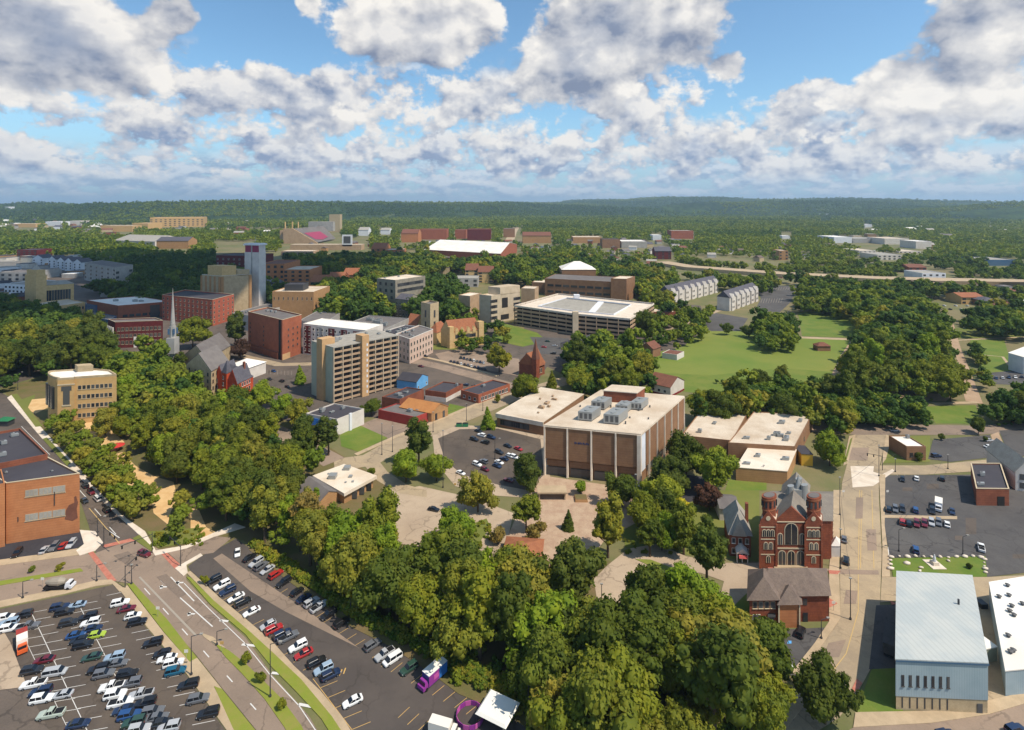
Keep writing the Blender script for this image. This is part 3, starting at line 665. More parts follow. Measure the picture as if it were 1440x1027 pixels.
# ---------------------------------------------------------------- the long library block in the middle
def library():
    a, b, c = G(765, 668.5), G(901, 684), G(962, 559, 21.5)
    h = 21.5; c.z = 0
    fr = Frame(a, b, c); U, V = fr.U, fr.V
    root = empty('library_building', (b.x, b.y, 0), 'big brown brick block with white fins and a stained white roof', 'building')
    w = MB(fr.T); w.box(1.2, U-1.2, 1.2, V, 0, h-.8); w.build('wall', 'brick_brown', root)
    # upper brick panels between the fins
    nb, ns = 4, 6
    for i in range(nb):
        q = MB(fr.T); q.box(i*U/nb+.5, (i+1)*U/nb-.5, 0, 1.18, 7.6, h); q.build('brick_panel', 'brick_brown', root)
        q = MB(fr.T); q.box(i*U/nb+.7, (i+1)*U/nb-.7, .9, 1.17, 4.4, 7.0); q.build('brick_panel', 'brick_brown', root)
        q = MB(fr.T); q.box(i*U/nb+.9, (i+1)*U/nb-.9, .75, 1.16, .2, 3.9); q.build('window', 'glass', root)
    for i in range(1, ns):
        q = MB(fr.T); q.box(U-1.18, U, i*V/ns+.4, (i+1)*V/ns-.4, 6.2, h); q.build('brick_panel', 'brick_brown', root)
        q = MB(fr.T); q.box(U-1.17, U-.7, i*V/ns+.8, (i+1)*V/ns-.8, 2.8, 5.2); q.build('window', 'glass', root)
    q = MB(fr.T); q.box(U-1.18, U-.2, 1.6, V/ns*.62, 5.4, h); q.build('white_panel', 'white_panel', root)
    q = MB(fr.T); q.box(U-1.18, U, V/ns*.66, V/ns-.4, 6.2, h); q.build('brick_panel', 'brick_brown', root)
    for i in range(nb+1):
        q = MB(fr.T); x = min(max(i*U/nb, .35), U-.6); ww = .26 if i < nb else .8
        q.box(x-ww, x+ww, -.45, .6, 0, h+.2); q.build('fin', 'concrete_pale', root)
    for i in range(1, ns+1):
        q = MB(fr.T); y = min(i*V/ns, V-.3); q.box(U-.5, U+.4, y-.22, y+.22, 0, h+.1); q.build('fin', 'concrete_pale', root)
    r = MB(fr.T); r.box(-.2, U+.2, -.1, V, h+.2, h+.75); r.box(-.3, U+.3, -.3, V, h, h+.19); r.build('roof', 'roof_cream', root)
    sg = MB(fr.T)
    x0 = U/nb*1.3
    for i, (ww, hh) in enumerate(((.5, .9), (.35, .7), (.6, .8), (.5, .9), (.35, .7), (.6, .9), (.4, .6), (.55, .9), (.4, .7))):
        sg.box(x0+i*.72, x0+i*.72+ww, -.08, 0, 15.2+(.2 if i % 2 else 0), 15.2+hh)
    sg.build('wall_sign', 'sign_navy', root)
    zt = h+.75
    def on_roof(px, py): p = G(px, py, zt); q = Vector((p.x, p.y))-fr.A; det = fr.e.x*fr.g.y-fr.e.y*fr.g.x; return ((q.x*fr.g.y-q.y*fr.g.x)/det, (fr.e.x*q.y-fr.e.y*q.x)/det)
    for px, py, a_, b_, c_ in ((829, 588, 6.2, 9, 4.2), (846, 573, 6.2, 8, 4.0), (866, 592, 6.6, 10, 4.4), (878, 577, 5.5, 7, 3.4), (899, 573, 5.2, 9, 3.6)):
        u, v = on_roof(px, py); m = MB(fr.T); m.slot = 0
        m.box(u-a_/2, u+a_/2, v-b_/2, v+b_/2, zt+.5, zt+c_); m.slot = 1; m.box(u-a_/2+.3, u+a_/2-.3, v-b_/2+.3, v+b_/2-.3, zt, zt+.5)
        for i in range(3): m.box(u-a_/2-.06, u-a_/2, v-b_/2+.6+i*b_/3, v-b_/2+.6+i*b_/3+b_/3-1, zt+1.1, zt+c_-.7); m.box(u-a_/2+.8+i*a_/3, u-a_/2+.4+(i+.8)*a_/3, v-b_/2-.06, v-b_/2, zt+1.1, zt+c_-.7)
        m.slot = 0; m.cyl(u, v-b_/4, 1.1, zt+c_, zt+c_+.4, 12); m.cyl(u, v+b_/4, 1.1, zt+c_, zt+c_+.4, 12)
        m.build('roof_unit', ['hvac', 'hvac_dark'], root)
    u, v = on_roof(876, 566); m = MB(fr.T); m.box(u-9, u+7, v-1, v+9, zt, zt+5.2); pent = m.build('penthouse', 'brick_red', root)
    m = MB(fr.T); m.box(u-9.3, u+7.3, v-1.3, v+9.3, zt+5.2, zt+5.6); m.build('penthouse_roof', 'roof_cream', root)
    r_ = random.Random(4)
    for i in range(14):
        px, py = r_.uniform(795, 930), r_.uniform(570, 606); u, v = on_roof(px, py)
        if not (2 < u < U-2 and 2 < v < V-2): continue
        m = MB(fr.T); m.cyl(u, v, .35, zt, zt+r_.uniform(.6, 1.3), 8); m.build('roof_vent', 'hvac_dark', root)
library()
bld('library_wing', 'low brown wing with a wide white roof left of the big brick block', 'building', (699, 600), (764, 613), (821, 571), 592, 'brick_brown', 'roof_cream', h=6.8, par=0, units=0,
    wins=((0, 1, 6, 3.6, 2.6, 1.6, 3, dict(style='dark', m0=2, m1=8)),))
# fascia + plant on the wing
def wing_extras():
    a, b, c = G(699, 600), G(764, 613), G(821, 571); fr = Frame(a, b, c); root = [o for o in COL.objects if o.name == 'library_wing'][0]
    m = MB(fr.T); m.box(-.6, fr.U+.2, -.6, -.1, 5.0, 7.2); m.box(-.6, -.1, -.1, fr.V, 5.0, 7.2); m.build('fascia', 'concrete_pale', root)
    hvac(root, fr, [(.62, .35, 3, 2, 1.4), (.6, .5, 2, 3, 1.2), (.72, .42, 1.5, 1.5, 1), (.35, .6, 1, 1, .8), (.5, .75, 1, 1.4, .8), (.62, .66, 3, 1.2, .9), (.7, .2, 1, 1, .7)], 7.1, 'precast_tan')
wing_extras()
bld('service_building', 'wide low building with a stained white roof and several vents behind the towered brick church', 'building', (1024, 646), (1118, 652), (1142, 604), 640, 'brick_brown', 'roof_cream', h=7.5, par=.4, units=9, seed=5, wins=((1, 1, 3, 1.6, 1.6, 2.5, 3, dict(style='dark')),))
bld('service_building', 'link block with a flat white roof between the big brown block and the vented roof', 'building', (958, 632), (1030, 640), (1052, 598), 640, 'brick_brown', 'roof_cream', h=6.5, par=.4, units=4, seed=8)
bld('service_building', 'small low brick annexe with a clean white roof behind the grey church roof', 'building', (1035, 676), (1107, 682), (1120, 650), 662, 'brick_tan', 'roof_white', h=5.6, par=0, units=3, seed=3, base_band=None)
bld('shed', 'dark canopy on a yellow frame beside the vented white roof', 'shelter', (1127, 655), (1143, 656), None, 640, 'yellow_frame', 'roof_dark', depth=9, par=0)
# ---------------------------------------------------------------- left foreground
def rb(x, y, h): p = G(x, y, h); return topx((p.x, p.y, 0))
A, B = (8.5, 765.6), (112, 749); h = 21
r, fr, h = bld('brick_building', 'large orange brick building with wide grey windows and a black roof at the left edge', 'building', A, B, rb(66, 644.6, 21), 0, 'brick_orange', 'roof_dark', h=21, par=.5, trim='trim_stone',
    wins=((0, 2, 3, 3.6, 2.2, 7.2, 8.6, dict(style='tan', m0=5.6, m1=4.4)),))
for z in (7.2, 15.8):
    q = MB(fr.T); q.box(5.2, fr.U-4.2, -.1, 0, z-.5, z-.2); q.build('sill', 'trim_stone', r)
q = MB(fr.T); u0 = fr.U-3.6
q.prism([(u0, -.06), (u0+2.6, -.06), (u0+2.6, 0), (u0, 0)], 8.2, 9.0)
q.slot = 0; q.wallpoly([(u0-.9, 5.6), (u0+1.4, 4.6), (u0+3.0, 5.4), (u0+2.7, 8.6), (u0+3.1, 11.0), (u0+2.5, 13.6), (u0+1.9, 13.2), (u0+2.0, 11.2), (u0+.4, 10.6), (u0-.6, 8.8)], -.05, -.02); q.build('wall_mural', 'roof_brown', r)
q = MB(fr.T)
for u, z in ((fr.U-7.8, 11.2), (3.2, 7.4)): q.box(u, u+.25, -.3, 0, z, z+5 if u > 5 else z+1.6)
q.build('wall_pipe', 'metal_dark', r)
hvac(r, fr, [(.2, .5, 1, 1, .8), (.75, .3, .8, .8, .6)], h+.06)
bld('brick_building', 'brick building with a dark roof and red parapet behind the large orange one', 'building', rb(-60, 668, 22), rb(67, 643, 22), rb(28, 606, 22), 0, 'brick_red', 'roof_dark', h=22.2, par=1.0, units=4, seed=2)
bld('brick_building', 'taller orange brick wall block cut off by the left edge, beside the grey window rows', 'building', (-120, 796), (7, 769), rb(2, 662, 21.6), 0, 'brick_orange', 'roof_dark', h=21.6, par=.6)
# courthouse-like buff building
def office():
    a, b = G(80, 598), G(164, 591); c_ = G(*rb(148, 519, 24.5)); fr = Frame(a, b, c_); U, V = fr.U, fr.V; h = 24.5
    root = empty('office_building', (a.x, a.y, 0), 'buff stone office building with small square windows and a curved white roof', 'building')
    m = MB(fr.T)
    arc = [(2+(-3.5)*math.sin(t), V*.5-V*.5*math.cos(t)) for t in [math.pi*i/10 for i in range(11)]]
    foot = [(0, -1.2), (U*.28, -1.2), (U*.28, 0), (U, 0), (U, V*.6), (U*.72, V), (3, V)]+[(x, y) for x, y in arc[::-1][1:-1]]
    m.prism(foot, 0, h); m.build('wall', 'brick_buff', root)
    m = MB(fr.T); cx, cy = U*.45, V*.45
    m.prism([(cx+(x-cx)*.95, cy+(y-cy)*.95) for x, y in foot], h, h+.25); m.build('roof', 'roof_snow', root)
    m = MB(fr.T); n = len(foot)
    for i in range(n):
        (x0, y0), (x1, y1) = foot[i], foot[(i+1) % n]; f = .95
        p = [(x0, y0), (x1, y1), (cx+(x1-cx)*f, cy+(y1-cy)*f), (cx+(x0-cx)*f, cy+(y0-cy)*f)]
        m.prism(p, h+.01, h+1.1)
    m.build('coping', 'stone_beige', root)
    m = MB(fr.T); m.box(U*.3, U*.85, V*.15, V*.55, h+.25, h+1.6, top=(3, 2)); m.build('roof_vault', 'roof_snow', root)
    m = MB(fr.T); m.box(U*.45, U*.72, V*.62, V*.9, h+.25, h+4.2); m.build('penthouse', 'stone_beige', root)
    m = MB(fr.T); m.box(U*.09, U*.2, -1.35, -1.2, 11, 21); m.box(U*.06, U*.23, -1.36, -1.21, 18.5, 21); m.build('tall_window', 'glass', root)
    m = MB(fr.T); m.box(U*.07, U*.22, -1.5, -1.2, 10.2, 10.9); m.box(-.2, U*.285, -1.45, -1.2, 21.6, 22.2); m.build('band', 'trim_stone', root)
    windows(root, fr, 0, 4, 8, 1.5, 2.1, 3.2, 5.1, style='stone', m0=U*.28+2.0, m1=2.2)
    for i in range(3):
        q = MB(fr.T); q.box(-1.9+(-.1)*i, -.2, 3+i*5, 5.5+i*5, 8, 20); q.build('tall_window', 'glass', root)
office()
# ---------------------------------------------------------------- apartment tower
def apartments():
    H = 33.5
    a = G(438, 480, H); b = G(467.5, 489, H); c = G(558, 471.6, H)
    for p in (a, b, c): p.z = 0
    fr = Frame(a, b, c); U, V = fr.U, fr.V; n = 10; fh = (H-1)/n
    root = empty('apartment_tower', (b.x, b.y, 0), 'tall pale slab of flats, ten floors of balconies with tan stair towers', 'apartment building')
    m = MB(fr.T); m.box(0, U, 0, V, 0, H-.2); m.build('wall', 'panel_green', root)
    m = MB(fr.T); m.box(-.1, U+1.6, -.1, V+.1, H-.2, H+.3); m.build('roof', 'roof_pale_grey', root)
    m = MB(fr.T); m.box(U*.42, U*.68, -2.2, 6, 0, H+4); m.build('stair_tower', 'panel_tan', root)
    s0, s1 = V*.395, V*.50
    m = MB(fr.T); m.box(U-4, U+3.2, s0, s1, 0, H+4.5); st = m.build('stair_tower', 'panel_tan', root)
    m = MB(fr.T)
    for k in range(n): m.box(U+3.2, U+3.26, s0+(s1-s0)*.62, s0+(s1-s0)*.82, 2+k*fh, 3.6+k*fh)
    m.build('stair_window', 'white_panel', st)
    bays = [(V*.395*i/3, V*.395*(i+1)/3) for i in range(3)]+[(s1+(V-s1)*i/4, s1+(V-s1)*(i+1)/4) for i in range(4)]
    for k in range(n):
        z = 1+k*fh
        for v0, v1 in bays:
            m = MB(fr.T); m.slot = 0
            m.box(U+.02, U+1.6, v0+.02, v1-.02, z-.15, z+.15); m.box(U+1.45, U+1.6, v0+.4, v1-.4, z+.15, z+1.15)
            m.slot = 1; m.box(U+.01, U+.12, v0+.6, v1-.6, z+.2, z+fh-.5)
            m.slot = 2; m.box(U+.02, U+1.35, v0-.18, v0+.18, z+.15, z+fh-.16)
            m.build('balcony', ['precast_tan', 'glass', 'precast'], root)
    m = MB(fr.T)
    for v0, v1 in bays: m.box(U+1.3, U+1.72, v0-.24, v0+.24, 0, H-.25)
    m.box(U+1.3, U+1.72, V-.24, V+.24, 0, H-.25); m.build('pier', 'precast', root)
    hvac(root, fr, [(.5, .2, 3, 3, 2), (.4, .3, 2, 2, 1.2), (.5, .6, 2, 2, 1), (.6, .85, 2, 2, 1), (.3, .75, 1.5, 1.5, 1)], H+.3)
apartments()
r, fr, h = bld('shop', 'white walled building with a blue awning at the foot of the apartment tower', 'shop', (430, 604), (474, 613), (512, 597), 0, 'stucco_white', 'roof_dark', h=8.0, par=.6, units=4, seed=9)
m = MB(fr.T); m.box(0, fr.U*.9, -1.6, 0, 4.0, 7.2, top=(0, .6)); m.build('awning', 'sign_blue', r)
m = MB(fr.T); m.box(fr.U, fr.U+.7, fr.V*.42, fr.V*.5, 0, 9.2); m.build('pilaster', 'white_panel', r)
bld('house', 'small bright blue house with a dark roof beside the apartment tower', 'house', (558, 546), (586, 550), (602, 541), 0, 'sky_blue_wall', 'roof_dark', h=5.5, rtype='gable', rise=3, over=.4, wins=((1, 1, 2, 1, 1.4, 1.2, 3, dict(style='white')),))
bld('shop', 'long low shop with a painted red side wall and grey roof', 'shop', (532, 589), (584, 600), (609, 590), 0, 'red_paint', 'roof_grey', h=4.6, par=.5, units=2, seed=6)
bld('hall', 'low hall with a broad orange-brown gabled roof beside the diagonal street', 'hall', (563, 585), (607, 594), (630, 585), 0, 'brick_tan', 'roof_orange', h=5.2, rtype='gable', rise=3.2, over=.8, wins=((1, 1, 2, 1.4, 3.2, .6, 3, dict(style='dark', m0=2.5)),))
bld('shop', 'dark brick shop with rooftop units behind the orange-roofed hall', 'shop', (537, 574), (562, 578), (596, 563), 0, 'brick_red', 'roof_dark', h=6, units=5, seed=12)
bld('shop', 'brown brick shop with a beige front end and dark flat roof', 'shop', (598, 562), (627, 566), (651, 553), 0, 'brick_red', 'roof_dark', h=5.2, units=1, seed=2, base_band=(2.6, 'stucco_white'))
bld('shop', 'long one-storey orange brick row with a dark roof near the street junction', 'shop', (648, 561), (673, 568), (717, 552), 0, 'brick_hotel', 'roof_dark', h=4.8, units=1, seed=3, wins=((1, 1, 8, 2.2, 2.2, 1.2, 3, dict(style='white', m0=2)), (0, 1, 3, 1.6, 1.6, 1.4, 3, dict(style='white', m0=2))))
bld('office_building', 'pinkish stone three-storey office with tall windows and a grey roof', 'building', (556, 504), (576, 512), (609, 496), 0, 'pink_stone', 'roof_grey', h=18, units=6, seed=31, trim='trim_white', wins=((0, 3, 4, 1.6, 2.6, 2.4, 5.2, dict(style='stone')), (1, 3, 8, 1.6, 2.6, 2.4, 5.2, dict(style='stone'))))
r, fr, h = bld('apartment_building', 'white block with maroon and grey panels and a white roof behind the tower of flats', 'apartment building', (426, 498), (514, 510), None, 0, 'stucco_white', 'roof_snow', h=24, depth=22, par=.4)
for i in range(5):
    q = MB(fr.T); a0 = fr.U*(.03+i*.195); q.box(a0, a0+fr.U*.1, -.12, 0, 1, h-1.2); q.build('wall_panel', 'brick_maroon' if i % 2 == 0 or i == 3 else 'concrete_grey', r)
windows(r, fr, 0, 5, 14, 1.5, 1.9, 3, 4.2, style='white', out=.14)
r, fr, h = bld('brick_block', 'tall orange-red brick block almost without windows beside a car park', 'building', (349, 491), (397, 507), (424, 497), 0, 'brick_hotel', 'roof_grey', h=30, par=1.0, trim='trim_stone', units=3, seed=14,
    wins=((1, 4, 3, 1.0, 1.2, 8, 4.6, dict(style='dark', m0=6, m1=4)), (0, 5, 2, 1.0, 1.2, 7, 3.6, dict(style='dark', m0=3, m1=fr.U*.45))))
q = MB(fr.T); q.box(fr.U*.9, fr.U*.96, -.1, .0, 0, h+.6); q.build('slot_shade', 'opening_shade', r)  # flat dark strip paints the shade of the corner recess
q = MB(fr.T); q.box(0, fr.U*.9, -1.2, 0, 0, 5); q.build('ground_floor', 'brick_red', r)
q = MB(fr.T); q.box(fr.U*1.0, fr.U*1.0+.1, fr.V*.0, fr.V*.4, 0, 4.5); q.build('door', 'panel_tan', r)
bld('brick_block', 'tan brick box with a black rooftop plant room behind the tall brick block', 'building', (383, 452), (441, 453), None, 0, 'brick_tan', 'roof_cream', h=30, depth=40, wins=((0, 1, 9, 1.0, 3, 22, 4, dict(style='stone')),))
bld('plant_room', 'black louvred plant room on the tan brick box', 'plant room', (400, 450), (426, 450), None, 0, 'metal_dark', 'roof_dark', h=36, depth=16)
bld('shop', 'low grey roofed building between the brick blocks', 'building', (326, 462), (352, 466), (400, 450), 0, 'concrete_grey', 'roof_grey', h=14, units=3, seed=7)
bld('shop', 'wide grey roofed building left of the white panelled block', 'building', (420, 474), (455, 478), (478, 462), 0, 'concrete_grey', 'roof_grey', h=14, units=2, seed=8)
bld('shop', 'grey roofed office with white plant boxes behind the pinkish stone office', 'building', (480, 482), (540, 488), (575, 470), 0, 'concrete_grey', 'roof_grey', h=14, units=8, seed=18, ubig=2)
bld('office_building', 'low dark roofed block with bluish rooftop plant behind the pinkish office', 'building', (530, 494), (560, 498), (598, 484), 0, 'stucco_white', 'roof_dark', h=14, units=6, seed=28, ubig=1.5)
# downtown left
r, fr, h = bld('bank_tower', 'tan stone tower block with ribbed corners and a stepped top', 'building', (284, 437), (309, 440), (353, 436), 0, 'stone_beige', 'roof_grey', h=39, par=1.5, trim='trim_white')
for i in range(5):
    q = MB(fr.T); q.box(fr.U*i/4-.8, fr.U*i/4+.8, -1.0, 0, 0, h+.5); q.build('rib', 'brick_tan', r)
q = MB(fr.T); q.box(fr.U, fr.U+1.2, fr.V*.02, fr.V*.1, 0, h+.5); q.box(fr.U, fr.U+1.2, fr.V*.92, fr.V, 0, h+.5); q.build('rib', 'brick_tan', r)
q = MB(fr.T); q.box(fr.U*.15, fr.U*.95, fr.V*.1, fr.V*.55, h, h+12); q.build('upper_block', 'stone_gold', r)
q = MB(fr.T); q.box(fr.U*.2, fr.U*1.0, fr.V*.56, fr.V*.95, h, h+7); q.build('upper_block', 'stone_beige', r)
def white_tower():
    a, b = G(344, 432), G(364, 433); fr = Frame(a, b, None, 12); U = fr.U; H = 64
    root = empty('sign_tower', (a.x, a.y, 0), 'slim white tower with magenta panels under a flared top', 'tower')
    m = MB(fr.T); m.box(0, U, 0, 12, 0, H); m.build('shaft', 'white_warm', root)
    m = MB(fr.T); m.box(-1.2, U+1.2, -1.2, 13.2, H+8, H+9.2); m.box(-.5, U+.5, -.5, 12.5, H+9.2, H+10); m.build('cap', 'white_panel', root)
    for i in range(2):
        m = MB(fr.T); m.box(U*i/2+.8, U*(i+1)/2-.4, 0, .5, H, H+8); m.build('sign_panel', 'magenta', root)
    m = MB(fr.T); m.box(.3, U-.3, .6, 11.7, H, H+8); m.build('core', 'white_warm', root)
    m = MB(fr.T); m.box(U*.46, U*.54, -.3, 0, 0, H+8); m.build('fin', 'concrete_grey', root)
    m = MB(fr.T); m.cyl(U/2, 6, .25, H+10, H+18, 6); m.build('mast', 'hvac', root)
white_tower()
bld('brick_block', 'dark red brick block with white bands behind the tan tower', 'building', (304, 382), (362, 383), None, 0, 'brick_maroon', 'roof_dark', h=28, depth=50, wins=((0, 3, 8, 3, 3, 5, 8, dict(style='white')),))
bld('brick_block', 'long salmon-red brick building with rows of windows left of the tan tower', 'building', (228, 450), (299, 459), (329, 449), 0, 'red_long', 'roof_dark', h=25, par=1, trim='trim_stone', wins=((0, 5, 12, 1.8, 2.4, 2.5, 4.7, dict(style='stone')), (1, 5, 5, 1.8, 2.4, 2.5, 4.7, dict(style='stone'))))
r, fr, h = bld('museum', 'brick museum with angled white roofs and black glass ends', 'museum', (122, 442), (166, 451), (240, 444), 0, 'brick_hotel', 'roof_snow', h=15, par=.4, units=3, seed=41, ubig=1.6, wins=((1, 1, 7, 4, 2.4, 3, 4, dict(style='dark', m0=4)),))
q = MB(fr.T); q.box(-1, fr.U*.35, -1, fr.V*.0, 0, 12); q.build('glass_end', 'glass_blue', r)
q = MB(fr.T); q.box(fr.U-.1, fr.U+.4, fr.V*.6, fr.V*.78, 0, 13); q.build('glass_end', 'glass', r)
bld('low_building', 'low curved blue-grey glass front below the brick museum', 'building', (120, 458), (152, 464), (164, 458), 0, 'glass_blue', 'roof_grey', h=9)
r, fr, h = bld('brick_block', 'deep maroon brick hall with pale columns on its left end and a grey roof', 'building', (152, 485), (162, 490), (229, 487), 0, 'brick_maroon', 'roof_grey', h=21, trim='trim_stone', wins=((1, 3, 11, 2.0, 2.8, 3, 5.6, dict(style='stone')),))
for i in range(4):
    q = MB(fr.T); q.cyl(fr.U*(.12+.25*i), -1.2, .8, 3, 17, 8); q.build('column', 'trim_white', r)
q = MB(fr.T); q.box(fr.U, fr.U+.5, fr.V*.38, fr.V*.44, 0, 9); q.build('door_surround', 'trim_white', r)
r, fr, h = bld('church', 'tan stone church with a domed square tower and tall ribbed side windows', 'church', (37, 434), (60, 437), (104, 433), 0, 'stone_gold', 'roof_pale_grey', h=28, rtype='gable', axis='v', rise=3, wins=((1, 1, 9, 2.0, 14, 8, 4, dict(style='dark', m0=3)),))
q = MB(fr.T); q.box(fr.U*.35, fr.U+.8, -6, 3, 0, 40); q.box(fr.U*.4, fr.U+.2, -5.2, 2.2, 40, 46); q.build('tower', 'stone_gold', r)
q = MB(fr.T); q.cyl(fr.U*.72, -1.5, 3.6, 46, 52, 12, .4); q.build('tower_dome', 'concrete_grey', r)
bld('church_annexe', 'low tan stone wing with small windows in front of the domed church', 'building', (44, 442), (68, 448), (120, 440), 0, 'stone_gold', 'roof_cream', h=11, wins=((1, 1, 11, 1.6, 2.4, 5, 4, dict(style='dark')),))
bld('office_building', 'white fronted low block left of the domed tan church', 'building', (6, 420), (38, 422), None, 0, 'white_panel', 'roof_pale_grey', h=18, depth=40, wins=((0, 3, 6, 3, 2, 4, 5, dict(style='dark')),))
bld('office_building', 'pale grey office block with dark window bands among dark trees', 'building', (119, 394), (162, 403), (187, 398), 0, 'concrete_grey', 'roof_grey', h=27, wins=((0, 4, 6, 5, 2.2, 4, 6, dict(style='dark')), (1, 3, 2, 6, 3, 4, 7, dict(style='dark'))))
for i, (x0, x1, yb) in enumerate(((68, 78, 378), (80, 90, 380), (91, 101, 381), (103, 114, 383), (46, 60, 376))):
    bld('row_house', ('%s white gabled apartment house from the left in the dark-roofed row' % ['second', 'third', 'fourth', 'fifth', 'first'][i]), 'house', (x0, yb), (x1, yb), None, 0, 'white_panel', 'roof_slate', h=17, depth=26, rtype='gable', axis='v', rise=6, wins=((0, 3, 2, 2, 2.2, 3, 4.6, dict(style='dark')),), group='dark-roofed apartment houses at the left')
bld('warehouse', 'long grey roofed hall with a thin mast above the dark trees at the left', 'building', (160, 346), (218, 348), None, 0, 'stucco_white', 'roof_pale_grey', h=16, depth=90, rtype='gable', rise=14, over=1)
bld('hospital', 'broad tan hospital building on the far wooded rise', 'hospital', (211, 320), (286, 319), None, 0, 'brick_buff', 'roof_cream', h=48, depth=120, par=2, wins=((0, 4, 12, 9, 4, 8, 9.5, dict(style='dark')),))
bld('hospital', 'lower tan annexe left of the far hospital', 'hospital', (186, 324), (208, 324), None, 0, 'brick_buff', 'roof_cream', h=30, depth=100, par=2)
bld('office_building', 'small tan gabled house between the museum and the tan tower', 'house', (256, 441), (278, 442), None, 0, 'stone_gold', 'roof_grey', h=9, depth=24, rtype='gable', rise=4)
bld('warehouse', 'grey roofed store behind the brick museum', 'building', (141, 418), (196, 420), None, 0, 'concrete_grey', 'roof_grey', h=9, depth=30, units=3, seed=61)
bld('house', 'white gable ended house beside the museum roof', 'house', (198, 417), (217, 418), None, 0, 'stucco_white', 'roof_pale_grey', h=8, depth=22, rtype='gable', axis='v', rise=5)
# stone church with a white steeple
def steeple():
    p = G(243, 524); root = empty('steeple', (p.x, p.y, 0), 'tall white church steeple tapering to a needle above the trees', 'steeple')
    s = p.y/FPX; m = MB(lambda u, v, z: (p.x+u, p.y+v, z))
    m.box(-1.6, 1.6, -1.6, 1.6, 0, 20); m.box(-2.9, 2.9, -2.9, 2.9, 14, 25); m.build('tower', 'concrete_grey', root)
    m = MB(m.T); m.cyl(0, 0, 2.2, 25, 33, 8); m.cyl(0, 0, 1.7, 33, 35, 8); m.build('belfry', 'concrete_grey', root)
    for i in range(4):
        q = MB(m.T); t = math.pi/2*i+math.pi/4; q.box(2.5*math.cos(t)-.5, 2.5*math.cos(t)+.5, 2.5*math.sin(t)-.5, 2.5*math.sin(t)+.5, 27.5, 31.5); q.build('louvre', 'glass_blue', root)
    m = MB(m.T); m.cyl(0, 0, 1.5, 35, 60, 8, .08); m.build('spire', 'concrete_grey', root)
steeple()
r, fr, h = bld('stone_church', 'beige stone gabled church with a long grey roof beside the white steeple', 'church', (262, 545), (297, 556), (322, 540), 0, 'stone_beige', 'roof_grey', h=15, rtype='gable', axis='v', rise=9, over=.4, wins=((0, 3, 4, 1.4, 2.0, 3, 4.2, dict(style='dark', m0=3)), (1, 3, 5, 1.2, 1.8, 3, 4.2, dict(style='dark'))))
bld('stone_church', 'long grey slate roofed nave behind the beige gable, near the steeple', 'church', (260, 520), (292, 528), (324, 506), 0, 'stone_beige', 'roof_grey', h=11, rtype='gable', axis='v', rise=8, over=.4)
def red_house():
    a, b, c = G(303, 549), G(335, 560), G(356, 549); fr = Frame(a, b, c); U, V = fr.U, fr.V
    root = empty('victorian_house', (b.x, b.y, 0), 'vivid red-orange gothic house with steep slate gables', 'house')
    m = MB(fr.T); m.box(0, U, 0, V, 0, 9)
    for u0, u1 in ((0, U*.42), (U*.58, U)):
        m.wallpoly([(u0, 9), (u1, 9), ((u0+u1)/2, 17)], -1.0, 0); m.box(u0, u1, -1.0, 0, 0, 9)
    m.box(U*.4, U*.6, -2.2, 3, 0, 14); m.build('wall', 'brick_church', root).data.materials[0] = MATS['red_brick_bright']
    m = MB(fr.T)
    m.gable(-.4, U*.44, -.9, V*.9, 9, 8.4, 'v'); m.gable(U*.56, U+.4, -.9, V*.9, 9, 8.4, 'v'); m.hip(-.4, U+.4, 0, V+.4, 9, 7); m.build('roof', 'roof_slate', root)
    m = MB(fr.T); m.box(U*.39, U*.61, -2.4, 3.2, 14, 21, top=(U*.1, 2.4)); m.build('tower_roof', 'roof_slate', root)
    m = MB(fr.T); m.box(U*.8, U*.86, V*.6, V*.7, 10, 19); m.build('chimney', 'brick_red', root)
    windows(root, fr, 0, 2, 2, 1.3, 2.2, 2, 4, style='white', m0=3, out=1.0); windows(root, fr, 1, 2, 4, 1.3, 2.2, 2, 4, style='white', m0=3)
    windows(root, fr, 0, 3, 1, 1.3, 2.0, 2, 4, style='white', out=2.2)
surf('red_brick_bright', rgb(196, 84, 48), rgb(172, 66, 40), .4, fine=.15)
red_house()
bld('house', 'white rooflines of a low house behind the red gothic house', 'house', (318, 532), (345, 536), None, 0, 'stucco_white', 'roof_snow', h=8, depth=18, rtype='hip', rise=4)
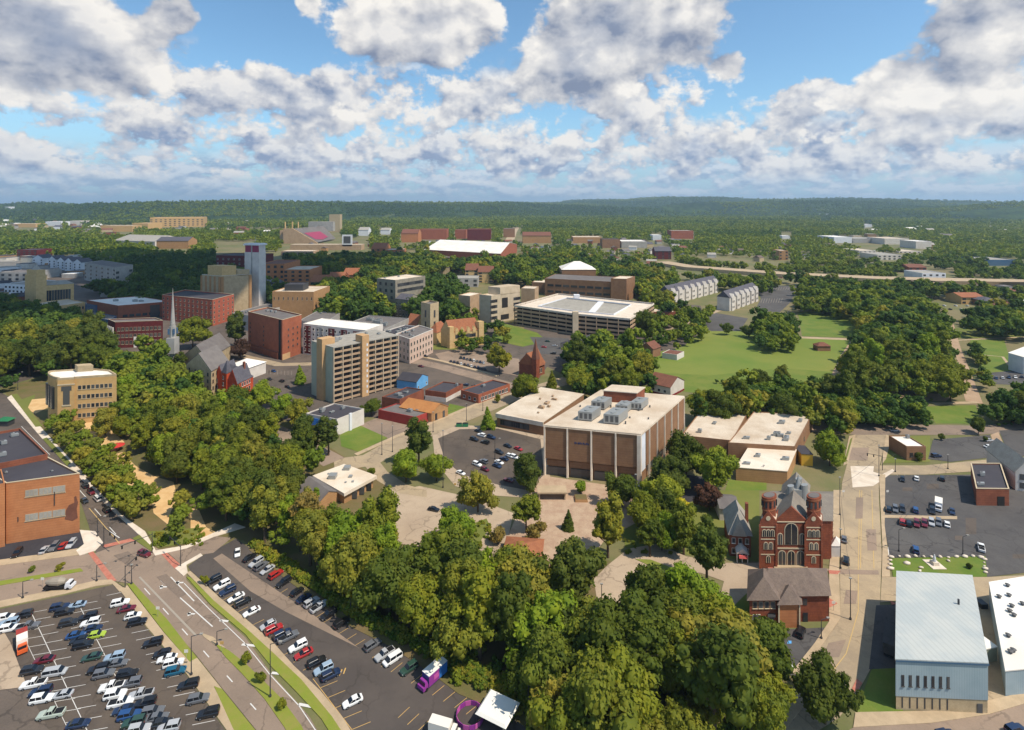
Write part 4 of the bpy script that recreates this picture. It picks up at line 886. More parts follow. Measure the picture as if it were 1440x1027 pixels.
# ---------------------------------------------------------------- campus middle
def parking_garage():
    H = 18.5
    L_, M_, R_, Q_, K_ = G(723, 431, H), G(809, 443, H), G(886, 450, H), G(920, 428, H), G(785, 414, H)
    root = empty('parking_garage', (M_.x, M_.y, 0), 'five-level tan parking garage with a white top deck and open courtyards', 'parking garage')
    P = [Vector((p.x, p.y)) for p in (L_, M_, R_, Q_, K_)]; cen = sum(P, Vector((0, 0)))/5
    ins = lambda f: [cen+(p-cen)*f for p in P]
    m = MB(); m.prism([tuple(p) for p in ins(.955)], 0, H-1.4); m.build('core', 'opening_shade', root)  # solid dark core paints the shade between the decks
    nl = 5; fh = H/nl
    for k in range(nl+1):
        m = MB(); z = k*fh
        for i in range(5):
            a, b = P[i], P[(i+1) % 5]; d = (b-a).normalized(); n = Vector((d.y, -d.x))
            if n.dot(a-cen) < 0: n = -n
            q = [a, b, b-n*.5, a-n*.5]; z1 = z+(1.35 if k < nl else 1.2); m.prism([tuple(v) for v in q], max(z-.45, 0), z1)
        m.build('deck_edge', 'precast_tan' if k < nl else 'concrete_pale', root)
    m = MB()
    for i in range(5):
        a, b = P[i], P[(i+1) % 5]; L = (b-a).length; nn = max(2, int(L/9))
        for j in range(nn+1):
            p = a.lerp(b, j/nn); p = cen+(p-cen)*.992; m.box(p.x-.35, p.x+.35, p.y-.35, p.y+.35, 0, H)
    m.build('columns', 'precast_tan', root)
    m = MB(); p = M_; m.box(p.x-2.6, p.x+2.6, p.y-3.0, p.y+2, 0, H+3.2); m.build('stair_tower', 'precast', root)
    # top: white ring deck, lower inner ramps
    m = MB(); m.prism([tuple(p) for p in ins(.96)], H-.9, H-.5); m.build('top_deck', 'roof_pale_grey', root)
    m = MB(); I = ins(.66); O = ins(.965)
    for i in range(5):
        j = (i+1) % 5; m.prism([tuple(O[i]), tuple(O[j]), tuple(I[j]), tuple(I[i])], H-.45, H-.05)
    m.build('upper_deck', 'concrete_pale', root)
    m = MB()
    for i in range(5):
        j = (i+1) % 5; a, b = I[i], I[j]; d = (b-a).normalized(); n = Vector((d.y, -d.x))*.3
        m.prism([tuple(a-n), tuple(b-n), tuple(b+n), tuple(a+n)], H-.04, H+1.1)
    a, b = I[1].lerp(I[2], .35), I[3].lerp(I[4], .45); d = (b-a).normalized(); n = Vector((d.y, -d.x))*3
    m.prism([tuple(a-n), tuple(b-n), tuple(b+n), tuple(a+n)], H-.5, H+.4)
    m.build('ramp_wall', 'white_panel', root)
    m = MB(); q = G(820, 433, H); m.box(q.x-3, q.x+3, q.y+50, q.y+56, H-.4, H+4); m.build('lift_head', 'white_panel', root)
parking_garage()
r, fr, h = bld('stone_hall', 'golden stone hall with a red-brown gabled roof and rows of dormers', 'hall', (620, 486), (634, 490), (675, 485), 0, 'stone_gold', 'roof_tile', h=13, rtype='gable', axis='v', rise=9, over=.3, wins=((1, 2, 10, 1.6, 2.2, 3, 5, dict(style='dark', m0=4)),))
for v in (.2, .4, .6, .8):
    q = MB(fr.T); q.gable(fr.U-4, fr.U+.4, fr.V*v-1.6, fr.V*v+1.6, 14, 2.6, 'u'); q.box(fr.U-4, fr.U+.35, fr.V*v-1.5, fr.V*v+1.5, 11, 14); q.build('dormer', 'stone_gold', r)
q = MB(fr.T); q.box(fr.U-3, fr.U+1.5, fr.V-2, fr.V+2.5, 0, 20); q.box(fr.U-2, fr.U+1.5, -2, 2, 0, 18); q.build('corner_turret', 'stone_gold', r)
r, fr, h = bld('stone_tower', 'square beige gothic tower between red-brown roofs', 'tower', (592, 474), (605, 478), (617, 474), 0, 'stone_beige', 'roof_grey', h=30, par=1.6, wins=((0, 2, 1, 2.2, 6, 9, 10, dict(style='dark')), (1, 2, 1, 2.2, 6, 9, 10, dict(style='dark'))))
bld('stone_hall', 'small red-brown gabled stone chapel left of the gothic tower', 'chapel', (571, 470), (586, 473), (598, 466), 0, 'stone_gold', 'roof_tile', h=9, rtype='gable', rise=8, over=.3)
bld('stone_hall', 'polygonal red-brown roofed hall right of the gothic tower', 'hall', (603, 482), (614, 485), (630, 478), 0, 'stone_gold', 'roof_tile', h=10, rtype='hip', rise=7)
r, fr, h = bld('stone_block', 'tall grey stone hall with dark window bands and a white roof among trees', 'hall', (530, 441), (556, 445), (598, 436), 0, 'stone_grey', 'roof_white', h=38, units=2, seed=3, wins=((0, 5, 3, 3, 3, 4, 7, dict(style='dark', m0=4)), (1, 2, 9, 4, 3, 25, 6.4, dict(style='dark', m0=3))))
bld('stone_block', 'lower grey stone wing with narrow windows below the tall grey hall', 'hall', (556, 447), (574, 449), None, 0, 'stone_grey', 'roof_slate', h=20, depth=20, rtype='gable', rise=4, wins=((0, 3, 4, 1.4, 2.6, 3, 5.5, dict(style='white')),))
bld('campus_building', 'blank beige stair block left of the beige campus building', 'building', (645, 448), (661, 450), None, 0, 'precast_tan', 'roof_white', h=24, depth=22)
r, fr, h = bld('campus_building', 'beige concrete campus building with square windows and a stepped roof', 'building', (674, 453), (691, 455), (731, 448), 0, 'precast', 'roof_white', h=27, par=1, wins=((1, 4, 3, 4.5, 2.6, 4, 5.6, dict(style='dark', m0=3, m1=34)), (1, 3, 3, 4.5, 2.6, 9, 5.6, dict(style='dark', m0=34, m1=4))))
q = MB(fr.T); q.box(0, fr.U, fr.V*.3, fr.V, h, h+8); q.build('upper_storey', 'precast', r)
q = MB(fr.T); q.box(fr.U-.1, fr.U+.2, fr.V*.32, fr.V*.6, 2, 7); q.box(fr.U-.1, fr.U+.25, fr.V*.36, fr.V*.56, 14, 24); q.build('recess_shade', 'opening_shade', r)  # dark boxes on the wall face paint the shade of recesses
bld('campus_building', 'beige block with a narrow end behind the campus building, left of the garage', 'building', (733, 430), (752, 431), None, 0, 'precast_tan', 'roof_cream', h=20, depth=20)
r, fr, h = bld('campus_building', 'long brown concrete building with horizontal window bands behind the garage', 'building', (766, 416), (862, 422), None, 0, 'brick_brown', 'roof_grey', h=22, depth=50, wins=((0, 2, 8, 8, 2.5, 5, 8, dict(style='dark', m0=4)),))
bld('campus_building', 'square brown tower block at the right end of the long brown building', 'building', (859, 423), (881, 424), (893, 419), 0, 'brick_brown', 'roof_white', h=27)
bld('campus_building', 'brown block with a white pyramid roof above the long brown building', 'building', (790, 405), (838, 405), None, 0, 'brick_brown', 'roof_snow', h=26, depth=40, rtype='hip', rise=10)
bld('campus_building', 'low brown wing left of the long brown building', 'building', (748, 412), (790, 414), None, 0, 'brick_brown', 'roof_white', h=14, depth=30)
bld('house', 'low dark roofed pavilion in front of the garage', 'pavilion', (788, 491), (822, 495), (856, 484), 0, 'precast', 'roof_dark', h=5, rtype='hip', rise=4)
bld('brick_row', 'low orange brick row with a pale roof right of the garage', 'building', (905, 452), (950, 452), None, 0, 'brick_hotel', 'roof_cream', h=9, depth=20, wins=((0, 1, 6, 3, 3, 3, 3, dict(style='dark')),))
# little spire church
def spire_church():
    a, b, c = G(730, 527), G(752, 531), G(766, 526); fr = Frame(a, b, c); U, V = fr.U, fr.V
    root = empty('chapel', (b.x, b.y, 0), 'small brick chapel with steep orange roofs and a dark needle spire', 'church')
    m = MB(fr.T); m.box(0, U, 0, V, 0, 8); m.wallpoly([(0, 8), (U, 8), (U/2, 15)], 0, .4); m.build('wall', 'brick_red', root)
    m = MB(fr.T); m.gable(-.5, U+.5, -.4, V+.4, 8.02, 8, 'v'); m.hip(U*.45, U+1, V*.15, V*.95, 7, 13); m.build('roof', 'roof_tile', root)
    m = MB(fr.T); m.box(U-1, U+2.6, -2, 1.6, 0, 13); m.build('tower', 'brick_church', root)
    m = MB(fr.T); m.box(U-1.2, U+2.8, -2.2, 1.8, 13, 27, top=(1.95, 1.95)); m.build('spire', 'roof_brown', root)
    windows(root, fr, 1, 1, 3, 1.2, 3, 2, 3, style='stone', m0=3)
spire_church()
bld('house', 'pinkish two-storey house with a brown roof at the corner of the big field', 'house', (900, 501), (918, 504), (929, 500), 0, 'brick_brown', 'roof_brown', h=7, rtype='gable', axis='v', rise=4)
bld('shop', 'low brown roofed shed with a white end wall by the big field', 'building', (931, 504), (952, 507), (962, 502), 0, 'stucco_white', 'roof_brown', h=4, par=.3)
bld('house', 'brown roofed house with red and white gable walls above the brown block', 'house', (911, 551), (943, 559), (962, 549), 0, 'stucco_white', 'roof_brown', h=6.2, rtype='gable', rise=4.2, over=.8, wins=((0, 1, 3, 1.6, 1.6, 2, 3, dict(style='white', m0=3)),), base_band=(1.2, 'dark_red'))
# townhouse rows
for i, ((x0, y0), (x1, y1), n) in enumerate((((942, 429), (1010, 411), 8), ((1026, 438), (1066, 423), 6))):
    root = None
    a, b = G(x0, y0), G(x1, y1); fr = Frame(a, b, None, 24); U = fr.U
    root = empty('townhouse_row', (a.x, a.y, 0), ['long row of white gabled townhouses running up to the freeway', 'shorter row of white gabled townhouses beside the long car park'][i], 'townhouses')
    m = MB(fr.T); m.box(0, U, 0, 14, 0, 15); m.build('wall', 'stucco_white', root)
    m = MB(fr.T); m.gable(-.6, U+.6, -.6, 14.6, 15.05, 7, 'u'); m.build('roof', 'roof_slate', root)
    for k in range(n):
        u = U*(k+.5)/n; q = MB(fr.T); q.wallpoly([(u-4, 0), (u+4, 0), (u+4, 15), (u, 19), (u-4, 15)], -1.5, 3); g = q.build('gable_bay', 'stucco_white', root)
        q = MB(fr.T); q.box(u-2.6, u-.8, -1.62, -1.5, 3, 5); q.box(u+.8, u+2.6, -1.62, -1.5, 3, 5); q.box(u-2.6, u-.8, -1.62, -1.5, 9, 11.2); q.box(u+.8, u+2.6, -1.62, -1.5, 9, 11.2); q.build('window', 'glass', g)
# ---------------------------------------------------------------- stadium and far campus
def stadium():
    a, b = G(398, 343), G(446, 343); fr = Frame(a, b, None, 90); U = fr.U; T0 = fr.T; fr.T = lambda u, v, z: T0(u, v, z*.74); root = empty('stadium_stand', (a.x, a.y, 0), 'sloping stadium stand with a magenta block of seats and a press box', 'stadium')
    m = MB(fr.T)
    m.wallpoly([(0, 0), (U, 0), (U, 4), (U*.28, 62), (0, 62)], 0, 6); m.box(-14, U*.1, 10, 60, 0, 54); m.build('frame', 'precast_tan', root)
    q = MB(fr.T); q.face(q.pt(U*.3, 6, 62), q.pt(U*.62, 170, 62), q.pt(U, 170, 6), q.pt(U, 6, 6)); q.poly([(U*.3, 6, 61), (U*.62, 170, 61), (U, 170, 5), (U, 6, 5)]); q.poly([(U*.3, 6, 61), (U*.3, 6, 62), (U, 6, 6), (U, 6, 5)]); q.build('seating', 'roof_grey', root)
    def s(t, v, z=.6): return (U*(.3+.7*t)+U*.32*(v/164)*(1-t), 6+v, 62-56*t+z)
    q = MB(fr.T); P = [(.35, 10), (.35, 110), (.78, 120), (.9, 60), (.82, 15)]; q.poly([s(*p) for p in P]); q.poly([s(*p, .1) for p in P]); q.build('seat_block', 'magenta', root)
    q = MB(fr.T); q.box(U*.1, U*.9, 175, 195, 40, 82); q.build('press_box', 'concrete_grey', root)
    for x in (-8, 14, 32):
        q = MB(fr.T); q.cyl(U*.02+x, 30, 2, 60, 88, 6); q.build('roof_mast', 'stone_gold', root)
stadium()
a = G(481, 352); root = empty('scoreboard', (a.x, a.y, 0), 'white framed stadium scoreboard with a dark screen', 'scoreboard')
m = MB(lambda u, v, z: (a.x+u, a.y+v, z)); m.box(0, 26, 0, 3, 10, 40); m.box(4, 5.5, 1, 2, 0, 10); m.box(20, 21.5, 1, 2, 0, 10); m.build('board', 'white_panel', root)
m = MB(m.T); m.box(4, 22, -.4, 0, 18, 36); m.build('screen', 'glass', root)
bld('seating_bank', 'low tan terrace below the stadium scoreboard', 'stand', (408, 352), (508, 352), None, 0, 'precast_tan', 'precast', h=14, depth=30, par=0)
r, fr, h = bld('field_house', 'huge low sports hall with a bright white roof and brick front', 'sports hall', (597, 364), (704, 371), (727, 355), 0, 'brick_hotel', 'roof_snow', h=20, rtype='gable', rise=13, over=1.5)
bld('brick_hall', 'brick end block of the white roofed sports hall', 'building', (600, 376), (632, 378), None, 0, 'brick_hotel', 'roof_grey', h=20, depth=20, wins=((0, 2, 4, 4, 4, 4, 8, dict(style='stone')),))
FAR = [  # x0, x1, base y, top y, depth, wall, roof, type, label
 (522, 542, 366, 343, 50, 'brick_orange', 'roof_tile', 'gable', 'orange brick hall left of the white sports hall'),
 (542, 566, 367, 352, 40, 'brick_orange', 'roof_cream', 'flat', 'low orange brick block joined to the orange hall'),
 (564, 588, 341, 323, 60, 'brick_orange', 'roof_brown', 'gable', 'orange dormitory behind the sports hall, first of the brick row'),
 (590, 628, 337, 323, 60, 'brick_hotel', 'roof_brown', 'flat', 'long brick dormitory behind the white sports hall roof'),
 (640, 655, 336, 324, 60, 'brick_hotel', 'roof_brown', 'flat', 'small square brick dormitory above the white sports hall'),
 (657, 690, 338, 323, 60, 'brick_maroon', 'roof_brown', 'flat', 'dark brick dormitory, last of the row behind the sports hall'),
 (365, 400, 400, 372, 60, 'brick_orange', 'roof_brown', 'flat', 'orange brick campus hall right of the white sign tower'),
 (398, 436, 402, 380, 50, 'brick_orange', 'roof_cream', 'flat', 'lower orange hall with a pale roof right of the sign tower'),
 (436, 460, 414, 389, 30, 'brick_tan', 'roof_tile', 'gable', 'gabled brick dormitory with white chimneys, first of three'),
 (460, 482, 410, 385, 30, 'brick_hotel', 'roof_tile', 'gable', 'middle gabled brick dormitory of the three'),
 (482, 502, 404, 379, 30, 'brick_tan', 'roof_tile', 'gable', 'last gabled brick dormitory of the three, nearest the trees'),
 (654, 672, 396, 373, 40, 'stone_gold', 'roof_brown', 'gable', 'brown gabled stone hall above the beige campus building'),
 (672, 694, 398, 376, 30, 'stone_gold', 'roof_brown', 'gable', 'stone gable end beside the brown gabled hall'),
 (640, 672, 404, 392, 30, 'concrete_grey', 'roof_pale_grey', 'flat', 'low pale green roofed block below the brown gabled hall'),
 (735, 775, 342, 327, 60, 'brick_tan', 'roof_brown', 'gable', 'tan brick school with a brown roof beyond the sports hall'),
 (806, 846, 342, 334, 60, 'brick_tan', 'roof_cream', 'flat', 'low tan building among trees beyond the campus'),
 (847, 872, 349, 337, 40, 'brick_brown', 'roof_dark', 'flat', 'dark roofed low building in the distant trees'),
 (874, 910, 349, 340, 70, 'concrete_grey', 'roof_snow', 'flat', 'white roofed store in the distant trees'),
 (918, 930, 338, 331, 40, 'white_panel', 'roof_snow', 'flat', 'small white shed beyond the trees'),
 (944, 975, 336, 325, 50, 'brick_hotel', 'roof_pale_grey', 'flat', 'distant school with a red brick front'),
 (921, 944, 365, 348, 24, 'brick_maroon', 'roof_slate', 'gable', 'maroon gabled house near the freeway end'),
 (850, 870, 378, 366, 24, 'white_panel', 'roof_pale_grey', 'gable', 'white gabled house in the trees behind the brown tower'),
 (1173, 1198, 342, 334, 90, 'white_panel', 'roof_snow', 'flat', 'distant white store with a lilac tinted wall'),
 (1200, 1236, 342, 336, 90, 'concrete_grey', 'roof_pale_grey', 'flat', 'distant grey lilac warehouse joined to the white store'),
 (1244, 1278, 344, 336, 80, 'stucco_white', 'roof_cream', 'flat', 'distant cream roofed warehouse'),
 (1288, 1310, 350, 340, 60, 'stucco_white', 'roof_snow', 'flat', 'distant white roofed unit right of the cream warehouse'),
 (1208, 1232, 360, 353, 60, 'stucco_white', 'roof_cream', 'flat', 'cream roofed shed in the valley below the warehouses'),
 (1234, 1268, 366, 359, 60, 'stucco_white', 'roof_pale_grey', 'flat', 'pale roofed long shed in the valley'),
 (1264, 1295, 356, 354, 60, 'stucco_white', 'roof_cream', 'flat', 'thin pale roof line in the valley trees'),
 (1278, 1303, 384, 373, 30, 'brick_hotel', 'roof_brown', 'gable', 'pair of red gabled houses above the freeway bridge'),
 (1297, 1330, 394, 385, 40, 'white_panel', 'roof_pale_grey', 'flat', 'white sheds above the freeway bridge'),
 (1388, 1428, 374, 366, 60, 'glass_blue', 'roof_pale_grey', 'flat', 'bluish roofed store among trees at the right'),
 (1352, 1384, 428, 414, 24, 'brick_buff', 'roof_tile', 'gable', 'tan restaurant with a reddish roof under the freeway'),
 (1386, 1410, 432, 420, 24, 'brick_brown', 'roof_slate', 'hip', 'dark roofed shop right of the tan restaurant'),
 (1410, 1460, 442, 428, 30, 'brick_buff', 'roof_brown', 'hip', 'brown roofed shop at the right edge below the freeway'),
 (1096, 1108, 366, 353, 30, 'brick_tan', 'roof_cream', 'flat', 'small tan building inside the woods'),
 (1100, 1112, 336, 332, 30, 'white_panel', 'roof_snow', 'flat', 'tiny white building on the far wooded plain'),
 (1156, 1166, 306, 301, 60, 'white_panel', 'roof_snow', 'flat', 'cluster of white blocks on the far hillside'),
 (1216, 1226, 320, 316, 50, 'white_panel', 'roof_snow', 'flat', 'tiny far white building on the plain'),
 (463, 478, 327, 302, 30, 'stone_beige', 'roof_grey', 'flat', 'slim beige tower block rising from the far woods'),
 (478, 492, 305, 292, 60, 'concrete_grey', 'roof_grey', 'flat', 'pale block standing on the far skyline'),
 (504, 518, 332, 320, 40, 'white_panel', 'roof_pale_grey', 'gable', 'white house right of the scoreboard'),
 (535, 548, 330, 321, 40, 'white_panel', 'roof_pale_grey', 'gable', 'white house in trees before the orange dormitory'),
 (7, 12, 306, 291, 60, 'white_panel', 'roof_snow', 'flat', 'slim white tower on the horizon at the left'),
 (64, 86, 318, 312, 60, 'white_panel', 'roof_snow', 'flat', 'far white buildings in the left woods'),
 (98, 114, 317, 311, 60, 'stucco_white', 'roof_cream', 'flat', 'far cream building in the left woods'),
 (20, 50, 320, 315, 60, 'brick_buff', 'roof_cream', 'flat', 'far buff building at the left edge of the woods'),
 (142, 186, 326, 318, 60, 'brick_buff', 'roof_cream', 'flat', 'far buff row left of the hospital annexe'),
 (220, 265, 350, 334, 40, 'brick_tan', 'roof_slate', 'gable', 'brown roofed row right of the grey hall'),
 (24, 52, 362, 352, 40, 'brick_maroon', 'roof_dark', 'flat', 'dark brick block in shade at the left'),
 (0, 38, 396, 384, 60, 'concrete_grey', 'roof_grey', 'flat', 'grey flat roofed sheds at the left edge'),
 (196, 226, 372, 362, 30, 'white_panel', 'roof_pale_grey', 'gable', 'pale gabled house in the dark trees'),
 (395, 440, 360, 354, 40, 'precast_tan', 'roof_cream', 'flat', 'low tan sheds below the stadium'),
 (500, 520, 398, 388, 30, 'precast_tan', 'roof_cream', 'flat', 'tan flat building in the trees behind the dormitories'),
 (708, 724, 334, 322, 50, 'brick_brown', 'roof_grey', 'flat', 'brown block beside the pale road beyond the sports hall'),
 (757, 775, 372, 364, 24, 'brick_tan', 'roof_brown', 'gable', 'brown gabled house right of the sports hall'),
]
for (x0, x1, yb, yt, dp, wl_, rf, ty, lab) in FAR:
    h = hgt(yb, yt); rs = h*.3 if ty != 'flat' else 0
    wd = (x1-x0)*CAM/(yb-HY); nr = max(1, min(4, int(h/5))); nc = max(2, min(9, int(wd/9)))
    cat = 'house' if 'house' in lab and 'warehouse' not in lab else 'building'
    bld('house' if cat == 'house' else 'far_building', lab, cat, (x0, yb), (x1, yb), None, 0, wl_, rf, h=h-rs, depth=dp, rtype=ty, rise=rs, over=1, par=.8, group=None,
        wins=((0, nr, nc, wd/nc*.42, (h-rs)/nr*.45, (h-rs)/nr*.3, (h-rs)/nr, dict(style='dark', m0=wd*.05)),) if wl_ not in ('glass_blue',) and yb > 352 else ())
road('road', 'concrete', [(716, 340), (722, 326), (728, 318)], 30, .3)
# freeway bridge
r, fr, h = bld('freeway_bridge', 'concrete freeway bridge with painted dark openings at the right', 'bridge', (1293, 408), (1326, 408.5), None, 0, 'opening_shade', 'concrete', h=9, depth=30, par=1.2)  # solid dark walls paint the shade beneath the deck
road('freeway_deck', 'concrete', [(1240, 399), (1293, 402), (1330, 403), (1500, 404)], 18, 9.0)
# ---------------------------------------------------------------- right foreground
def red_church():
    a, b = G(1068.6, 800), G(1156, 801); fr = Frame(a, b, None, 40); U = fr.U
    # body runs back along the street, which is seen end-on
    d2 = (G(1160, 700)-G(1156, 801)); d2 = Vector((d2.x, d2.y)).normalized(); fr.g = d2
    root = empty('brick_church', (a.x, a.y, 0), 'large red brick church with two round-topped towers and a big arched window', 'church')
    tw = U*.27; D = 27
    m = MB(fr.T); m.box(tw*.9, U-tw*.9, .8, 8, 0, 15.6); m.box(1.2, U+3, 6, D, 0, 13); m.box(U-1, U+3.4, 10, 20, 0, 14.5)
    um = U/2; g0, g1 = tw*.95, U-tw*.95
    m.wallpoly([(g0, 15.6), (g1, 15.6), (um, 20.2)], .8, 1.6); m.build('wall', 'brick_church', root)
    m = MB(fr.T); m.gable(g0-.3, g1+.3, 1.5, D+1, 15.2, 4.9, 'v'); m.gable(.6, U+3.6, 5.6, D+.6, 13.05, 4.2, 'u'); m.build('roof', 'roof_church', root)
    for s in (0, 1):
        u0 = 0 if s == 0 else U-tw; c = u0+tw/2
        m = MB(fr.T); m.box(u0, u0+tw, 0, tw*.95, 0, 15.5)
        for vv in (0, tw*.95-.6): m.wallpoly([(u0, 15.5), (u0+tw, 15.5), (c, 19.2)], vv, vv+.6)
        for uu in (u0-.25, u0+tw-.35): m.box(uu, uu+.6, -.25, .35, 0, 14.6); 
        t = m.build('tower', 'brick_church', root)
        m = MB(fr.T); m.gable(u0+.1, u0+tw-.1, .55, tw*.95-.1, 15.4, 3.6, 'v'); m.build('tower_roof', 'roof_cream', t)
        m = MB(fr.T); m.cyl(c, tw*.5, tw*.41, 15.5, 22.4, 20); m.cyl(c, tw*.5, tw*.45, 22.4, 23.0, 20); m.build('drum', 'brick_church', t)
        m = MB(fr.T); m.cyl(c, tw*.5, tw*.34, 23.0, 23.2, 20); m.build('drum_roof', 'roof_grey', t)
        m = MB(fr.T); m.cyl(c, tw*.5, tw*.46, 22.1, 22.38, 20); m.cyl(c, tw*.5, tw*.44, 18.6, 18.9, 20); m.build('stone_ring', 'roof_tile', t)
        for k in range(6):
            an = -math.pi/2+(k-2.5)*.62; r_ = tw*.41; m = MB(fr.T); x = c+r_*math.cos(an); y = tw*.5+r_*math.sin(an)
            m.box(x-.35, x+.35, y-.15, y+.15, 19.6, 21.6); m.build('drum_window', 'glass', t)
        m = MB(fr.T)
        for z in (4.6, 9.6, 13.6): m.box(u0-.1, u0+tw+.1, -.12, 0, z, z+.3)
        m.build('string_course', 'trim_stone', t)
        me3 = window_mesh(1.0, 2.2, 'stone-arch')
        for z, us in ((2.0, (c,)), (6.4, (c-.8, c+.8)), (10.6, (c-1.3, c, c+1.3))):
            for u in us:
                p = fr.A+fr.e*u; n = Vector((fr.e.y, -fr.e.x)); o = bpy.data.objects.new('window', me3)
                o.matrix_local = Matrix(((fr.e.x, n.x, 0, p.x-a.x), (fr.e.y, n.y, 0, p.y-a.y), (0, 0, 1, z), (0, 0, 0, 1))); link(o, root)
        m = MB(fr.T); m.cyl(c, 0, .01, 0, .01, 3) if False else None
        q = MB(lambda u, v, z: fr.T(c+u, -.12+v, 16.6+z))
        pts = [(.75*math.cos(6.283*i/12), .75*math.sin(6.283*i/12)) for i in range(12)]; q.wallpoly(pts, 0, .15); q.build('roundel', 'trim_stone', t)
    n = Vector((fr.e.y, -fr.e.x))
    def put(u, z, w, h, style='stone-arch', name='window', v=.8):
        p = fr.A+fr.e*u+fr.g*v; o = bpy.data.objects.new(name, window_mesh(w, h, style))
        o.matrix_local = Matrix(((fr.e.x, n.x, 0, p.x-a.x), (fr.e.y, n.y, 0, p.y-a.y), (0, 0, 1, z), (0, 0, 0, 1))); link(o, root)
    put(um, 7.6, 4.0, 7.0); put(um-3.6, 7.6, 1.3, 3.6); put(um+3.6, 7.6, 1.3, 3.6)
    for u in (um-3.0, um, um+3.0): put(u, .9, 2.2, 4.6, name='door')
    m = MB(fr.T); m.box(g0+.4, g1-.4, .6, .8, 6.2, 6.6); m.box(g0+.4, g1-.4, .6, .8, 15.0, 15.3); m.build('string_course', 'trim_stone', root)
    m = MB(fr.T)
    for i in range(5): m.box(g0-.5, g1+.5, -2.0+i*.4, .8, 0, .2+.17*i)
    m.build('steps', 'concrete', root)
    windows(root, fr, 1, 2, 5, 1.2, 2.6, 3, 5.5, style='stone', m0=12, m1=15, out=3.0)
    m = MB(fr.T); m.box(U+3, U+6, 7, 11, 0, 4); m.hip(U+2.8, U+6.2, 6.8, 11.2, 4, 2); m.build('porch', 'stucco_white', root)
    m = MB(fr.T); u, v = um+1.5, 15
    m.box(u-2, u+2, v-2, v+2, 17.5, 20); m.cyl(u-2.6, v-1, 1.2, 16, 21.2, 10); m.cyl(u+2.2, v-1, 1.2, 16, 21.6, 10); m.cyl(u, v+2, 1.2, 17, 22.4, 10)
    m.cyl(u, v, 1.2, 20, 24.5, 10, .15); m.build('roof_ventilator', 'hvac', root)
red_church()
def victorian():
    a, b = G(1026, 782), G(1056, 784); fr = Frame(a, b, None, 15); U = fr.U; fr.g = Vector((.25, .97))
    root = empty('victorian_house', (a.x, a.y, 0), 'red brick house with steep grey roofs and pink awning, left of the church', 'house')
    m = MB(fr.T); m.box(0, U, 0, 14, 0, 7.5); m.build('wall', 'brick_red', root)
    m = MB(fr.T); m.hip(-.6, U+.6, -.6, 14.6, 7.5, 6.5, run=4.2); m.gable(U*.1, U*.8, -1.0, 6, 7.45, 5.6, 'v'); m.build('roof', 'roof_pale_grey', root)
    m = MB(fr.T); m.box(U*.3, U*.62, -.8, 0, 8.3, 10.0); m.build('dormer', 'sky_blue_wall', root)
    m = MB(fr.T); m.box(U*.35, U*.57, -.86, -.8, 8.6, 9.6); m.build('dormer_window', 'glass', root)
    m = MB(fr.T); m.gable(U*.25, U*.8, -3.6, 0, 3.2, 1.6, 'v'); m.build('porch_roof', 'stucco_white', root)
    m = MB(fr.T)
    for u in (U*.28, U*.52, U*.77): m.box(u-.12, u+.12, -3.4, -3.16, 0, 3.2)
    m.build('porch_post', 'trim_white', root)
    m = MB(fr.T); m.box(U*.35, U*.75, -4.6, -3.6, 2.2, 3.0, top=(0, .3)); m.build('awning', 'pink_paint', root)
    m = MB(fr.T); m.box(U*.86, U*1.0, 5, 6.2, 7.5, 15.5); m.build('chimney', 'brick_red', root)
    windows(root, fr, 0, 2, 3, 1.0, 1.6, 1.2, 3.4, style='white', m0=.8)
victorian()
bld('house', 'small grey roofed outbuilding left of the pale roofed house', 'outbuilding', (1012, 732), (1040, 734), None, 0, 'stucco_white', 'roof_grey', h=4.5, depth=10, rtype='gable', rise=2)
def station():
    h = 7.8
    a, b = G(1054, 881), G(1166, 879.5); fr = Frame(a, b, None, 20); U = fr.U; fr.g = Vector((.42, .907)); V = 13
    root = empty('brick_station', (a.x, a.y, 0), 'two-storey red brick building with a brown hipped roof and projecting stair block', 'building')
    w = U*.36
    m = MB(fr.T); m.box(0, w, 0, V, 0, h); m.box(w, U, 1.6, V, 0, h); m.build('wall', 'brick_church', root)
    m = MB(fr.T); m.box(w+.3, w+6.2, -.8, 1.6, 0, h-1); m.build('stair_block', 'brick_orange', root)
    for u in (w+.2, w+6.1):
        m = MB(fr.T); m.box(u-.2, u+.2, -1.1, -.7, 0, h-.6); m.build('pilaster', 'trim_stone', root)
    m = MB(fr.T); m.hip(-.8, U+.8, .8, V+.8, h, 4.2); m.hip(-.8, w+.6, -.8, V*.8, h, 4.6, run=3.6); m.hip(w-.4, w+6.9, -1.5, 6, h-.9, 3.4); m.build('roof', 'roof_shingle', root)
    windows(root, fr, 0, 1, 4, 1.1, 1.7, 5.2, 3, style='stone', m0=1, m1=U-w+1.0); windows(root, fr, 0, 1, 2, 1.1, 1.7, 1.6, 3, style='white', m0=1, m1=U-w+5.2)
    m = MB(fr.T); m.box(w-2.6, w-1.2, -.12, 0, 0, 3.2); m.build('door', 'glass', root)
    m = MB(fr.T); m.box(w-3.0, w-.8, -1.4, 0, 3.3, 3.6); m.build('door_canopy', 'metal_dark', root)
    m = MB(fr.T); m.box(U-7.4, U-6.2, 1.45, 1.6, 4.8, 6.6); m.build('window', 'glass', root)
    m = MB(fr.T); m.box(U-7.4, U-6.0, 1.45, 1.6, 0, 2.6); m.build('door', 'glass', root)
station()
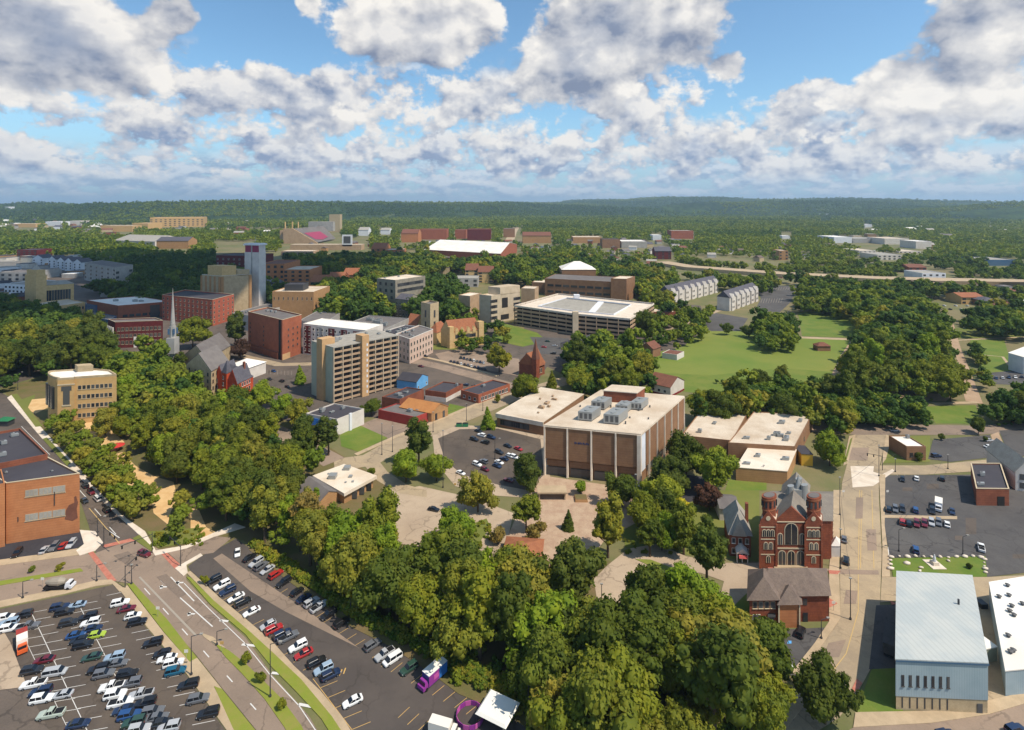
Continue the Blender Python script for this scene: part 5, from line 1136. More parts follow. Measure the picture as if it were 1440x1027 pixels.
def shed():
    h = 12.0
    q = [G(1259.5, 928, h), G(1389.5, 933.5, h), G(1367, 811, h-1.2), G(1261, 805, h-1.2)]
    P = [(p.x, p.y) for p in q]; root = empty('metal_shed', (P[0][0], P[0][1], 0), 'large pale blue metal shed with a low ridged roof and slit windows', 'warehouse')
    m = MB(); m.prism(P, 3.4, h-1.2)
    i = [m.pt(*P[0], h-1.2), m.pt(*P[1], h-1.2), m.pt(*P[1], h), m.pt(*P[0], h), m.pt(*P[3], h-1.2), m.pt(*P[2], h-1.2)]; m.face(i[0], i[1], i[2], i[3]); m.face(i[0], i[3], i[4]); m.face(i[1], i[5], i[2]); m.build('wall', 'blue_ribbed', root)
    c = Vector((sum(x for x, y in P)/4, sum(y for x, y in P)/4))
    Q = [tuple(c+(Vector(p)-c)*.992) for p in P]; m = MB(); m.prism(Q, 0, 3.4); m.build('base_wall', 'stone_beige', root)
    m = MB(); R = [tuple(c+(Vector(p)-c)*1.012) for p in P]
    zs = (h+.05, h+.05, h-1.15, h-1.15); lo = [m.pt(*R[k], zs[k]) for k in range(4)]; hi = [m.pt(*R[k], zs[k]+.3) for k in range(4)]
    m.face(*hi); m.face(*lo[::-1])
    for k in range(4): m.face(lo[k], lo[(k+1) % 4], hi[(k+1) % 4], hi[k])
    m.build('roof', 'blue_roof_ribbed', root)
    fr = Frame(Vector(P[0]), Vector(P[1]), None, 10); U = fr.U
    m = MB(fr.T); m.box(-.1, U+.1, -.22, -.1, h-.35, h+.1); m.build('gutter', 'glass_blue', root)
    windows(root, fr, 0, 1, 7, .45, 2.4, 6.0, 3, style='dark', m0=1.4, m1=U*.42)
    for k in range(7):
        t = 1.6+(U*.58-1.9)*k/6; m = MB(fr.T); m.box(t-.15, t+.15, .08, .22, .6, 3.1); m.build('pipe', 'metal_dark', root)
    m = MB(fr.T); m.box(U-2.4, U-1.2, .0, .15, 0, 2.4); m.build('door', 'hvac_dark', root)
    m = MB(); v = G(1348, 850, h-.4); m.cyl(v.x, v.y, .25, h-.6, h+1, 8); m.build('roof_vent', 'metal_dark', root)
def ribbed(name, c, c2, sc_, rough=.5):
    m, k, b = new_mat(name); pos = k.node('ShaderNodeNewGeometry').outputs['Position']
    w = k.node('ShaderNodeTexWave', wave_type='BANDS', bands_direction='X'); k.l.new(pos, w.inputs[0]); w.inputs['Scale'].default_value = sc_
    n = k.noise(pos, .12, 4, .6); col = k.mix(k.step(n, .38, .66), c, c2); col = k.mix(k.m('MULTIPLY', k.step(w.outputs['Fac'], .7, 1), .25), col, tuple(v*.6 for v in c2))
    k.l.new(col, b.inputs['Base Color']); b.inputs['Roughness'].default_value = rough
ribbed('blue_ribbed', rgb(158, 174, 180), rgb(146, 164, 171), .55); ribbed('blue_roof_ribbed', rgb(172, 178, 176), rgb(186, 188, 182), .22)
shed()
def white_unit():
    h = 6.2; q = [G(1414, 944, h), G(1500, 936, h), G(1480, 806, h), G(1391, 820, h)]; P = [(p.x, p.y) for p in q]
    root = empty('metal_shed', (P[0][0], P[0][1], 0), 'white roofed workshop with rows of vents at the right edge', 'workshop')
    m = MB(); m.prism(P, 0, h); m.build('wall', 'blue_ribbed', root)
    c = Vector((sum(x for x, y in P)/4, sum(y for x, y in P)/4)); Q = [tuple(c+(Vector(p)-c)*1.01) for p in P]; m = MB(); m.prism(Q, h, h+.25); m.build('roof', 'roof_snow', root)
    for x, y in ((1417, 826), (1419, 840), (1420, 862), (1423, 855), (1426, 868), (1418, 897), (1421, 920), (1425, 918), (1405, 842), (1438, 852)):
        p = G(x, y, h); m = MB(); m.slot = 0; m.cyl(p.x, p.y, .4, h+.2, h+.9, 8); m.cyl(p.x, p.y, .7, h+.9, h+1.1, 8, .3); m.build('roof_vent', 'hvac_dark', root)
white_unit()
r, fr, h = bld('annexe', 'small white roofed link box between the blue shed and the white workshop', 'building', (1383, 934), (1402, 930), None, 0, 'panel_green', 'roof_snow', h=3.6, depth=5, par=0)
bld('brick_building', 'square brick building with a dark roof and a black doorway in the right car park', 'building', (1373, 711.5), (1419, 712), (1407, 674), 0, 'brick_red', 'roof_dark', h=6.4, par=.4, trim='trim_stone', units=2, seed=3)
q0 = [o for o in COL.objects if o.get('label', '').startswith('square brick building')][0]
a, b = G(1373, 711.5), G(1419, 712); fr = Frame(a, b, None, 5); m = MB(fr.T); m.box(fr.U*.64, fr.U*.86, -.1, 0, 0, 3.8); m.build('garage_door', 'opening_shade', q0)
bld('small_office', 'small brown building with a white roof beside the cross street', 'building', (1275, 648), (1302, 648), None, 0, 'brick_brown', 'roof_snow', h=6.2, depth=12, par=.5, units=1, seed=2, wins=((0, 1, 3, 1.4, 1.6, 2, 3, dict(style='dark')),))
bld('house', 'grey-green roofed house cut by the right edge', 'house', (1428, 690), (1460, 694), None, 0, 'stucco_white', 'roof_pale_grey', h=8, depth=22, rtype='gable', axis='v', rise=5, wins=((0, 2, 2, 1.4, 2, 1.5, 3.6, dict(style='dark')),))
bld('warehouse', 'white warehouse wall at the right edge beside green lawns', 'warehouse', (1418, 520), (1440, 527), (1500, 500), 0, 'white_panel', 'roof_snow', h=12, par=0)
# low white-roofed building on the driveway
def lowb():
    h = 5; q = [G(484, 694, h), G(530, 669, h), G(484, 652.5, h), G(439.5, 669, h)]; P = [(p.x, p.y) for p in q]
    root = empty('clinic', (P[0][0], P[0][1], 0), 'low building with a broad white overhanging roof among the trees', 'building')
    c = Vector((sum(x for x, y in P)/4, sum(y for x, y in P)/4)); m = MB(); m.prism([tuple(c+(Vector(p)-c)*.88) for p in P], 0, h-1.3); m.build('wall', 'brick_tan', root)
    m = MB(); m.prism(P, h-1.3, h); m.build('roof', 'roof_white', root)
    for i in range(3):
        t = .3+i*.25; p = Vector(P[0]).lerp(Vector(P[1]), t); p = c+(p-c)*.88; m = MB(); m.box(p.x-1.6, p.x+1.6, p.y-.6, p.y+.2, .3, 3.2); m.build('window', 'glass', root)
    for x, y, s in ((468, 672, 3), (488, 660, 2.6), (493, 671, 1.4), (486, 679, .8), (496, 678, .9), (462, 667, .8)):
        p = G(x, y, h); m = MB(); m.box(p.x-s/2, p.x+s/2, p.y-s/2, p.y+s/2, h, h+s*.5); m.build('roof_unit', 'hvac', root)
lowb()
bld('house', 'low grey gabled house in front of the white overhanging roof', 'house', (418, 700), (446, 722), (478, 704), 0, 'brick_tan', 'roof_grey', h=3.4, rtype='gable', rise=2.6, over=.8)
# brown roofed pavilion + plaza canopy + planter
bld('pavilion', 'round-cornered brown shingle roof with a white vent in the woods', 'pavilion', (710, 800), (757, 804), None, 0, 'brick_tan', 'roof_tile', h=3.2, depth=11, rtype='hip', rise=2, over=1.2)
p = G(776, 700); r = empty('canopy', (p.x, p.y, 0), 'flat concrete canopy on the brick plaza', 'canopy'); m = MB(lambda u, v, z: (p.x+u, p.y+v, z)); m.box(-6, 6, -2.5, 3, 2.8, 3.4); m.build('slab', 'concrete', r)
for u in (-5.2, 5.2): m = MB(m.T); m.box(u-.25, u+.25, -2, 2.4, 0, 2.8); m.build('pier', 'concrete', r)
p = G(817, 703); r = empty('planter', (p.x, p.y, 0), 'square brown planter box under a small bright tree on the plaza', 'planter'); m = MB(lambda u, v, z: (p.x+u, p.y+v, z)); m.box(-2.6, 2.6, -2.2, 2.2, 0, 1.1, top=(.2, .2)); m.build('box', 'brick_tan', r); m = MB(m.T); m.box(-2.3, 2.3, -1.9, 1.9, 1.1, 1.2); m.build('soil', 'soil', r)

bld('hut', 'tiny brown roofed hut standing alone in the big field', 'hut', (1150, 494), (1168, 494), None, 0, 'brick_brown', 'roof_brown', h=4, depth=7, rtype='hip', rise=2.5)

# scattered small houses and low blocks of the suburbs and of downtown
rs_ = random.Random(31)
def small_houses(poly, n, wr, hr, label, group, roofs, walls, flat=.2, name='suburban_house', cat='house'):
    proto = {}
    made = 0; tries = 0
    xs = [p[0] for p in poly]; ys = [p[1] for p in poly]; W = [(G(*p).x, G(*p).y) for p in poly]
    x0, x1, y0, y1 = min(p[0] for p in W), max(p[0] for p in W), min(p[1] for p in W), max(p[1] for p in W)
    while made < n and tries < n*30:
        tries += 1; x, y = rs_.uniform(x0, x1), rs_.uniform(y0, y1)
        c = False; j = len(W)-1
        for i in range(len(W)):
            if (W[i][1] > y) != (W[j][1] > y) and x < (W[j][0]-W[i][0])*(y-W[i][1])/(W[j][1]-W[i][1])+W[i][0]: c = not c
            j = i
        if not c or any((x-a)**2+(y-b)**2 < (wr[1]*1.3)**2 for a, b in HOUSES): continue
        HOUSES.append((x, y)); w, d, h = rs_.uniform(*wr), rs_.uniform(wr[0], wr[1])*.7, rs_.uniform(*hr); a = rs_.choice((0, .2, -.25, 1.57, .5)); fl = rs_.random() < flat
        root = empty(name, (x, y, 0), label, cat, group); root.rotation_euler = (0, 0, a)
        for part, mt in (('wall', rs_.choice(walls)), ('roof', rs_.choice(roofs))):
            m = MB()
            if part == 'wall': m.box(-w/2, w/2, -d/2, d/2, 0, h)
            elif fl: m.box(-w/2-.2, w/2+.2, -d/2-.2, d/2+.2, h, h+.5)
            else: m.gable(-w/2-.5, w/2+.5, -d/2-.6, d/2+.6, h, d*.28, 'u')
            me = bpy.data.meshes.new(part); me.from_pydata(m.v, [], m.f); me.materials.append(MATS[mt]); o = bpy.data.objects.new(part, me); link(o, root)
        made += 1
HOUSES = []
RF = ['roof_slate', 'roof_brown', 'roof_grey', 'roof_pale_grey', 'roof_shingle']; WL = ['white_panel', 'stucco_white', 'brick_tan', 'brick_red', 'concrete_grey', 'stone_beige']
small_houses([(420, 345), (700, 340), (960, 340), (980, 366), (760, 362), (600, 352), (450, 356)], 60, (14, 26), (6, 9), 'small house among the trees beyond the sports hall', 'houses beyond the campus', RF, WL)
small_houses([(0, 312), (210, 308), (420, 312), (400, 330), (200, 338), (0, 334)], 60, (22, 44), (9, 14), 'small pale building among the trees of the far left suburb', 'houses of the far left suburb', RF+['roof_snow'], WL)
small_houses([(0, 362), (120, 366), (116, 390), (60, 396), (0, 394)], 26, (16, 30), (6, 11), 'low downtown block at the far left in the cloud shadow', 'low blocks at the far left', ['roof_grey', 'roof_dark', 'roof_pale_grey', 'roof_snow'], WL, .9, 'low_block', 'building')
small_houses([(190, 372), (300, 366), (300, 396), (280, 410), (190, 412)], 24, (14, 26), (6, 10), 'low building between the grey office block and the tan tower', 'low buildings left of the tan tower', ['roof_grey', 'roof_dark', 'roof_pale_grey', 'roof_slate'], WL, .6, 'low_block', 'building')
small_houses([(-60, 404), (36, 402), (44, 426), (-60, 440)], 10, (14, 24), (6, 10), 'low shed left of the domed tan church', 'low sheds at the left edge', ['roof_grey', 'roof_dark', 'roof_snow'], WL, .8, 'low_block', 'building')
small_houses([(1110, 318), (1440, 316), (1560, 345), (1300, 350), (1150, 330)], 40, (24, 46), (7, 11), 'small pale building on the far wooded plain at the right', 'buildings on the far plain', ['roof_snow', 'roof_pale_grey', 'roof_grey'], WL, .6)
small_houses([(1345, 408), (1500, 408), (1500, 428), (1360, 426)], 10, (12, 20), (5, 7), 'small roadside building below the freeway at the right edge', 'roadside buildings', RF, WL, .5)
small_houses([(430, 372), (540, 366), (660, 378), (760, 378), (760, 392), (640, 392), (520, 384)], 22, (16, 28), (8, 12), 'small campus building half hidden in the trees', 'small campus buildings', RF, ['brick_tan', 'brick_orange', 'stone_beige', 'precast_tan'], .4, 'campus_house', 'building')

small_houses([(300, 392), (360, 388), (470, 398), (470, 412), (440, 414), (360, 420), (300, 414)], 16, (14, 26), (8, 12), 'low campus building between the tan tower and the dormitories', 'low campus buildings', ['roof_grey', 'roof_cream', 'roof_brown', 'roof_slate'], ['brick_tan', 'brick_orange', 'stone_beige', 'concrete_grey'], .6, 'campus_house', 'building')
small_houses([(500, 470), (590, 462), (600, 476), (560, 486), (500, 490)], 6, (10, 16), (6, 9), 'small flat roofed building behind the pinkish office', 'buildings behind the pinkish office', ['roof_grey', 'roof_dark', 'roof_pale_grey'], WL, 1, 'low_block', 'building')
small_houses([(690, 372), (860, 360), (960, 362), (960, 380), (880, 372), (790, 392), (700, 392)], 20, (12, 20), (6, 9), 'house in the trees above the parking garage', 'houses above the garage', RF, WL)
small_houses([(990, 345), (1200, 348), (1200, 372), (1000, 366)], 12, (14, 22), (6, 9), 'house in the woods above the freeway', 'houses above the freeway', RF, WL)
# ---------------------------------------------------------------- foliage
def leaf_mat(name, tones, by='object', sc_=.25):
    m, k, b = new_mat(name)
    pos = k.node('ShaderNodeNewGeometry').outputs['Position']
    if by == 'object': r = k.node('ShaderNodeObjectInfo').outputs['Random']
    else:
        at = k.node('ShaderNodeAttribute'); at.attribute_name = 'tone'; r = at.outputs['Fac']
    ramp = k.node('ShaderNodeValToRGB'); k.l.new(r, ramp.inputs[0]); e = ramp.color_ramp.elements
    while len(e) < len(tones): e.new(.5)
    for i, c in enumerate(tones): e[i].position = i/(len(tones)-1); e[i].color = (*c, 1)
    col = ramp.outputs[0]
    isl = k.node('ShaderNodeNewGeometry').outputs['Random Per Island']
    col = k.mix(k.m('MULTIPLY', isl, .5), col, k.mix(1.0, col, (1.7, 1.5, 1.15), 'MULTIPLY'))
    n = k.noise(pos, sc_, 3, .6); col = k.mix(k.m('MULTIPLY', k.step(n, .4, .65), .55), col, k.mix(1.0, col, (1.5, 1.25, .9), 'MULTIPLY'))
    n2 = k.noise(pos, sc_*.35, 2, .5, out=0); col = k.mix(k.m('MULTIPLY', k.step(n2, .45, .65), .4), col, k.mix(1.0, col, (.66, .74, .72), 'MULTIPLY'))
    k.l.new(col, b.inputs['Base Color']); b.inputs['Roughness'].default_value = .7; b.inputs['Specular IOR Level'].default_value = .15
    tr = k.node('ShaderNodeBsdfTranslucent'); k.l.new(k.mix(1.0, col, (1.1, 1.15, .5), 'MULTIPLY'), tr.inputs[0])
    mx = k.node('ShaderNodeMixShader'); mx.inputs[0].default_value = .33; out = k.n['Material Output']
    k.l.new(b.outputs[0], mx.inputs[1]); k.l.new(tr.outputs[0], mx.inputs[2]); k.l.new(mx.outputs[0], out.inputs[0]); return m
leaf_mat('leaf_dark', [rgb(71, 84, 30), rgb(82, 97, 32), rgb(76, 90, 38), rgb(97, 105, 36)])
leaf_mat('leaf_mid', [rgb(100, 111, 34), rgb(114, 122, 36), rgb(93, 107, 38), rgb(124, 124, 42)])
leaf_mat('leaf_olive', [rgb(118, 124, 44), rgb(129, 126, 52), rgb(108, 120, 40), rgb(125, 120, 50)])
leaf_mat('leaf_bright', [rgb(106, 131, 34), rgb(114, 135, 40), rgb(99, 124, 34), rgb(125, 135, 44)])
leaf_mat('leaf_yellow', [rgb(207, 185, 48), rgb(185, 177, 51)])
leaf_mat('leaf_brown', [rgb(135, 120, 66), rgb(125, 114, 60)])
leaf_mat('leaf_purple', [rgb(78, 59, 51), rgb(87, 63, 53)])
leaf_mat('leaf_mass', [rgb(61, 86, 36), rgb(78, 101, 34), rgb(100, 118, 38), rgb(119, 130, 42), rgb(82, 107, 40), rgb(129, 127, 48)], by='attr', sc_=.08)
plain('bark', rgb(92, 78, 64), .95, .1)

def crown_arrays(kind, lobes, per, leaf, seed, core=True):
    """leaf clumps over overlapping lobes; unit crown: radius 1, centre at 0. returns verts, faces(quads)"""
    r = np.random.default_rng(seed); V = []; F = []
    L = []
    for i in range(lobes):
        d = r.normal(size=3); d /= np.linalg.norm(d); rad = r.uniform(.3, .82)*(1+.22*math.sin(2.3*math.atan2(d[1], d[0])+seed)+.16*math.sin(4*d[2]+seed*2))
        if kind == 'broad': c = d*rad*np.array([1, 1, .82]); lr = r.uniform(.15, .34)
        elif kind == 'tall': c = d*rad*np.array([.72, .72, 1.15]); lr = r.uniform(.13, .28)
        elif kind == 'wide': c = d*rad*np.array([1.1, 1.1, .55]); lr = r.uniform(.15, .32)
        elif kind == 'cone':
            t = r.uniform(0, 1); a = r.uniform(0, 6.283); w = (1-t)*.62; c = np.array([w*math.cos(a), w*math.sin(a), -1+2.3*t]); lr = .12+.2*(1-t)
        else: c = d*rad*np.array([.85, .85, .85]); lr = r.uniform(.3, .45)
        if kind in ('broad', 'tall') and c[2] < -.55: c[2] *= .6
        L.append((c, lr))
    for c, lr in L:
        n = max(3, int(per*(lr/.33)**2))
        d = r.normal(size=(n, 3)); d /= np.linalg.norm(d, axis=1)[:, None]; d[:, 2] = np.where(d[:, 2] < -.45, -d[:, 2], d[:, 2])
        p = c+d*lr*r.uniform(.82, 1.12, (n, 1))
        nn = d*1.0+r.normal(size=(n, 3))*.55+np.array([0, 0, .25]); nn /= np.linalg.norm(nn, axis=1)[:, None]
        t = np.cross(nn, r.normal(size=(n, 3))); t /= np.linalg.norm(t, axis=1)[:, None]; b = np.cross(nn, t)
        s = leaf*r.uniform(.6, 1.25, (n, 1)); k0 = len(V)//1
        q = np.stack([p-t*s-b*s*.7, p+t*s*.9-b*s*.5, p+t*s+b*s*.75, p-t*s*.7+b*s*.8], 1).reshape(-1, 3)
        V.append(q); 
        if core: pass
    q = np.concatenate(V); nf = len(q)//4
    F = np.arange(nf*4).reshape(nf, 4)
    if core:
        ico = ICO; cv = []; cf = []; off = len(q)
        for c, lr in L:
            cv.append(c+ico[0]*lr*.86*(1+r.uniform(-.12, .12, (len(ico[0]), 1)))); cf.append(ico[1]+off); off += len(ico[0])
        return np.concatenate([q]+cv), F, np.concatenate(cf)
    return q, F, np.zeros((0, 3), int)
def _ico():
    bm = bmesh.new(); bmesh.ops.create_icosphere(bm, subdivisions=1, radius=1); bm.verts.ensure_lookup_table()
    v = np.array([tuple(x.co) for x in bm.verts]); f = np.array([[x.index for x in p.verts] for p in bm.faces]); bm.free(); return v, f
ICO = _ico()
def arrays_mesh(name, V, Q, T, mat, attr=None):
    me = bpy.data.meshes.new(name); me.vertices.add(len(V)); me.vertices.foreach_set('co', np.ascontiguousarray(V, dtype=np.float32).ravel())
    nl = Q.size+T.size; me.loops.add(nl); me.loops.foreach_set('vertex_index', np.concatenate([Q.ravel(), T.ravel()]).astype(np.int32))
    me.polygons.add(len(Q)+len(T)); st = np.concatenate([np.arange(len(Q))*4, Q.size+np.arange(len(T))*3]).astype(np.int32); me.polygons.foreach_set('loop_start', st)
    if attr is not None:
        a = me.attributes.new('tone', 'FLOAT', 'POINT'); a.data.foreach_set('value', attr.astype(np.float32))
    me.materials.append(MATS[mat]); me.update(calc_edges=True); me.validate(); return me
VAR = {}
for kind, n in (('broad', 4), ('tall', 3), ('wide', 2), ('cone', 1), ('small', 2)):
    for i in range(n):
        lob, per = {'broad': (88, 105), 'tall': (84, 100), 'wide': (80, 100), 'cone': (80, 60), 'small': (18, 60)}[kind]
        VAR[(kind, i)] = crown_arrays(kind, lob, per, .043 if kind != 'small' else .085, 100+i+len(kind)*10)
LOD1 = [crown_arrays(k, 30, 20, .10, 300+i) for i, k in enumerate(('broad', 'tall', 'broad', 'wide'))]
LOD2 = [crown_arrays(k, 9, 5, .30, 400+i, core=False) for i, k in enumerate(('broad', 'tall', 'wide', 'broad'))]
CRM = {}
def crown_mesh(key, mat):
    if (key, mat) not in CRM: CRM[(key, mat)] = arrays_mesh('crown', *VAR[key], mat)
    return CRM[(key, mat)]
TRM = {}
def trunk_mesh(kind, seed):
    key = (kind, seed % 3)
    if key in TRM: return TRM[key]
    r = random.Random(seed % 3+5); b = MB()
    # unit height 1 (to the crown centre), radius relative
    def seg(p, q, r0, r1, n=6):
        p, q = Vector(p), Vector(q); d = (q-p).normalized(); x = d.orthogonal().normalized(); y = d.cross(x)
        lo = [b.pt(*(p+(x*math.cos(6.283*i/n)+y*math.sin(6.283*i/n))*r0)) for i in range(n)]; hi = [b.pt(*(q+(x*math.cos(6.283*i/n)+y*math.sin(6.283*i/n))*r1)) for i in range(n)]
        for i in range(n): j = (i+1) % n; b.face(lo[i], lo[j], hi[j], hi[i])
        b.face(*hi)
    seg((0, 0, 0), (.01, 0, .5), .045, .032); seg((.01, 0, .5), (0, .01, 1.15), .032, .012)
    for i in range(5):
        a = i*1.3+r.random(); z = .4+.12*i; seg((0, 0, z), (.35*math.cos(a), .35*math.sin(a), z+.32), .018, .006)
    me = bpy.data.meshes.new('trunk'); me.from_pydata(b.v, [], b.f); me.materials.append(MATS['bark']); TRM[key] = me; return me
TREES = []   # px, py (crown centre), radius px, kind, tone, label, group
def tree_at(px, py, rpx, kind='broad', tone='leaf_mid', label=None, group=None, cat='tree', hz=None):
    """crown centre seen at (px,py), radius rpx photo pixels; solves its distance from the crown height"""
    zf = {'broad': 1.06, 'tall': 1.4, 'wide': 1.05, 'cone': 1.08, 'small': 1.1}[kind]
    z = 9.0
    for _ in range(6):
        d = FPX*(CAM-z)/(py-HY); R = rpx/FPX*d; z = min(zf*R, 16)
    x = (px-CX)/FPX*d
    TREES.append(dict(x=x, y=d, z=z, R=R, kind=kind, tone=tone, label=label, group=group, cat=cat, size=rpx))
def inpoly(x, y, P):
    c = False; j = len(P)-1
    for i in range(len(P)):
        if (P[i][1] > y) != (P[j][1] > y) and x < (P[j][0]-P[i][0])*(y-P[i][1])/(P[j][1]-P[i][1])+P[i][0]: c = not c
        j = i
    return c
def fill(poly, Rm, kinds, tones, label, group, gap=1.25, seed=0, wts=None, keep=1.0, jit=.35, avoid=()):
    """trees with crowns of about Rm metres, spaced in world space, whose crown centres fall in a pixel polygon"""
    r = random.Random(seed); z = Rm*1.15
    W = [(G(x, y, z).x, G(x, y, z).y) for x, y in poly]; x0, x1 = min(p[0] for p in W), max(p[0] for p in W); y0, y1 = min(p[1] for p in W), max(p[1] for p in W)
    st = Rm*gap; j = 0; y = y0; n = 0
    AV = [[(G(a, b, z).x, G(a, b, z).y) for a, b in q] for q in avoid]
    while y < y1:
        x = x0+(j % 2)*st*.5
        while x < x1:
            xx, yy = x+r.uniform(-jit, jit)*st, y+r.uniform(-jit, jit)*st
            if inpoly(xx, yy, W) and r.random() < keep and not any(inpoly(xx, yy, q) for q in AV):
                R = Rm*r.uniform(.62, 1.45); k = r.choice(kinds); zf = {'broad': 1.1, 'tall': 1.45, 'wide': 1.1, 'cone': 1.08, 'small': 1.1}[k]
                t = r.choices(tones, wts)[0]
                TREES.append(dict(x=xx, y=yy, z=R*zf, R=R, kind=k, tone=t, label=label, group=group, cat='tree', size=R/yy*FPX)); n += 1
            x += st
        y += st*.88; j += 1
    return n
T_ = tree_at
# single trees that can be told apart
T_(803, 806, 46, 'broad', 'leaf_dark', 'largest dark round tree at the edge of the pale lower drive')
T_(1160, 972, 44, 'broad', 'leaf_dark', 'big dark tree at the bottom beside the curving tan street')
T_(740, 716, 24, 'tall', 'leaf_mid', 'upright green tree left of the brick plaza')
T_(672, 692, 27, 'broad', 'leaf_olive', 'olive tree in front of the library car park, right of the loop drive')
T_(640, 738, 30, 'wide', 'leaf_bright', 'bright spreading tree inside the loop drive')
T_(529, 727, 25, 'broad', 'leaf_dark', 'dark tree between the white roofed clinic and the loop drive')
T_(855, 738, 33, 'tall', 'leaf_mid', 'tall mid green tree right of the small conifer on the plaza')
T_(741, 662, 25, 'broad', 'leaf_dark', 'dark round tree at the left corner of the big brown block')
T_(875, 688, 24, 'broad', 'leaf_dark', 'dark tree against the front corner of the big brown block')
T_(908, 722, 27, 'broad', 'leaf_mid', 'green tree below the right side of the big brown block')
T_(965, 636, 30, 'broad', 'leaf_dark', 'dark tree between the brown block and the vented white roof')
T_(940, 668, 26, 'broad', 'leaf_dark', 'second dark tree along the right wall of the brown block')
T_(1006, 660, 31, 'broad', 'leaf_bright', 'bright green tree in front of the vented white roof')
T_(953, 714, 17, 'broad', 'leaf_yellow', 'small yellow tree in the yard left of the purple tree')
T_(937, 742, 22, 'broad', 'leaf_bright', 'bright green tree below the yellow tree')
T_(998, 700, 18, 'broad', 'leaf_purple', 'dark purple tree near the pale roofed house')
T_(994, 772, 37, 'tall', 'leaf_dark', 'large tree overhanging the lower drive left of the pale roofed house')
T_(799, 733, 11, 'cone', 'leaf_dark', 'small dark conifer standing on the brick plaza')
T_(817, 684, 10, 'small', 'leaf_bright', 'small bright tree in the square planter on the plaza')
T_(589, 618, 27, 'tall', 'leaf_dark', 'dark upright tree at the left end of the library car park')
T_(571, 655, 22, 'broad', 'leaf_bright', 'lower left tree of the trio by the library car park')
T_(614, 655, 20, 'broad', 'leaf_bright', 'lower right tree of the trio by the library car park')
T_(522, 571, 13, 'broad', 'leaf_dark', 'round dark tree between the tower of flats and the red wall')
T_(686, 590, 12, 'cone', 'leaf_bright', 'small bright conical tree at the top of the library car park')
T_(740, 545, 21, 'broad', 'leaf_mid', 'round tree between the spire chapel and the library wing')
T_(776, 536, 10, 'cone', 'leaf_mid', 'thin pale young tree right of the spire chapel')
T_(702, 502, 20, 'broad', 'leaf_mid', 'green tree left of the spire chapel')
T_(1167, 632, 22, 'broad', 'leaf_bright', 'bright round tree left of the street junction')
T_(1376, 598, 12, 'broad', 'leaf_dark', 'dark tree above the small right-hand car park')
T_(905, 452, 19, 'broad', 'leaf_dark', 'dark tree at the right corner of the parking garage')
T_(812, 524, 12, 'cone', 'leaf_dark', 'dark spruce at the left end of the tree clump behind the big block')
T_(700, 560, 6, 'small', 'leaf_mid', 'small street tree near the brick row')
T_(522, 664, 8, 'small', 'leaf_mid', 'small bushy tree behind the white roofed clinic')
T_(445, 700, 10, 'tall', 'leaf_bright', 'narrow bright tree left of the grey gabled house')
T_(464, 738, 14, 'tall', 'leaf_mid', 'narrow green tree below the grey gabled house')
T_(700, 752, 12, 'small', 'leaf_brown', 'brown thin tree beside the loop drive')
T_(752, 748, 14, 'small', 'leaf_brown', 'bare brownish tree left of the small conifer')
T_(331, 462, 20, 'tall', 'leaf_dark', 'tall tree left of the tall brick block')
T_(338, 490, 14, 'broad', 'leaf_purple', 'blackish tree below the tall brick block')
T_(271, 466, 23, 'broad', 'leaf_mid', 'bright rounded tree right of the white steeple')
T_(253, 508, 12, 'tall', 'leaf_dark', 'dark column shaped tree beside the stone church')
T_(422, 528, 11, 'cone', 'leaf_bright', 'small bright tree left of the tower of flats')
T_(368, 556, 22, 'broad', 'leaf_bright', 'sunlit tree right of the red gothic house')
T_(396, 572, 18, 'broad', 'leaf_bright', 'sunlit tree left of the foot of the flats')
T_(420, 580, 20, 'broad', 'leaf_mid', 'green tree at the foot of the flats')
T_(462, 610, 22, 'tall', 'leaf_dark', 'grey-green tall tree in front of the blue awning')
T_(438, 618, 16, 'tall', 'leaf_dark', 'dark tall tree below the blue awning')
T_(148, 592, 20, 'broad', 'leaf_olive', 'tree in front of the buff office windows')
T_(170, 600, 16, 'broad', 'leaf_mid', 'tree at the right corner of the buff office')
for i, (x, y, s) in enumerate(((45, 800, 5), (84, 797, 5.5), (346, 925, 8), (367, 952, 7.5), (396, 990, 7), (288, 815, 6))):
    T_(x, y, s, 'small', 'leaf_mid', ['young tree on the cross street median, left one', 'young tree on the cross street median, right one', 'young tree at the top of the avenue median', 'middle young tree on the avenue median', 'lowest young tree on the avenue median', 'round shrub at the corner of the long car park'][i])
for i, (x, y, s) in enumerate(((1276, 632, 7), (1291, 640, 7), (1324, 614, 5), (1386, 617, 4), (1363, 796, 4))):
    T_(x, y, s, 'small', 'leaf_dark', ['dark bush left of the small brown building', 'dark bush in front of the small brown building', 'low hedge bush above the navy car', 'bush at the brown bank beside the small car park', 'small round shrub on the lawn by the stones'][i])
for i in range(5): T_(1404+i*9, 597-i*.6, 3, 'small', 'leaf_dark', 'small clipped tree in the row along the upper right car park', 'clipped trees by the upper right car park')
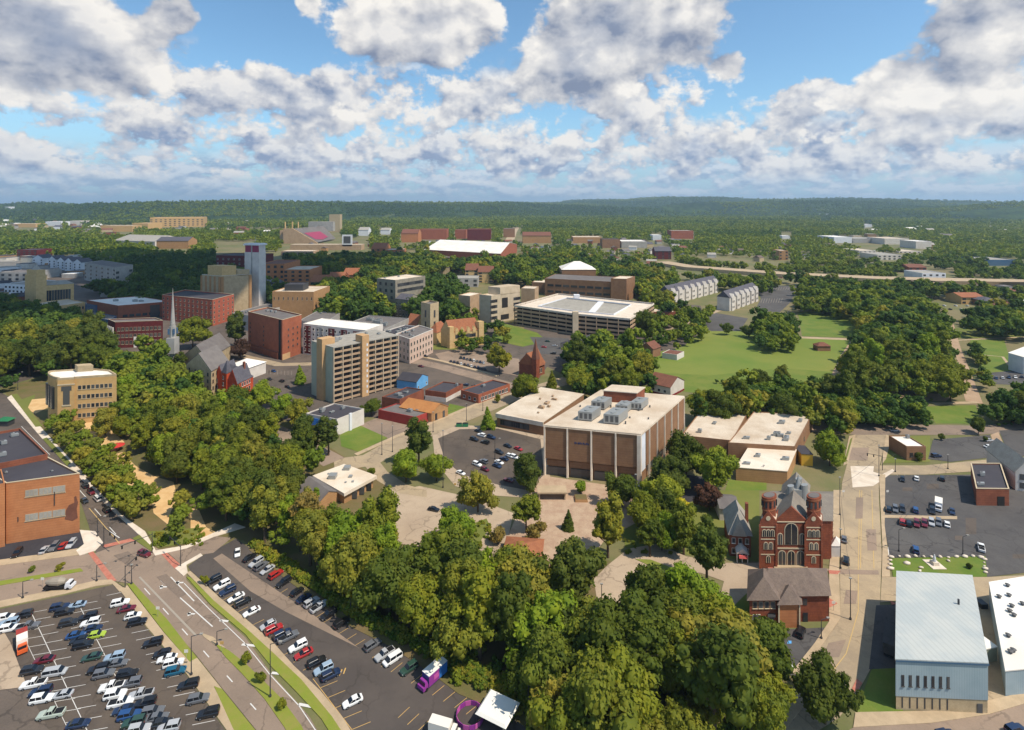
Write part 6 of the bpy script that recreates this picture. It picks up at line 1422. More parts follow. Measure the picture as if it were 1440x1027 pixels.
# park avenue trees (olive) in two rows
for i in range(12):
    t = i/11; T_(74+t*112, 596+t*118, 13.5+3.5*t, 'broad', 'leaf_olive' if i % 3 else 'leaf_mid', 'olive tree in the dense row between avenue and park path', 'avenue trees along the park')
for i in range(10):
    t = i/9; T_(92+t*112, 588+t*112, 13.5+3.5*t, 'broad', 'leaf_olive' if i % 2 else 'leaf_mid', 'olive tree in the dense row between avenue and park path', 'avenue trees along the park')
for i, (x, y) in enumerate(((150, 630), (177, 646), (180, 660), (213, 690), (212, 702), (252, 702), (254, 722), (246, 740), (288, 706), (298, 692), (318, 712))):
    T_(x, y, 11 if i < 5 else 16, 'tall', 'leaf_olive' if i % 2 else 'leaf_mid', 'upright tree beside the sandy park path', 'trees beside the sandy park path')
fill([(168, 520), (232, 505), (262, 545), (300, 565), (345, 600), (360, 660), (350, 700), (310, 680), (262, 668), (238, 650), (208, 620), (178, 590), (165, 560)], 6.2, ['broad', 'tall', 'broad'], ['leaf_mid', 'leaf_dark', 'leaf_bright', 'leaf_olive'], 'dense tree in the park wood below the stone church', 'trees of the park wood', 1.15, 1, [4, 3, 2, 2])
fill([(300, 570), (345, 565), (400, 640), (430, 600), (440, 660), (420, 700), (350, 735), (290, 690), (300, 640)], 6.4, ['broad', 'tall'], ['leaf_dark', 'leaf_mid'], 'dark tree in the thick wood left of the clinic roof', 'dark trees left of the clinic', 1.15, 2, [5, 1], avoid=[[(418, 660), (530, 640), (540, 720), (420, 730)]])
fill([(335, 710), (420, 705), (452, 745), (500, 745), (545, 765), (560, 800), (500, 815), (430, 775), (355, 738)], 5.6, ['tall', 'broad', 'tall'], ['leaf_olive', 'leaf_mid', 'leaf_brown', 'leaf_bright'], 'olive brown tree at the left end of the long wooded slope', 'olive trees of the wooded slope', 1.15, 3, [4, 3, 1.4, 1])
fill([(500, 745), (545, 760), (600, 775), (640, 800), (700, 805), (760, 835), (800, 850), (850, 890), (850, 1040), (790, 1040), (740, 965), (650, 905), (575, 862), (505, 822), (450, 780)], 6.8, ['broad', 'tall', 'broad', 'wide'], ['leaf_mid', 'leaf_olive', 'leaf_dark', 'leaf_bright', 'leaf_brown'], 'tree in the middle of the long wooded slope above the car park', 'trees in the middle of the wooded slope', 1.12, 4, [4, 2.4, 2.4, 1, .7])
fill([(850, 875), (900, 850), (945, 850), (985, 885), (1030, 880), (1062, 905), (1108, 955), (1085, 1045), (840, 1050), (840, 900)], 7.6, ['broad', 'tall', 'broad'], ['leaf_dark', 'leaf_mid', 'leaf_olive'], 'dark green tree at the right end of the wooded slope', 'trees at the right end of the wooded slope', 1.12, 5, [5, 5, 1.6])
fill([(905, 850), (940, 852), (965, 830), (1000, 840), (985, 880), (940, 880)], 6, ['tall', 'broad'], ['leaf_mid', 'leaf_olive', 'leaf_bright'], 'mid green tree just below the pale lower drive', 'trees below the lower drive', 1.1, 6)
fill([(1070, 1000), (1110, 985), (1130, 1040), (1070, 1050)], 6, ['broad'], ['leaf_mid'], 'green tree at the very bottom beside the tan pavement', 'trees at the bottom edge', 1.2, 7)
fill([(890, 700), (935, 690), (950, 745), (975, 760), (930, 770), (890, 760)], 5.5, ['broad', 'tall'], ['leaf_mid', 'leaf_dark', 'leaf_bright'], 'green tree between the brown block and the lower drive', 'trees between brown block and lower drive', 1.3, 8)
fill([(795, 490), (850, 482), (890, 488), (918, 520), (912, 548), (860, 545), (800, 545)], 7.5, ['broad', 'tall'], ['leaf_mid', 'leaf_dark'], 'tree in the dark clump behind the big brown block', 'tree clump behind the brown block', 1.15, 9, [3, 2])
fill([(970, 570), (1045, 545), (1120, 545), (1200, 552), (1200, 590), (1175, 610), (1130, 585), (1060, 580), (985, 582)], 6.5, ['broad', 'broad', 'tall'], ['leaf_dark', 'leaf_mid', 'leaf_olive'], 'tree in the belt between the big field and the white roofs', 'tree belt below the big field', 1.25, 10, [3, 3, 1])
fill([(1195, 560), (1300, 568), (1305, 592), (1200, 594)], 5, ['broad', 'wide'], ['leaf_mid', 'leaf_dark', 'leaf_olive'], 'bushy tree above the cross street', 'bushy trees above the cross street', 1.2, 11)
fill([(1375, 560), (1500, 545), (1520, 585), (1400, 586), (1378, 580)], 6.5, ['broad'], ['leaf_dark'], 'dark tree above the clipped row at the right edge', 'dark trees at the right edge', 1.15, 12)
fill([(1060, 462), (1075, 448), (1110, 448), (1122, 465), (1115, 482), (1070, 482)], 8, ['broad'], ['leaf_dark', 'leaf_mid'], 'dark tree in the round clump in the middle of the big field', 'clump in the middle of the field', 1.2, 13)
for i, (x, y, s) in enumerate(((1022, 462, 9), (1052, 465, 9), (1068, 532, 13), (1100, 530, 15), (1207, 446, 10), (1148, 425, 11), (1165, 432, 9))):
    T_(x, y, s, 'broad', 'leaf_dark', ['left of two dark trees at the top edge of the big field', 'right of two dark trees at the top edge of the big field', 'smaller dark tree at the lower edge of the big field', 'dark tree at the lower edge of the big field, the larger', 'lone tree with a shadow on the upper lawn', 'tree left of the upper lawn', 'tree at the top of the upper lawn'][i])
for i in range(3): T_(1008+i*8, 536, 3.4, 'cone', 'leaf_dark', 'small cypress in the trio at the field edge', 'three small cypresses')
# ---- belts that mostly end up in the distant mass
WT = ['leaf_dark', 'leaf_mid', 'leaf_olive', 'leaf_bright']
def wood(poly, Rm, seed, gap=1.3, keep=1.0, wts=(4, 3, 1, .4), avoid=()):
    fill(poly, Rm, ['broad', 'tall', 'wide'], WT, 'tree in the woods beyond the town', 'trees of the distant woods', gap, seed, wts, keep, avoid=avoid)
RP = [(1322, 448), (1346, 448), (1362, 500), (1392, 572), (1352, 572), (1336, 515)]
wood([(1200, 420), (1290, 425), (1330, 455), (1345, 500), (1350, 545), (1200, 545), (1180, 520), (1212, 480)], 8, 20, 1.1, avoid=[RP])
wood([(1128, 405), (1200, 405), (1300, 420), (1200, 440), (1120, 430)], 8, 21, 1.2)
wood([(0, 425), (40, 440), (120, 462), (160, 500), (140, 508), (60, 515), (0, 500), (-200, 520), (-200, 440)], 9, 22, 1.1, wts=(9, 1, 0.2, 0))
wood([(150, 495), (230, 500), (240, 520), (165, 528)], 7, 23, 1.2)
wood([(560, 400), (640, 395), (655, 425), (640, 450), (575, 440)], 9, 24, 1.1, wts=(8, 1, .2, 0))
wood([(440, 405), (530, 395), (545, 440), (500, 448), (450, 445)], 9, 25, 1.15)
wood([(400, 365), (600, 358), (640, 375), (520, 400), (430, 380)], 9, 26, 1.3)
wood([(620, 372), (760, 362), (900, 370), (905, 415), (850, 385), (760, 400), (700, 392)], 9, 27, 1.35)
wood([(900, 380), (950, 385), (940, 440), (905, 425)], 8, 28, 1.2, wts=(2, 4, 2, 2))
wood([(960, 385), (1100, 396), (1080, 410), (1000, 402)], 7, 29, 1.8)
wood([(1350, 440), (1440, 430), (1500, 450), (1440, 468), (1356, 462)], 8, 30, 1.4, avoid=[RP])
wood([(1100, 390), (1240, 402), (1440, 412), (1440, 418), (1200, 410)], 7, 31, 1.5)
wood([(915, 430), (1000, 440), (990, 470), (930, 490), (905, 470)], 6, 32, 2.0, wts=(2, 4, 1, 1))
wood([(1366, 485), (1374, 485), (1392, 545), (1382, 545)], 4, 33, 1.3)
wood([(115, 400), (180, 405), (300, 395), (280, 430), (190, 425)], 8, 34, 1.3, wts=(8, 1, .2, 0))
wood([(40, 440), (110, 445), (118, 470), (60, 470)], 7, 35, 1.2, wts=(8, 1, 0, 0))
wood([(180, 365), (300, 360), (300, 395), (190, 400)], 8, 36, 1.5, wts=(8, 1, 0, 0))
wood([(330, 415), (360, 400), (440, 412), (445, 430)], 7, 37, 1.8)
wood([(630, 440), (720, 458), (720, 480), (690, 490), (640, 495)], 5, 38, 2.6)
wood([(-100, 500), (10, 505), (10, 535), (-100, 545)], 8, 39, 1.2, wts=(9, 1, 0, 0))
# far woods: spacing in world space, denser than one could count
def far_scatter(y0, y1, R, dens, seed):
    r = np.random.default_rng(seed); half = 1.05; area = half*(y1**2-y0**2); n = int(area*dens)
    y = np.sqrt(r.uniform(y0**2, y1**2, n)); x = y*r.uniform(-half, half, n)
    return np.stack([x, y, R*r.uniform(.75, 1.3, n)], 1)
OPEN = []   # open ground (no distant trees): footprints and lawns, in pixels at ground level
for (x0, x1, yb, yt, *_r) in FAR: OPEN.append((x0-3, x1+3, min(yb-9, yt+ (yb-yt)*.35), yb+9))
OPEN += [(396, 520, 336, 362), (590, 735, 350, 384), (600, 1060, 384, 480), (240, 480, 392, 500), (110, 245, 395, 470), (-100, 110, 362, 450), (715, 735, 322, 346), (205, 290, 312, 326), (355, 480, 355, 410), (1040, 1128, 396, 445), (1340, 1500, 410, 450), (1270, 1345, 380, 425), (300, 362, 340, 366), (1195, 1290, 340, 352), (500, 600, 355, 366), (850, 940, 345, 356), (100, 180, 378, 400)]
sk = set()
def open_ground(px, py):
    for a, b, c, d in OPEN:
        if a < px < b and c < py < d: return True
    return False
far = np.concatenate([far_scatter(640, 1500, 7.5, .0042, 51), far_scatter(1500, 2600, 8.5, .0036, 52), far_scatter(2600, 4600, 11, .0015, 53)])
px = CX+far[:, 0]/far[:, 1]*FPX; py = HY+CAM/far[:, 1]*FPX
keep = np.array([not open_ground(a, b) for a, b in zip(px, py)])
# clearings from a smooth random field
ph = rng.uniform(0, 6.28, 12); fx = rng.uniform(.0012, .006, 12); fy = rng.uniform(.0012, .006, 12)
fieldv = sum(np.sin(far[:, 0]*fx[i]+far[:, 1]*fy[i]*(1 if i % 2 else -1)+ph[i]) for i in range(12))
HS = np.array(HOUSES); hc = {}
for hx, hy in HOUSES:
    dd = (far[:, 0]-hx)**2+((far[:, 1]-hy+12))**2; keep &= ~(dd < 26**2)
FWY = [G(*p).xy for p in ((930, 372), (970, 379), (1100, 389), (1240, 396), (1500, 402), (1800, 404))]
for p_, q_ in zip(FWY[:-1], FWY[1:]):
    d_ = q_-p_; L_ = d_.length; t_ = np.clip(((far[:, 0]-p_.x)*d_.x+(far[:, 1]-p_.y)*d_.y)/L_**2, 0, 1); dx = far[:, 0]-p_.x-t_*d_.x; dy = far[:, 1]-p_.y-t_*d_.y; dd = np.hypot(dx, dy)
    keep &= ~((dd < 30) | ((dd < 75) & (dy < 0)))
keep &= (fieldv > -6.0) | (far[:, 1] > 2600)
keep &= ~((py > 398) & (px > 900) & (px < 1210)) & ~((py > 415))
far = far[keep]

# keep the gravel path at the right open
RPW = [(G(a_, b_, 0).x, G(a_, b_, 0).y) for a_, b_ in ((1326, 450), (1344, 450), (1366, 500), (1400, 590), (1356, 590), (1336, 510))]
TREES = [t for t in TREES if not inpoly(t['x'], t['y'], RPW)]
# ---------------------------------------------------------------- plant the trees
inframe = lambda t: -60 < CX+t['x']/t['y']*FPX < 1500
TREES = [t for t in TREES if inframe(t)]
fixed = [t for t in TREES if t['label'] and (t['group'] is None)]
rest = sorted([t for t in TREES if t['group'] is not None], key=lambda t: -t['size'])
NIND = 296-len(fixed); ind = fixed+rest[:NIND]; mass = rest[NIND:]
for i, t in enumerate(ind):
    root = bpy.data.objects.new('tree' if t['cat'] == 'tree' else t['cat'], None); root.location = (t['x'], t['y'], 0); link(root); root.empty_display_size = 1
    root['label'] = t['label']; root['category'] = 'tree'
    if t['group']: root['group'] = t['group']
    nv = {'broad': 4, 'tall': 3, 'wide': 2, 'cone': 1, 'small': 2}[t['kind']]
    c = bpy.data.objects.new('crown', crown_mesh((t['kind'], i % nv), t['tone'])); c.location = (0, 0, t['z']); s = t['R']
    rr = random.Random(i); c.scale = (s*rr.uniform(.9, 1.1), s*rr.uniform(.9, 1.1), s*rr.uniform(.92, 1.12)); c.rotation_euler = (rr.uniform(-.1, .1), rr.uniform(-.1, .1), rr.uniform(0, 6.28)); link(c, root)
    k = bpy.data.objects.new('trunk', trunk_mesh(t['kind'], i)); k.scale = (t['z'],)*3; k.rotation_euler = (0, 0, rr.uniform(0, 6)); link(k, root)
def mass_mesh(name, items, lods, mat, seed, tonefn):
    """many trees merged to one wood; items: x,y,z,R"""
    r = np.random.default_rng(seed); Vs = []; Qs = []; Ts = []; At = []; off = 0
    idx = r.integers(0, len(lods), len(items))
    for li, (lv, lq, lt) in enumerate(lods):
        I = items[idx == li]; n = len(I)
        if not n: continue
        a = r.uniform(0, 6.283, n); ca, sa = np.cos(a), np.sin(a)
        X = lv[None, :, 0]*ca[:, None]-lv[None, :, 1]*sa[:, None]; Y = lv[None, :, 0]*sa[:, None]+lv[None, :, 1]*ca[:, None]; Z = np.repeat(lv[None, :, 2], n, 0)
        R = I[:, 3][:, None]; V = np.stack([X*R+I[:, 0][:, None], Y*R+I[:, 1][:, None], Z*R*r.uniform(.85, 1.15, (n, 1))+I[:, 2][:, None]], 2).reshape(-1, 3)
        m = len(lv); o = off+np.arange(n)*m
        Qs.append((lq[None]+o[:, None, None]).reshape(-1, 4)); Ts.append((lt[None]+o[:, None, None]).reshape(-1, 3)); Vs.append(V); At.append(np.repeat(tonefn(I, r), m)); off += n*m
    me = arrays_mesh(name, np.concatenate(Vs), np.concatenate(Qs), np.concatenate(Ts) if Ts else np.zeros((0, 3), int), mat, np.concatenate(At))
    o = bpy.data.objects.new(name, me); link(o); o['kind'] = 'stuff'; return o
tv = {'leaf_dark': .05, 'leaf_mid': .42, 'leaf_olive': .95, 'leaf_bright': .6, 'leaf_brown': 1.0, 'leaf_purple': 0, 'leaf_yellow': .9}
if mass:
    M_ = np.array([(t['x'], t['y'], t['z'], t['R'], tv[t['tone']]) for t in mass])
    o = mass_mesh('woods', M_, LOD1, 'leaf_mass', 1, lambda I, r: np.clip(I[:, 4]+r.uniform(-.1, .1, len(I)), 0, 1))
F_ = np.stack([far[:, 0], far[:, 1], far[:, 2]*.95, far[:, 2]], 1)
def ftone(I, r):
    f = .5+.5*np.sin(I[:, 0]*.004+1)*np.sin(I[:, 1]*.006+2); return np.clip(.45*f+r.uniform(0, .42, len(I)), 0, 1)
nearF = F_[F_[:, 1] < 1100]; farF = F_[F_[:, 1] >= 1100]
o = mass_mesh('woods', nearF, LOD1, 'leaf_mass', 2, ftone)
o = mass_mesh('far_woods', farF, LOD2, 'leaf_mass', 3, ftone)
# undergrowth on the slope and along the lot edge: shrubs as one mass
U = []
r = random.Random(77)
for _ in range(900):
    t = r.random(); e = [(352, 768), (405, 806), (456, 843), (500, 873), (548, 896), (608, 932), (650, 958), (708, 982), (752, 1010), (790, 1045)]
    i = min(int(t*9), 8); f = t*9-i; x = e[i][0]+(e[i+1][0]-e[i][0])*f; y = e[i][1]+(e[i+1][1]-e[i][1])*f; w = 6+t*26
    x += r.uniform(0, w); y -= r.uniform(0, w*.8); p = G(x, y); U.append((p.x, p.y, .7, r.uniform(.8, 1.9), r.choice((.95, .6, .45, 1.0, .75))))
for _ in range(500):
    x, y = r.uniform(340, 1100), r.uniform(760, 1040); p = G(x, y)
    if inpoly(x, y, [(400, 800), (560, 800), (640, 830), (860, 880), (1060, 900), (1100, 980), (1050, 1040), (760, 1040), (640, 960)]): U.append((p.x, p.y, .8, r.uniform(1, 2.6), r.choice((.1, .45, .95))))
for _ in range(160):
    x, y = r.choice(((r.uniform(210, 300), r.uniform(745, 768)), (r.uniform(655, 690), r.uniform(735, 770)), (r.uniform(1195, 1300), r.uniform(575, 592)), (r.uniform(1200, 1340), r.uniform(548, 566)), (r.uniform(870, 1060), r.uniform(755, 782))))
    p = G(x, y); U.append((p.x, p.y, .5, r.uniform(.6, 1.3), r.choice((.45, .6, .95))))
mass_mesh('undergrowth', np.array(U), LOD1, 'leaf_mass', 5, lambda I, r: np.clip(I[:, 4], 0, 1))

# ---------------------------------------------------------------- far land: wooded plain rising to low hills
_r9 = np.random.default_rng(9); HN = []
for i in range(26): wl_ = _r9.uniform(700, 5200); HN.append((wl_, _r9.uniform(0, 3.14), _r9.uniform(0, 6.28)))
def hill_h(X, Y):
    """height of the far land: a plain that rises to low ridges; ridge lines by bearing"""
    R = np.hypot(X, Y); Z = np.zeros_like(X)
    for wl_, a, f in HN: k = 2*math.pi/wl_; Z += np.sin(X*math.cos(a)*k+Y*math.sin(a)*k*1.3+f)*wl_*.0042
    px = CX+X/Y*FPX; sky = np.interp(px, [-400, 0, 60, 130, 200, 330, 420, 600, 690, 740, 810, 880, 1000, 1050, 1200, 1440, 1800], [289.5, 289.5, 289, 288, 286.5, 285.8, 286.5, 287, 286.8, 285.6, 281.5, 282.6, 280, 280.6, 282.2, 284, 285])
    ridge = np.interp(px, [0, 150, 330, 700, 800, 1440], [9000, 5200, 5200, 6000, 11000, 9500])
    top = CAM+(HY-sky)*ridge/FPX-18
    t = np.clip((R-3600)/(ridge-3600), 0, 1); t = t*t*(3-2*t)
    H_ = top*t-8*(1-t)+Z*np.clip((R-3600)/2500, 0, 1)*1.0*(1-.6*t)
    return H_-np.clip((R-ridge)/3000, 0, 1)*90
def hills():
    na, nr = 900, 220; ang = np.linspace(-1.02, 1.02, na); rr = 3600*(26000/3600)**np.linspace(0, 1, nr)
    A, R = np.meshgrid(ang, rr); X = R*np.sin(A); Y = R*np.cos(A); r = np.random.default_rng(9)
    H_ = hill_h(X, Y)+np.where(R > 3700, r.uniform(-1, 1, X.shape)*np.clip(R/2600, 1, 3.2)*4+4, 0)
    V = np.stack([X, Y, H_], 2).reshape(-1, 3); i = np.arange(na-1)[None, :]+np.arange(nr-1)[:, None]*na; i = i.ravel()
    Q = np.stack([i, i+1, i+na+1, i+na], 1)
    me = arrays_mesh('hills', V, Q, np.zeros((0, 3), int), 'far_forest'); o = bpy.data.objects.new('hills', me); link(o); o['kind'] = 'structure'
    # tree cover standing on the slopes
    n = 30000; Rr = 4300+(11500-4300)*r.uniform(0, 1, n)**1.1; Aa = r.uniform(-.86, .86, n); x, y = Rr*np.sin(Aa), Rr*np.cos(Aa); z = hill_h(x, y)
    gap = np.sin(x*.0016+2)*np.sin(y*.0011+1)+.6*np.sin(x*.0041)*np.sin(y*.0029+.5); kp = gap > -.75; x, y, z, Rr = x[kp], y[kp], z[kp], Rr[kp]
    s = 9+Rr/900*r.uniform(.7, 1.5, len(x)); it = np.stack([x, y, z+s*.45, s], 1)
    mass_mesh('hill_woods', it, LOD2, 'leaf_mass', 11, lambda I, q: np.clip(.02+.4*np.clip(np.sin(I[:, 0]*.0021)*np.sin(I[:, 1]*.0017+1)+.3, 0, 1)+q.uniform(0, .12, len(I)), 0, 1))
m, k, b = new_mat('far_forest'); pos = k.node('ShaderNodeNewGeometry').outputs['Position']
mp = k.vm('MULTIPLY', pos, (1.0, .45, 0))
n1 = k.noise(mp, .012, 6, .7); n2 = k.noise(mp, .0016, 4, .55); n3 = k.noise(mp, .0045, 3, .6)
c = k.mix(k.step(n1, .35, .65), rgb(34, 52, 30), rgb(66, 84, 42)); c = k.mix(k.m('MULTIPLY', k.step(n2, .45, .6), .6), c, rgb(28, 46, 32)); c = k.mix(k.m('MULTIPLY', k.step(n3, .64, .70), .6), c, rgb(112, 118, 66))  # forest tones; the broad dark patches paint in cloud-shadow variation
k.l.new(c, b.inputs['Base Color']); b.inputs['Roughness'].default_value = .95; b.inputs['Specular IOR Level'].default_value = .05
hills()
# ---------------------------------------------------------------- vehicles
m, k, b = new_mat('car_paint'); oi = k.node('ShaderNodeObjectInfo'); k.l.new(oi.outputs['Color'], b.inputs['Base Color']); b.inputs['Roughness'].default_value = .28; b.inputs['Specular IOR Level'].default_value = .5; b.inputs['Coat Weight'].default_value = .5; b.inputs['Coat Roughness'].default_value = .08
plain('car_glass', rgb(24, 28, 34), .08, .6); plain('tyre', rgb(26, 26, 27), .85); plain('rim', rgb(140, 142, 146), .35, metal=.6); plain('lamp_clear', rgb(210, 212, 208), .2); plain('lamp_red', rgb(140, 24, 20), .3); plain('black_trim', rgb(24, 24, 26), .6)
PAINT = dict(white=(.78, .78, .76), black=(.012, .012, .014), dark=(.022, .024, .028), silver=(.42, .43, .44), gray=(.13, .135, .145), navy=(.015, .028, .07), blue=(.02, .07, .20), red=(.38, .022, .02), maroon=(.14, .012, .02), green=(.03, .07, .05), lime=(.36, .48, .04), teal=(.01, .10, .17), lightblue=(.30, .40, .50), orange=(.65, .16, .03), palegreen=(.42, .48, .40), tan=(.40, .35, .27))
def car_meshes(kind):
    L, W = {'sedan': (4.7, 1.82), 'suv': (4.75, 1.92), 'pickup': (5.5, 1.95), 'van': (5.2, 2.0), 'hatch': (4.2, 1.8)}[kind]
    # half profile stations: x, z of the body belt ; x forward
    def loft(sections):
        """sections: list of (x, list of (y,z)) closed half rings mirrored"""
        b = MB(); rings = []
        for x, pts in sections:
            full = pts+[(-y, z) for y, z in pts[::-1]]; rings.append([b.pt(x, y, z) for y, z in full])
        n = len(rings[0])
        for a, c in zip(rings[:-1], rings[1:]):
            for i in range(n): j = (i+1) % n; b.face(a[i], a[j], c[j], c[i])
        b.face(*rings[0][::-1]); b.face(*rings[-1]); return b
    h = W/2
    belt = {'sedan': .92, 'suv': 1.08, 'pickup': 1.12, 'van': 1.1, 'hatch': .98}[kind]; hood = {'sedan': .84, 'suv': 1.02, 'pickup': 1.08, 'van': 1.0, 'hatch': .92}[kind]; roof = {'sedan': 1.44, 'suv': 1.74, 'pickup': 1.82, 'van': 1.85, 'hatch': 1.52}[kind]
    def ring(w, z0, zt): return [(w*.92, z0), (w, z0+.2), (w, zt-.16), (w*.9, zt)]
    tail = {'sedan': .90, 'suv': 1.06, 'pickup': 1.1, 'van': 1.08, 'hatch': 1.0}[kind]
    S = [(-L/2, ring(h*.84, .42, tail-.06)), (-L/2+.18, ring(h*.97, .28, tail)), (-L*.2, ring(h, .25, belt)), (L*.17, ring(h, .25, belt)), (L*.33, ring(h*.98, .25, hood+.02)), (L/2-.2, ring(h*.93, .28, hood-.1)), (L/2, ring(h*.76, .40, hood-.22))]
    body = loft(S)
    # greenhouse
    x0, x1, x2, x3 = {'sedan': (-L*.40, -L*.24, L*.03, L*.22), 'suv': (-L*.49, -L*.44, L*.04, L*.20), 'pickup': (-L*.12, -L*.09, L*.10, L*.22), 'van': (-L*.49, -L*.45, L*.20, L*.36), 'hatch': (-L*.48, -L*.34, L*.04, L*.24)}[kind]
    g = MB(); w0, w1 = h*.9, h*.74
    lo = [g.pt(x0, -w0, belt-.03), g.pt(x3, -w0, belt-.03), g.pt(x3, w0, belt-.03), g.pt(x0, w0, belt-.03)]; hi = [g.pt(x1, -w1, roof-.05), g.pt(x2, -w1, roof-.05), g.pt(x2, w1, roof-.05), g.pt(x1, w1, roof-.05)]
    g.face(*hi)
    for i in range(4): j = (i+1) % 4; g.face(lo[i], lo[j], hi[j], hi[i])
    rf = MB(); rf.box(x1-.02, x2+.04, -w1-.02, w1+.02, roof-.06, roof, top=(.06, .06))
    for s in (-1, 1):   # pillars
        for xa, xb in (((x0*.55+x3*.45), (x1*.5+x2*.5)), ((x0*.15+x3*.85) if kind != 'sedan' else x3-.02, x2), (x0+.02, x1)):
            i = [rf.pt(xa-.05, s*w0*1.005, belt-.03), rf.pt(xa+.06, s*w0*1.005, belt-.03), rf.pt(xb+.05, s*(w1+.015), roof-.05), rf.pt(xb-.05, s*(w1+.015), roof-.05)]; rf.face(*(i if s < 0 else i[::-1]))
    for (x, y, z) in rf.v: pass
    if kind == 'pickup':
        bed = MB(); bed.box(-L/2+.25, x0-.08, -h*.8, h*.8, belt-.02, belt+.02)
    o = len(body.v); body.v += rf.v; body.f += [tuple(i+o for i in f) for f in rf.f]; body.m += [0]*len(rf.f)
    def mk(name, b, mats):
        me = bpy.data.meshes.new(name); me.from_pydata(b.v, [], b.f)
        for q in mats: me.materials.append(MATS[q])
        if len(mats) > 1: me.polygons.foreach_set('material_index', b.m)
        return me
    out = [('body', mk('body', body, ['car_paint']), (0, 0, 0)), ('window', mk('window', g, ['car_glass']), (0, 0, 0))]
    if kind == 'pickup': out.append(('cargo_bed', mk('cargo_bed', bed, ['black_trim']), (0, 0, 0)))
    w = MB(); w.slot = 0; n = 12; r = .34
    lo = [w.pt(r*math.cos(6.283*i/n), -.11, r*math.sin(6.283*i/n)) for i in range(n)]; hi = [w.pt(r*math.cos(6.283*i/n), .11, r*math.sin(6.283*i/n)) for i in range(n)]
    w.face(*lo); w.face(*hi[::-1])
    for i in range(n): j = (i+1) % n; w.face(lo[i], hi[i], hi[j], lo[j])
    w.slot = 1
    for y in (-.115, .115): w.face(*[w.pt(r*.58*math.cos(6.283*i/8), y, r*.58*math.sin(6.283*i/8)) for i in range(8)])
    wm = mk('wheel', w, ['tyre', 'rim'])
    for x in (-L*.3, L*.31):
        for y in (-h+.06, h-.06): out.append(('wheel', wm, (x, y, .34)))
    hl = MB(); hl.box(-.05, .05, -.2, .2, -.08, .08); hm = mk('headlight', hl, ['lamp_clear']); tm = mk('taillight', hl, ['lamp_red'])
    for y in (-h*.66, h*.66): out.append(('headlight', hm, (L/2-.06, y, hood-.32))); out.append(('taillight', tm, (-L/2+.04, y, tail-.2)))
    return out
CARM = {k_: car_meshes(k_) for k_ in ('sedan', 'suv', 'pickup', 'van', 'hatch')}
COLW = dict(white='white', black='black', dark='charcoal', silver='silver', gray='grey', navy='navy', blue='blue', red='red', maroon='maroon', green='dark green', lime='lime green', teal='teal', lightblue='pale blue', orange='orange', palegreen='pale green', tan='tan')
ORD = 'first second third fourth fifth sixth seventh eighth ninth tenth eleventh twelfth thirteenth fourteenth fifteenth sixteenth seventeenth eighteenth nineteenth twentieth twenty-first twenty-second twenty-third twenty-fourth twenty-fifth twenty-sixth'.split()
KW = dict(sedan='sedan', suv='SUV', pickup='pickup', van='minivan', hatch='hatchback')
def car(px, py, col, kind, dirpx, label, group=None, full=True, flip=False, z=.09, zc=.7):
    p = G(px, py, zc); q = G(px+dirpx[0], py+dirpx[1], zc); d = (q-p); a = math.atan2(d.y, d.x)+(math.pi if flip else 0)
    root = empty('parked_car', (p.x, p.y, z), label, 'car', group); root.rotation_euler = (0, 0, a)
    for name, me, loc in CARM[kind][:None if full else 3]:
        o = bpy.data.objects.new(name, me); o.location = loc; o.color = (*PAINT[col], 1); link(o, root)
    return root
rc = random.Random(3)
def row(cars, where, dirpx, group, full=True, order='from the top', kinds=None):
    cars = sorted(cars, key=lambda c: c[1] if 'top' in order else c[0])
    for i, c in enumerate(cars):
        kd = c[3] if len(c) > 3 else rc.choice(['sedan', 'suv', 'suv', 'sedan', 'hatch'])
        lab = '%s %s, %s car %s in %s' % (COLW[c[2]], KW[kd], ORD[i], order, where)
        car(c[0], c[1], c[2], kd, c[4] if len(c) > 4 else dirpx, lab, group, full, flip=rc.random() < .5)
g1 = 'cars parked in the lower left car park'
row([(8, 869, 'white'), (12, 876, 'lightblue'), (13, 884, 'white', 'suv'), (45, 943, 'dark', 'suv'), (47, 962, 'white', 'pickup'), (57, 973, 'navy', 'suv'), (59, 983, 'white', 'suv'), (72, 1004, 'palegreen', 'pickup')], 'the leftmost parking row', (10, -1.8), g1)
row([(32, 865, 'dark', 'suv'), (39, 881, 'gray', 'pickup'), (62, 928, 'maroon', 'sedan'), (77, 946, 'silver', 'van'), (87, 977, 'silver'), (110, 1018, 'navy', 'sedan')], 'the second parking row', (10, -1.8), g1)
row([(84, 854, 'navy'), (91, 861, 'black', 'suv'), (97, 876, 'dark', 'suv'), (107, 893, 'blue'), (112, 900, 'black'), (117, 907, 'black', 'suv'), (129, 924, 'green'), (138, 941, 'black', 'suv'), (146, 948, 'gray', 'suv'), (157, 966, 'white', 'pickup'), (162, 977, 'white', 'suv'), (170, 988, 'white', 'pickup'), (174, 998, 'navy'), (182, 1006, 'blue', 'suv'), (188, 1016, 'green', 'suv'), (196, 1026, 'silver')], 'the third parking row', (10, -2), g1)
row([(108, 851, 'lightblue', 'sedan'), (123, 868, 'black', 'suv'), (127, 876, 'white', 'suv'), (130, 884, 'navy'), (136, 893, 'lime', 'hatch'), (161, 924, 'lightblue', 'suv'), (165, 933, 'gray'), (179, 948, 'black', 'suv'), (184, 961, 'gray', 'suv'), (198, 977, 'silver', 'pickup'), (204, 989, 'black', 'suv'), (215, 1001, 'gray', 'suv'), (221, 1009, 'gray'), (228, 1017, 'dark'), (237, 1023, 'silver', 'suv')], 'the fourth parking row', (10, -2), g1)
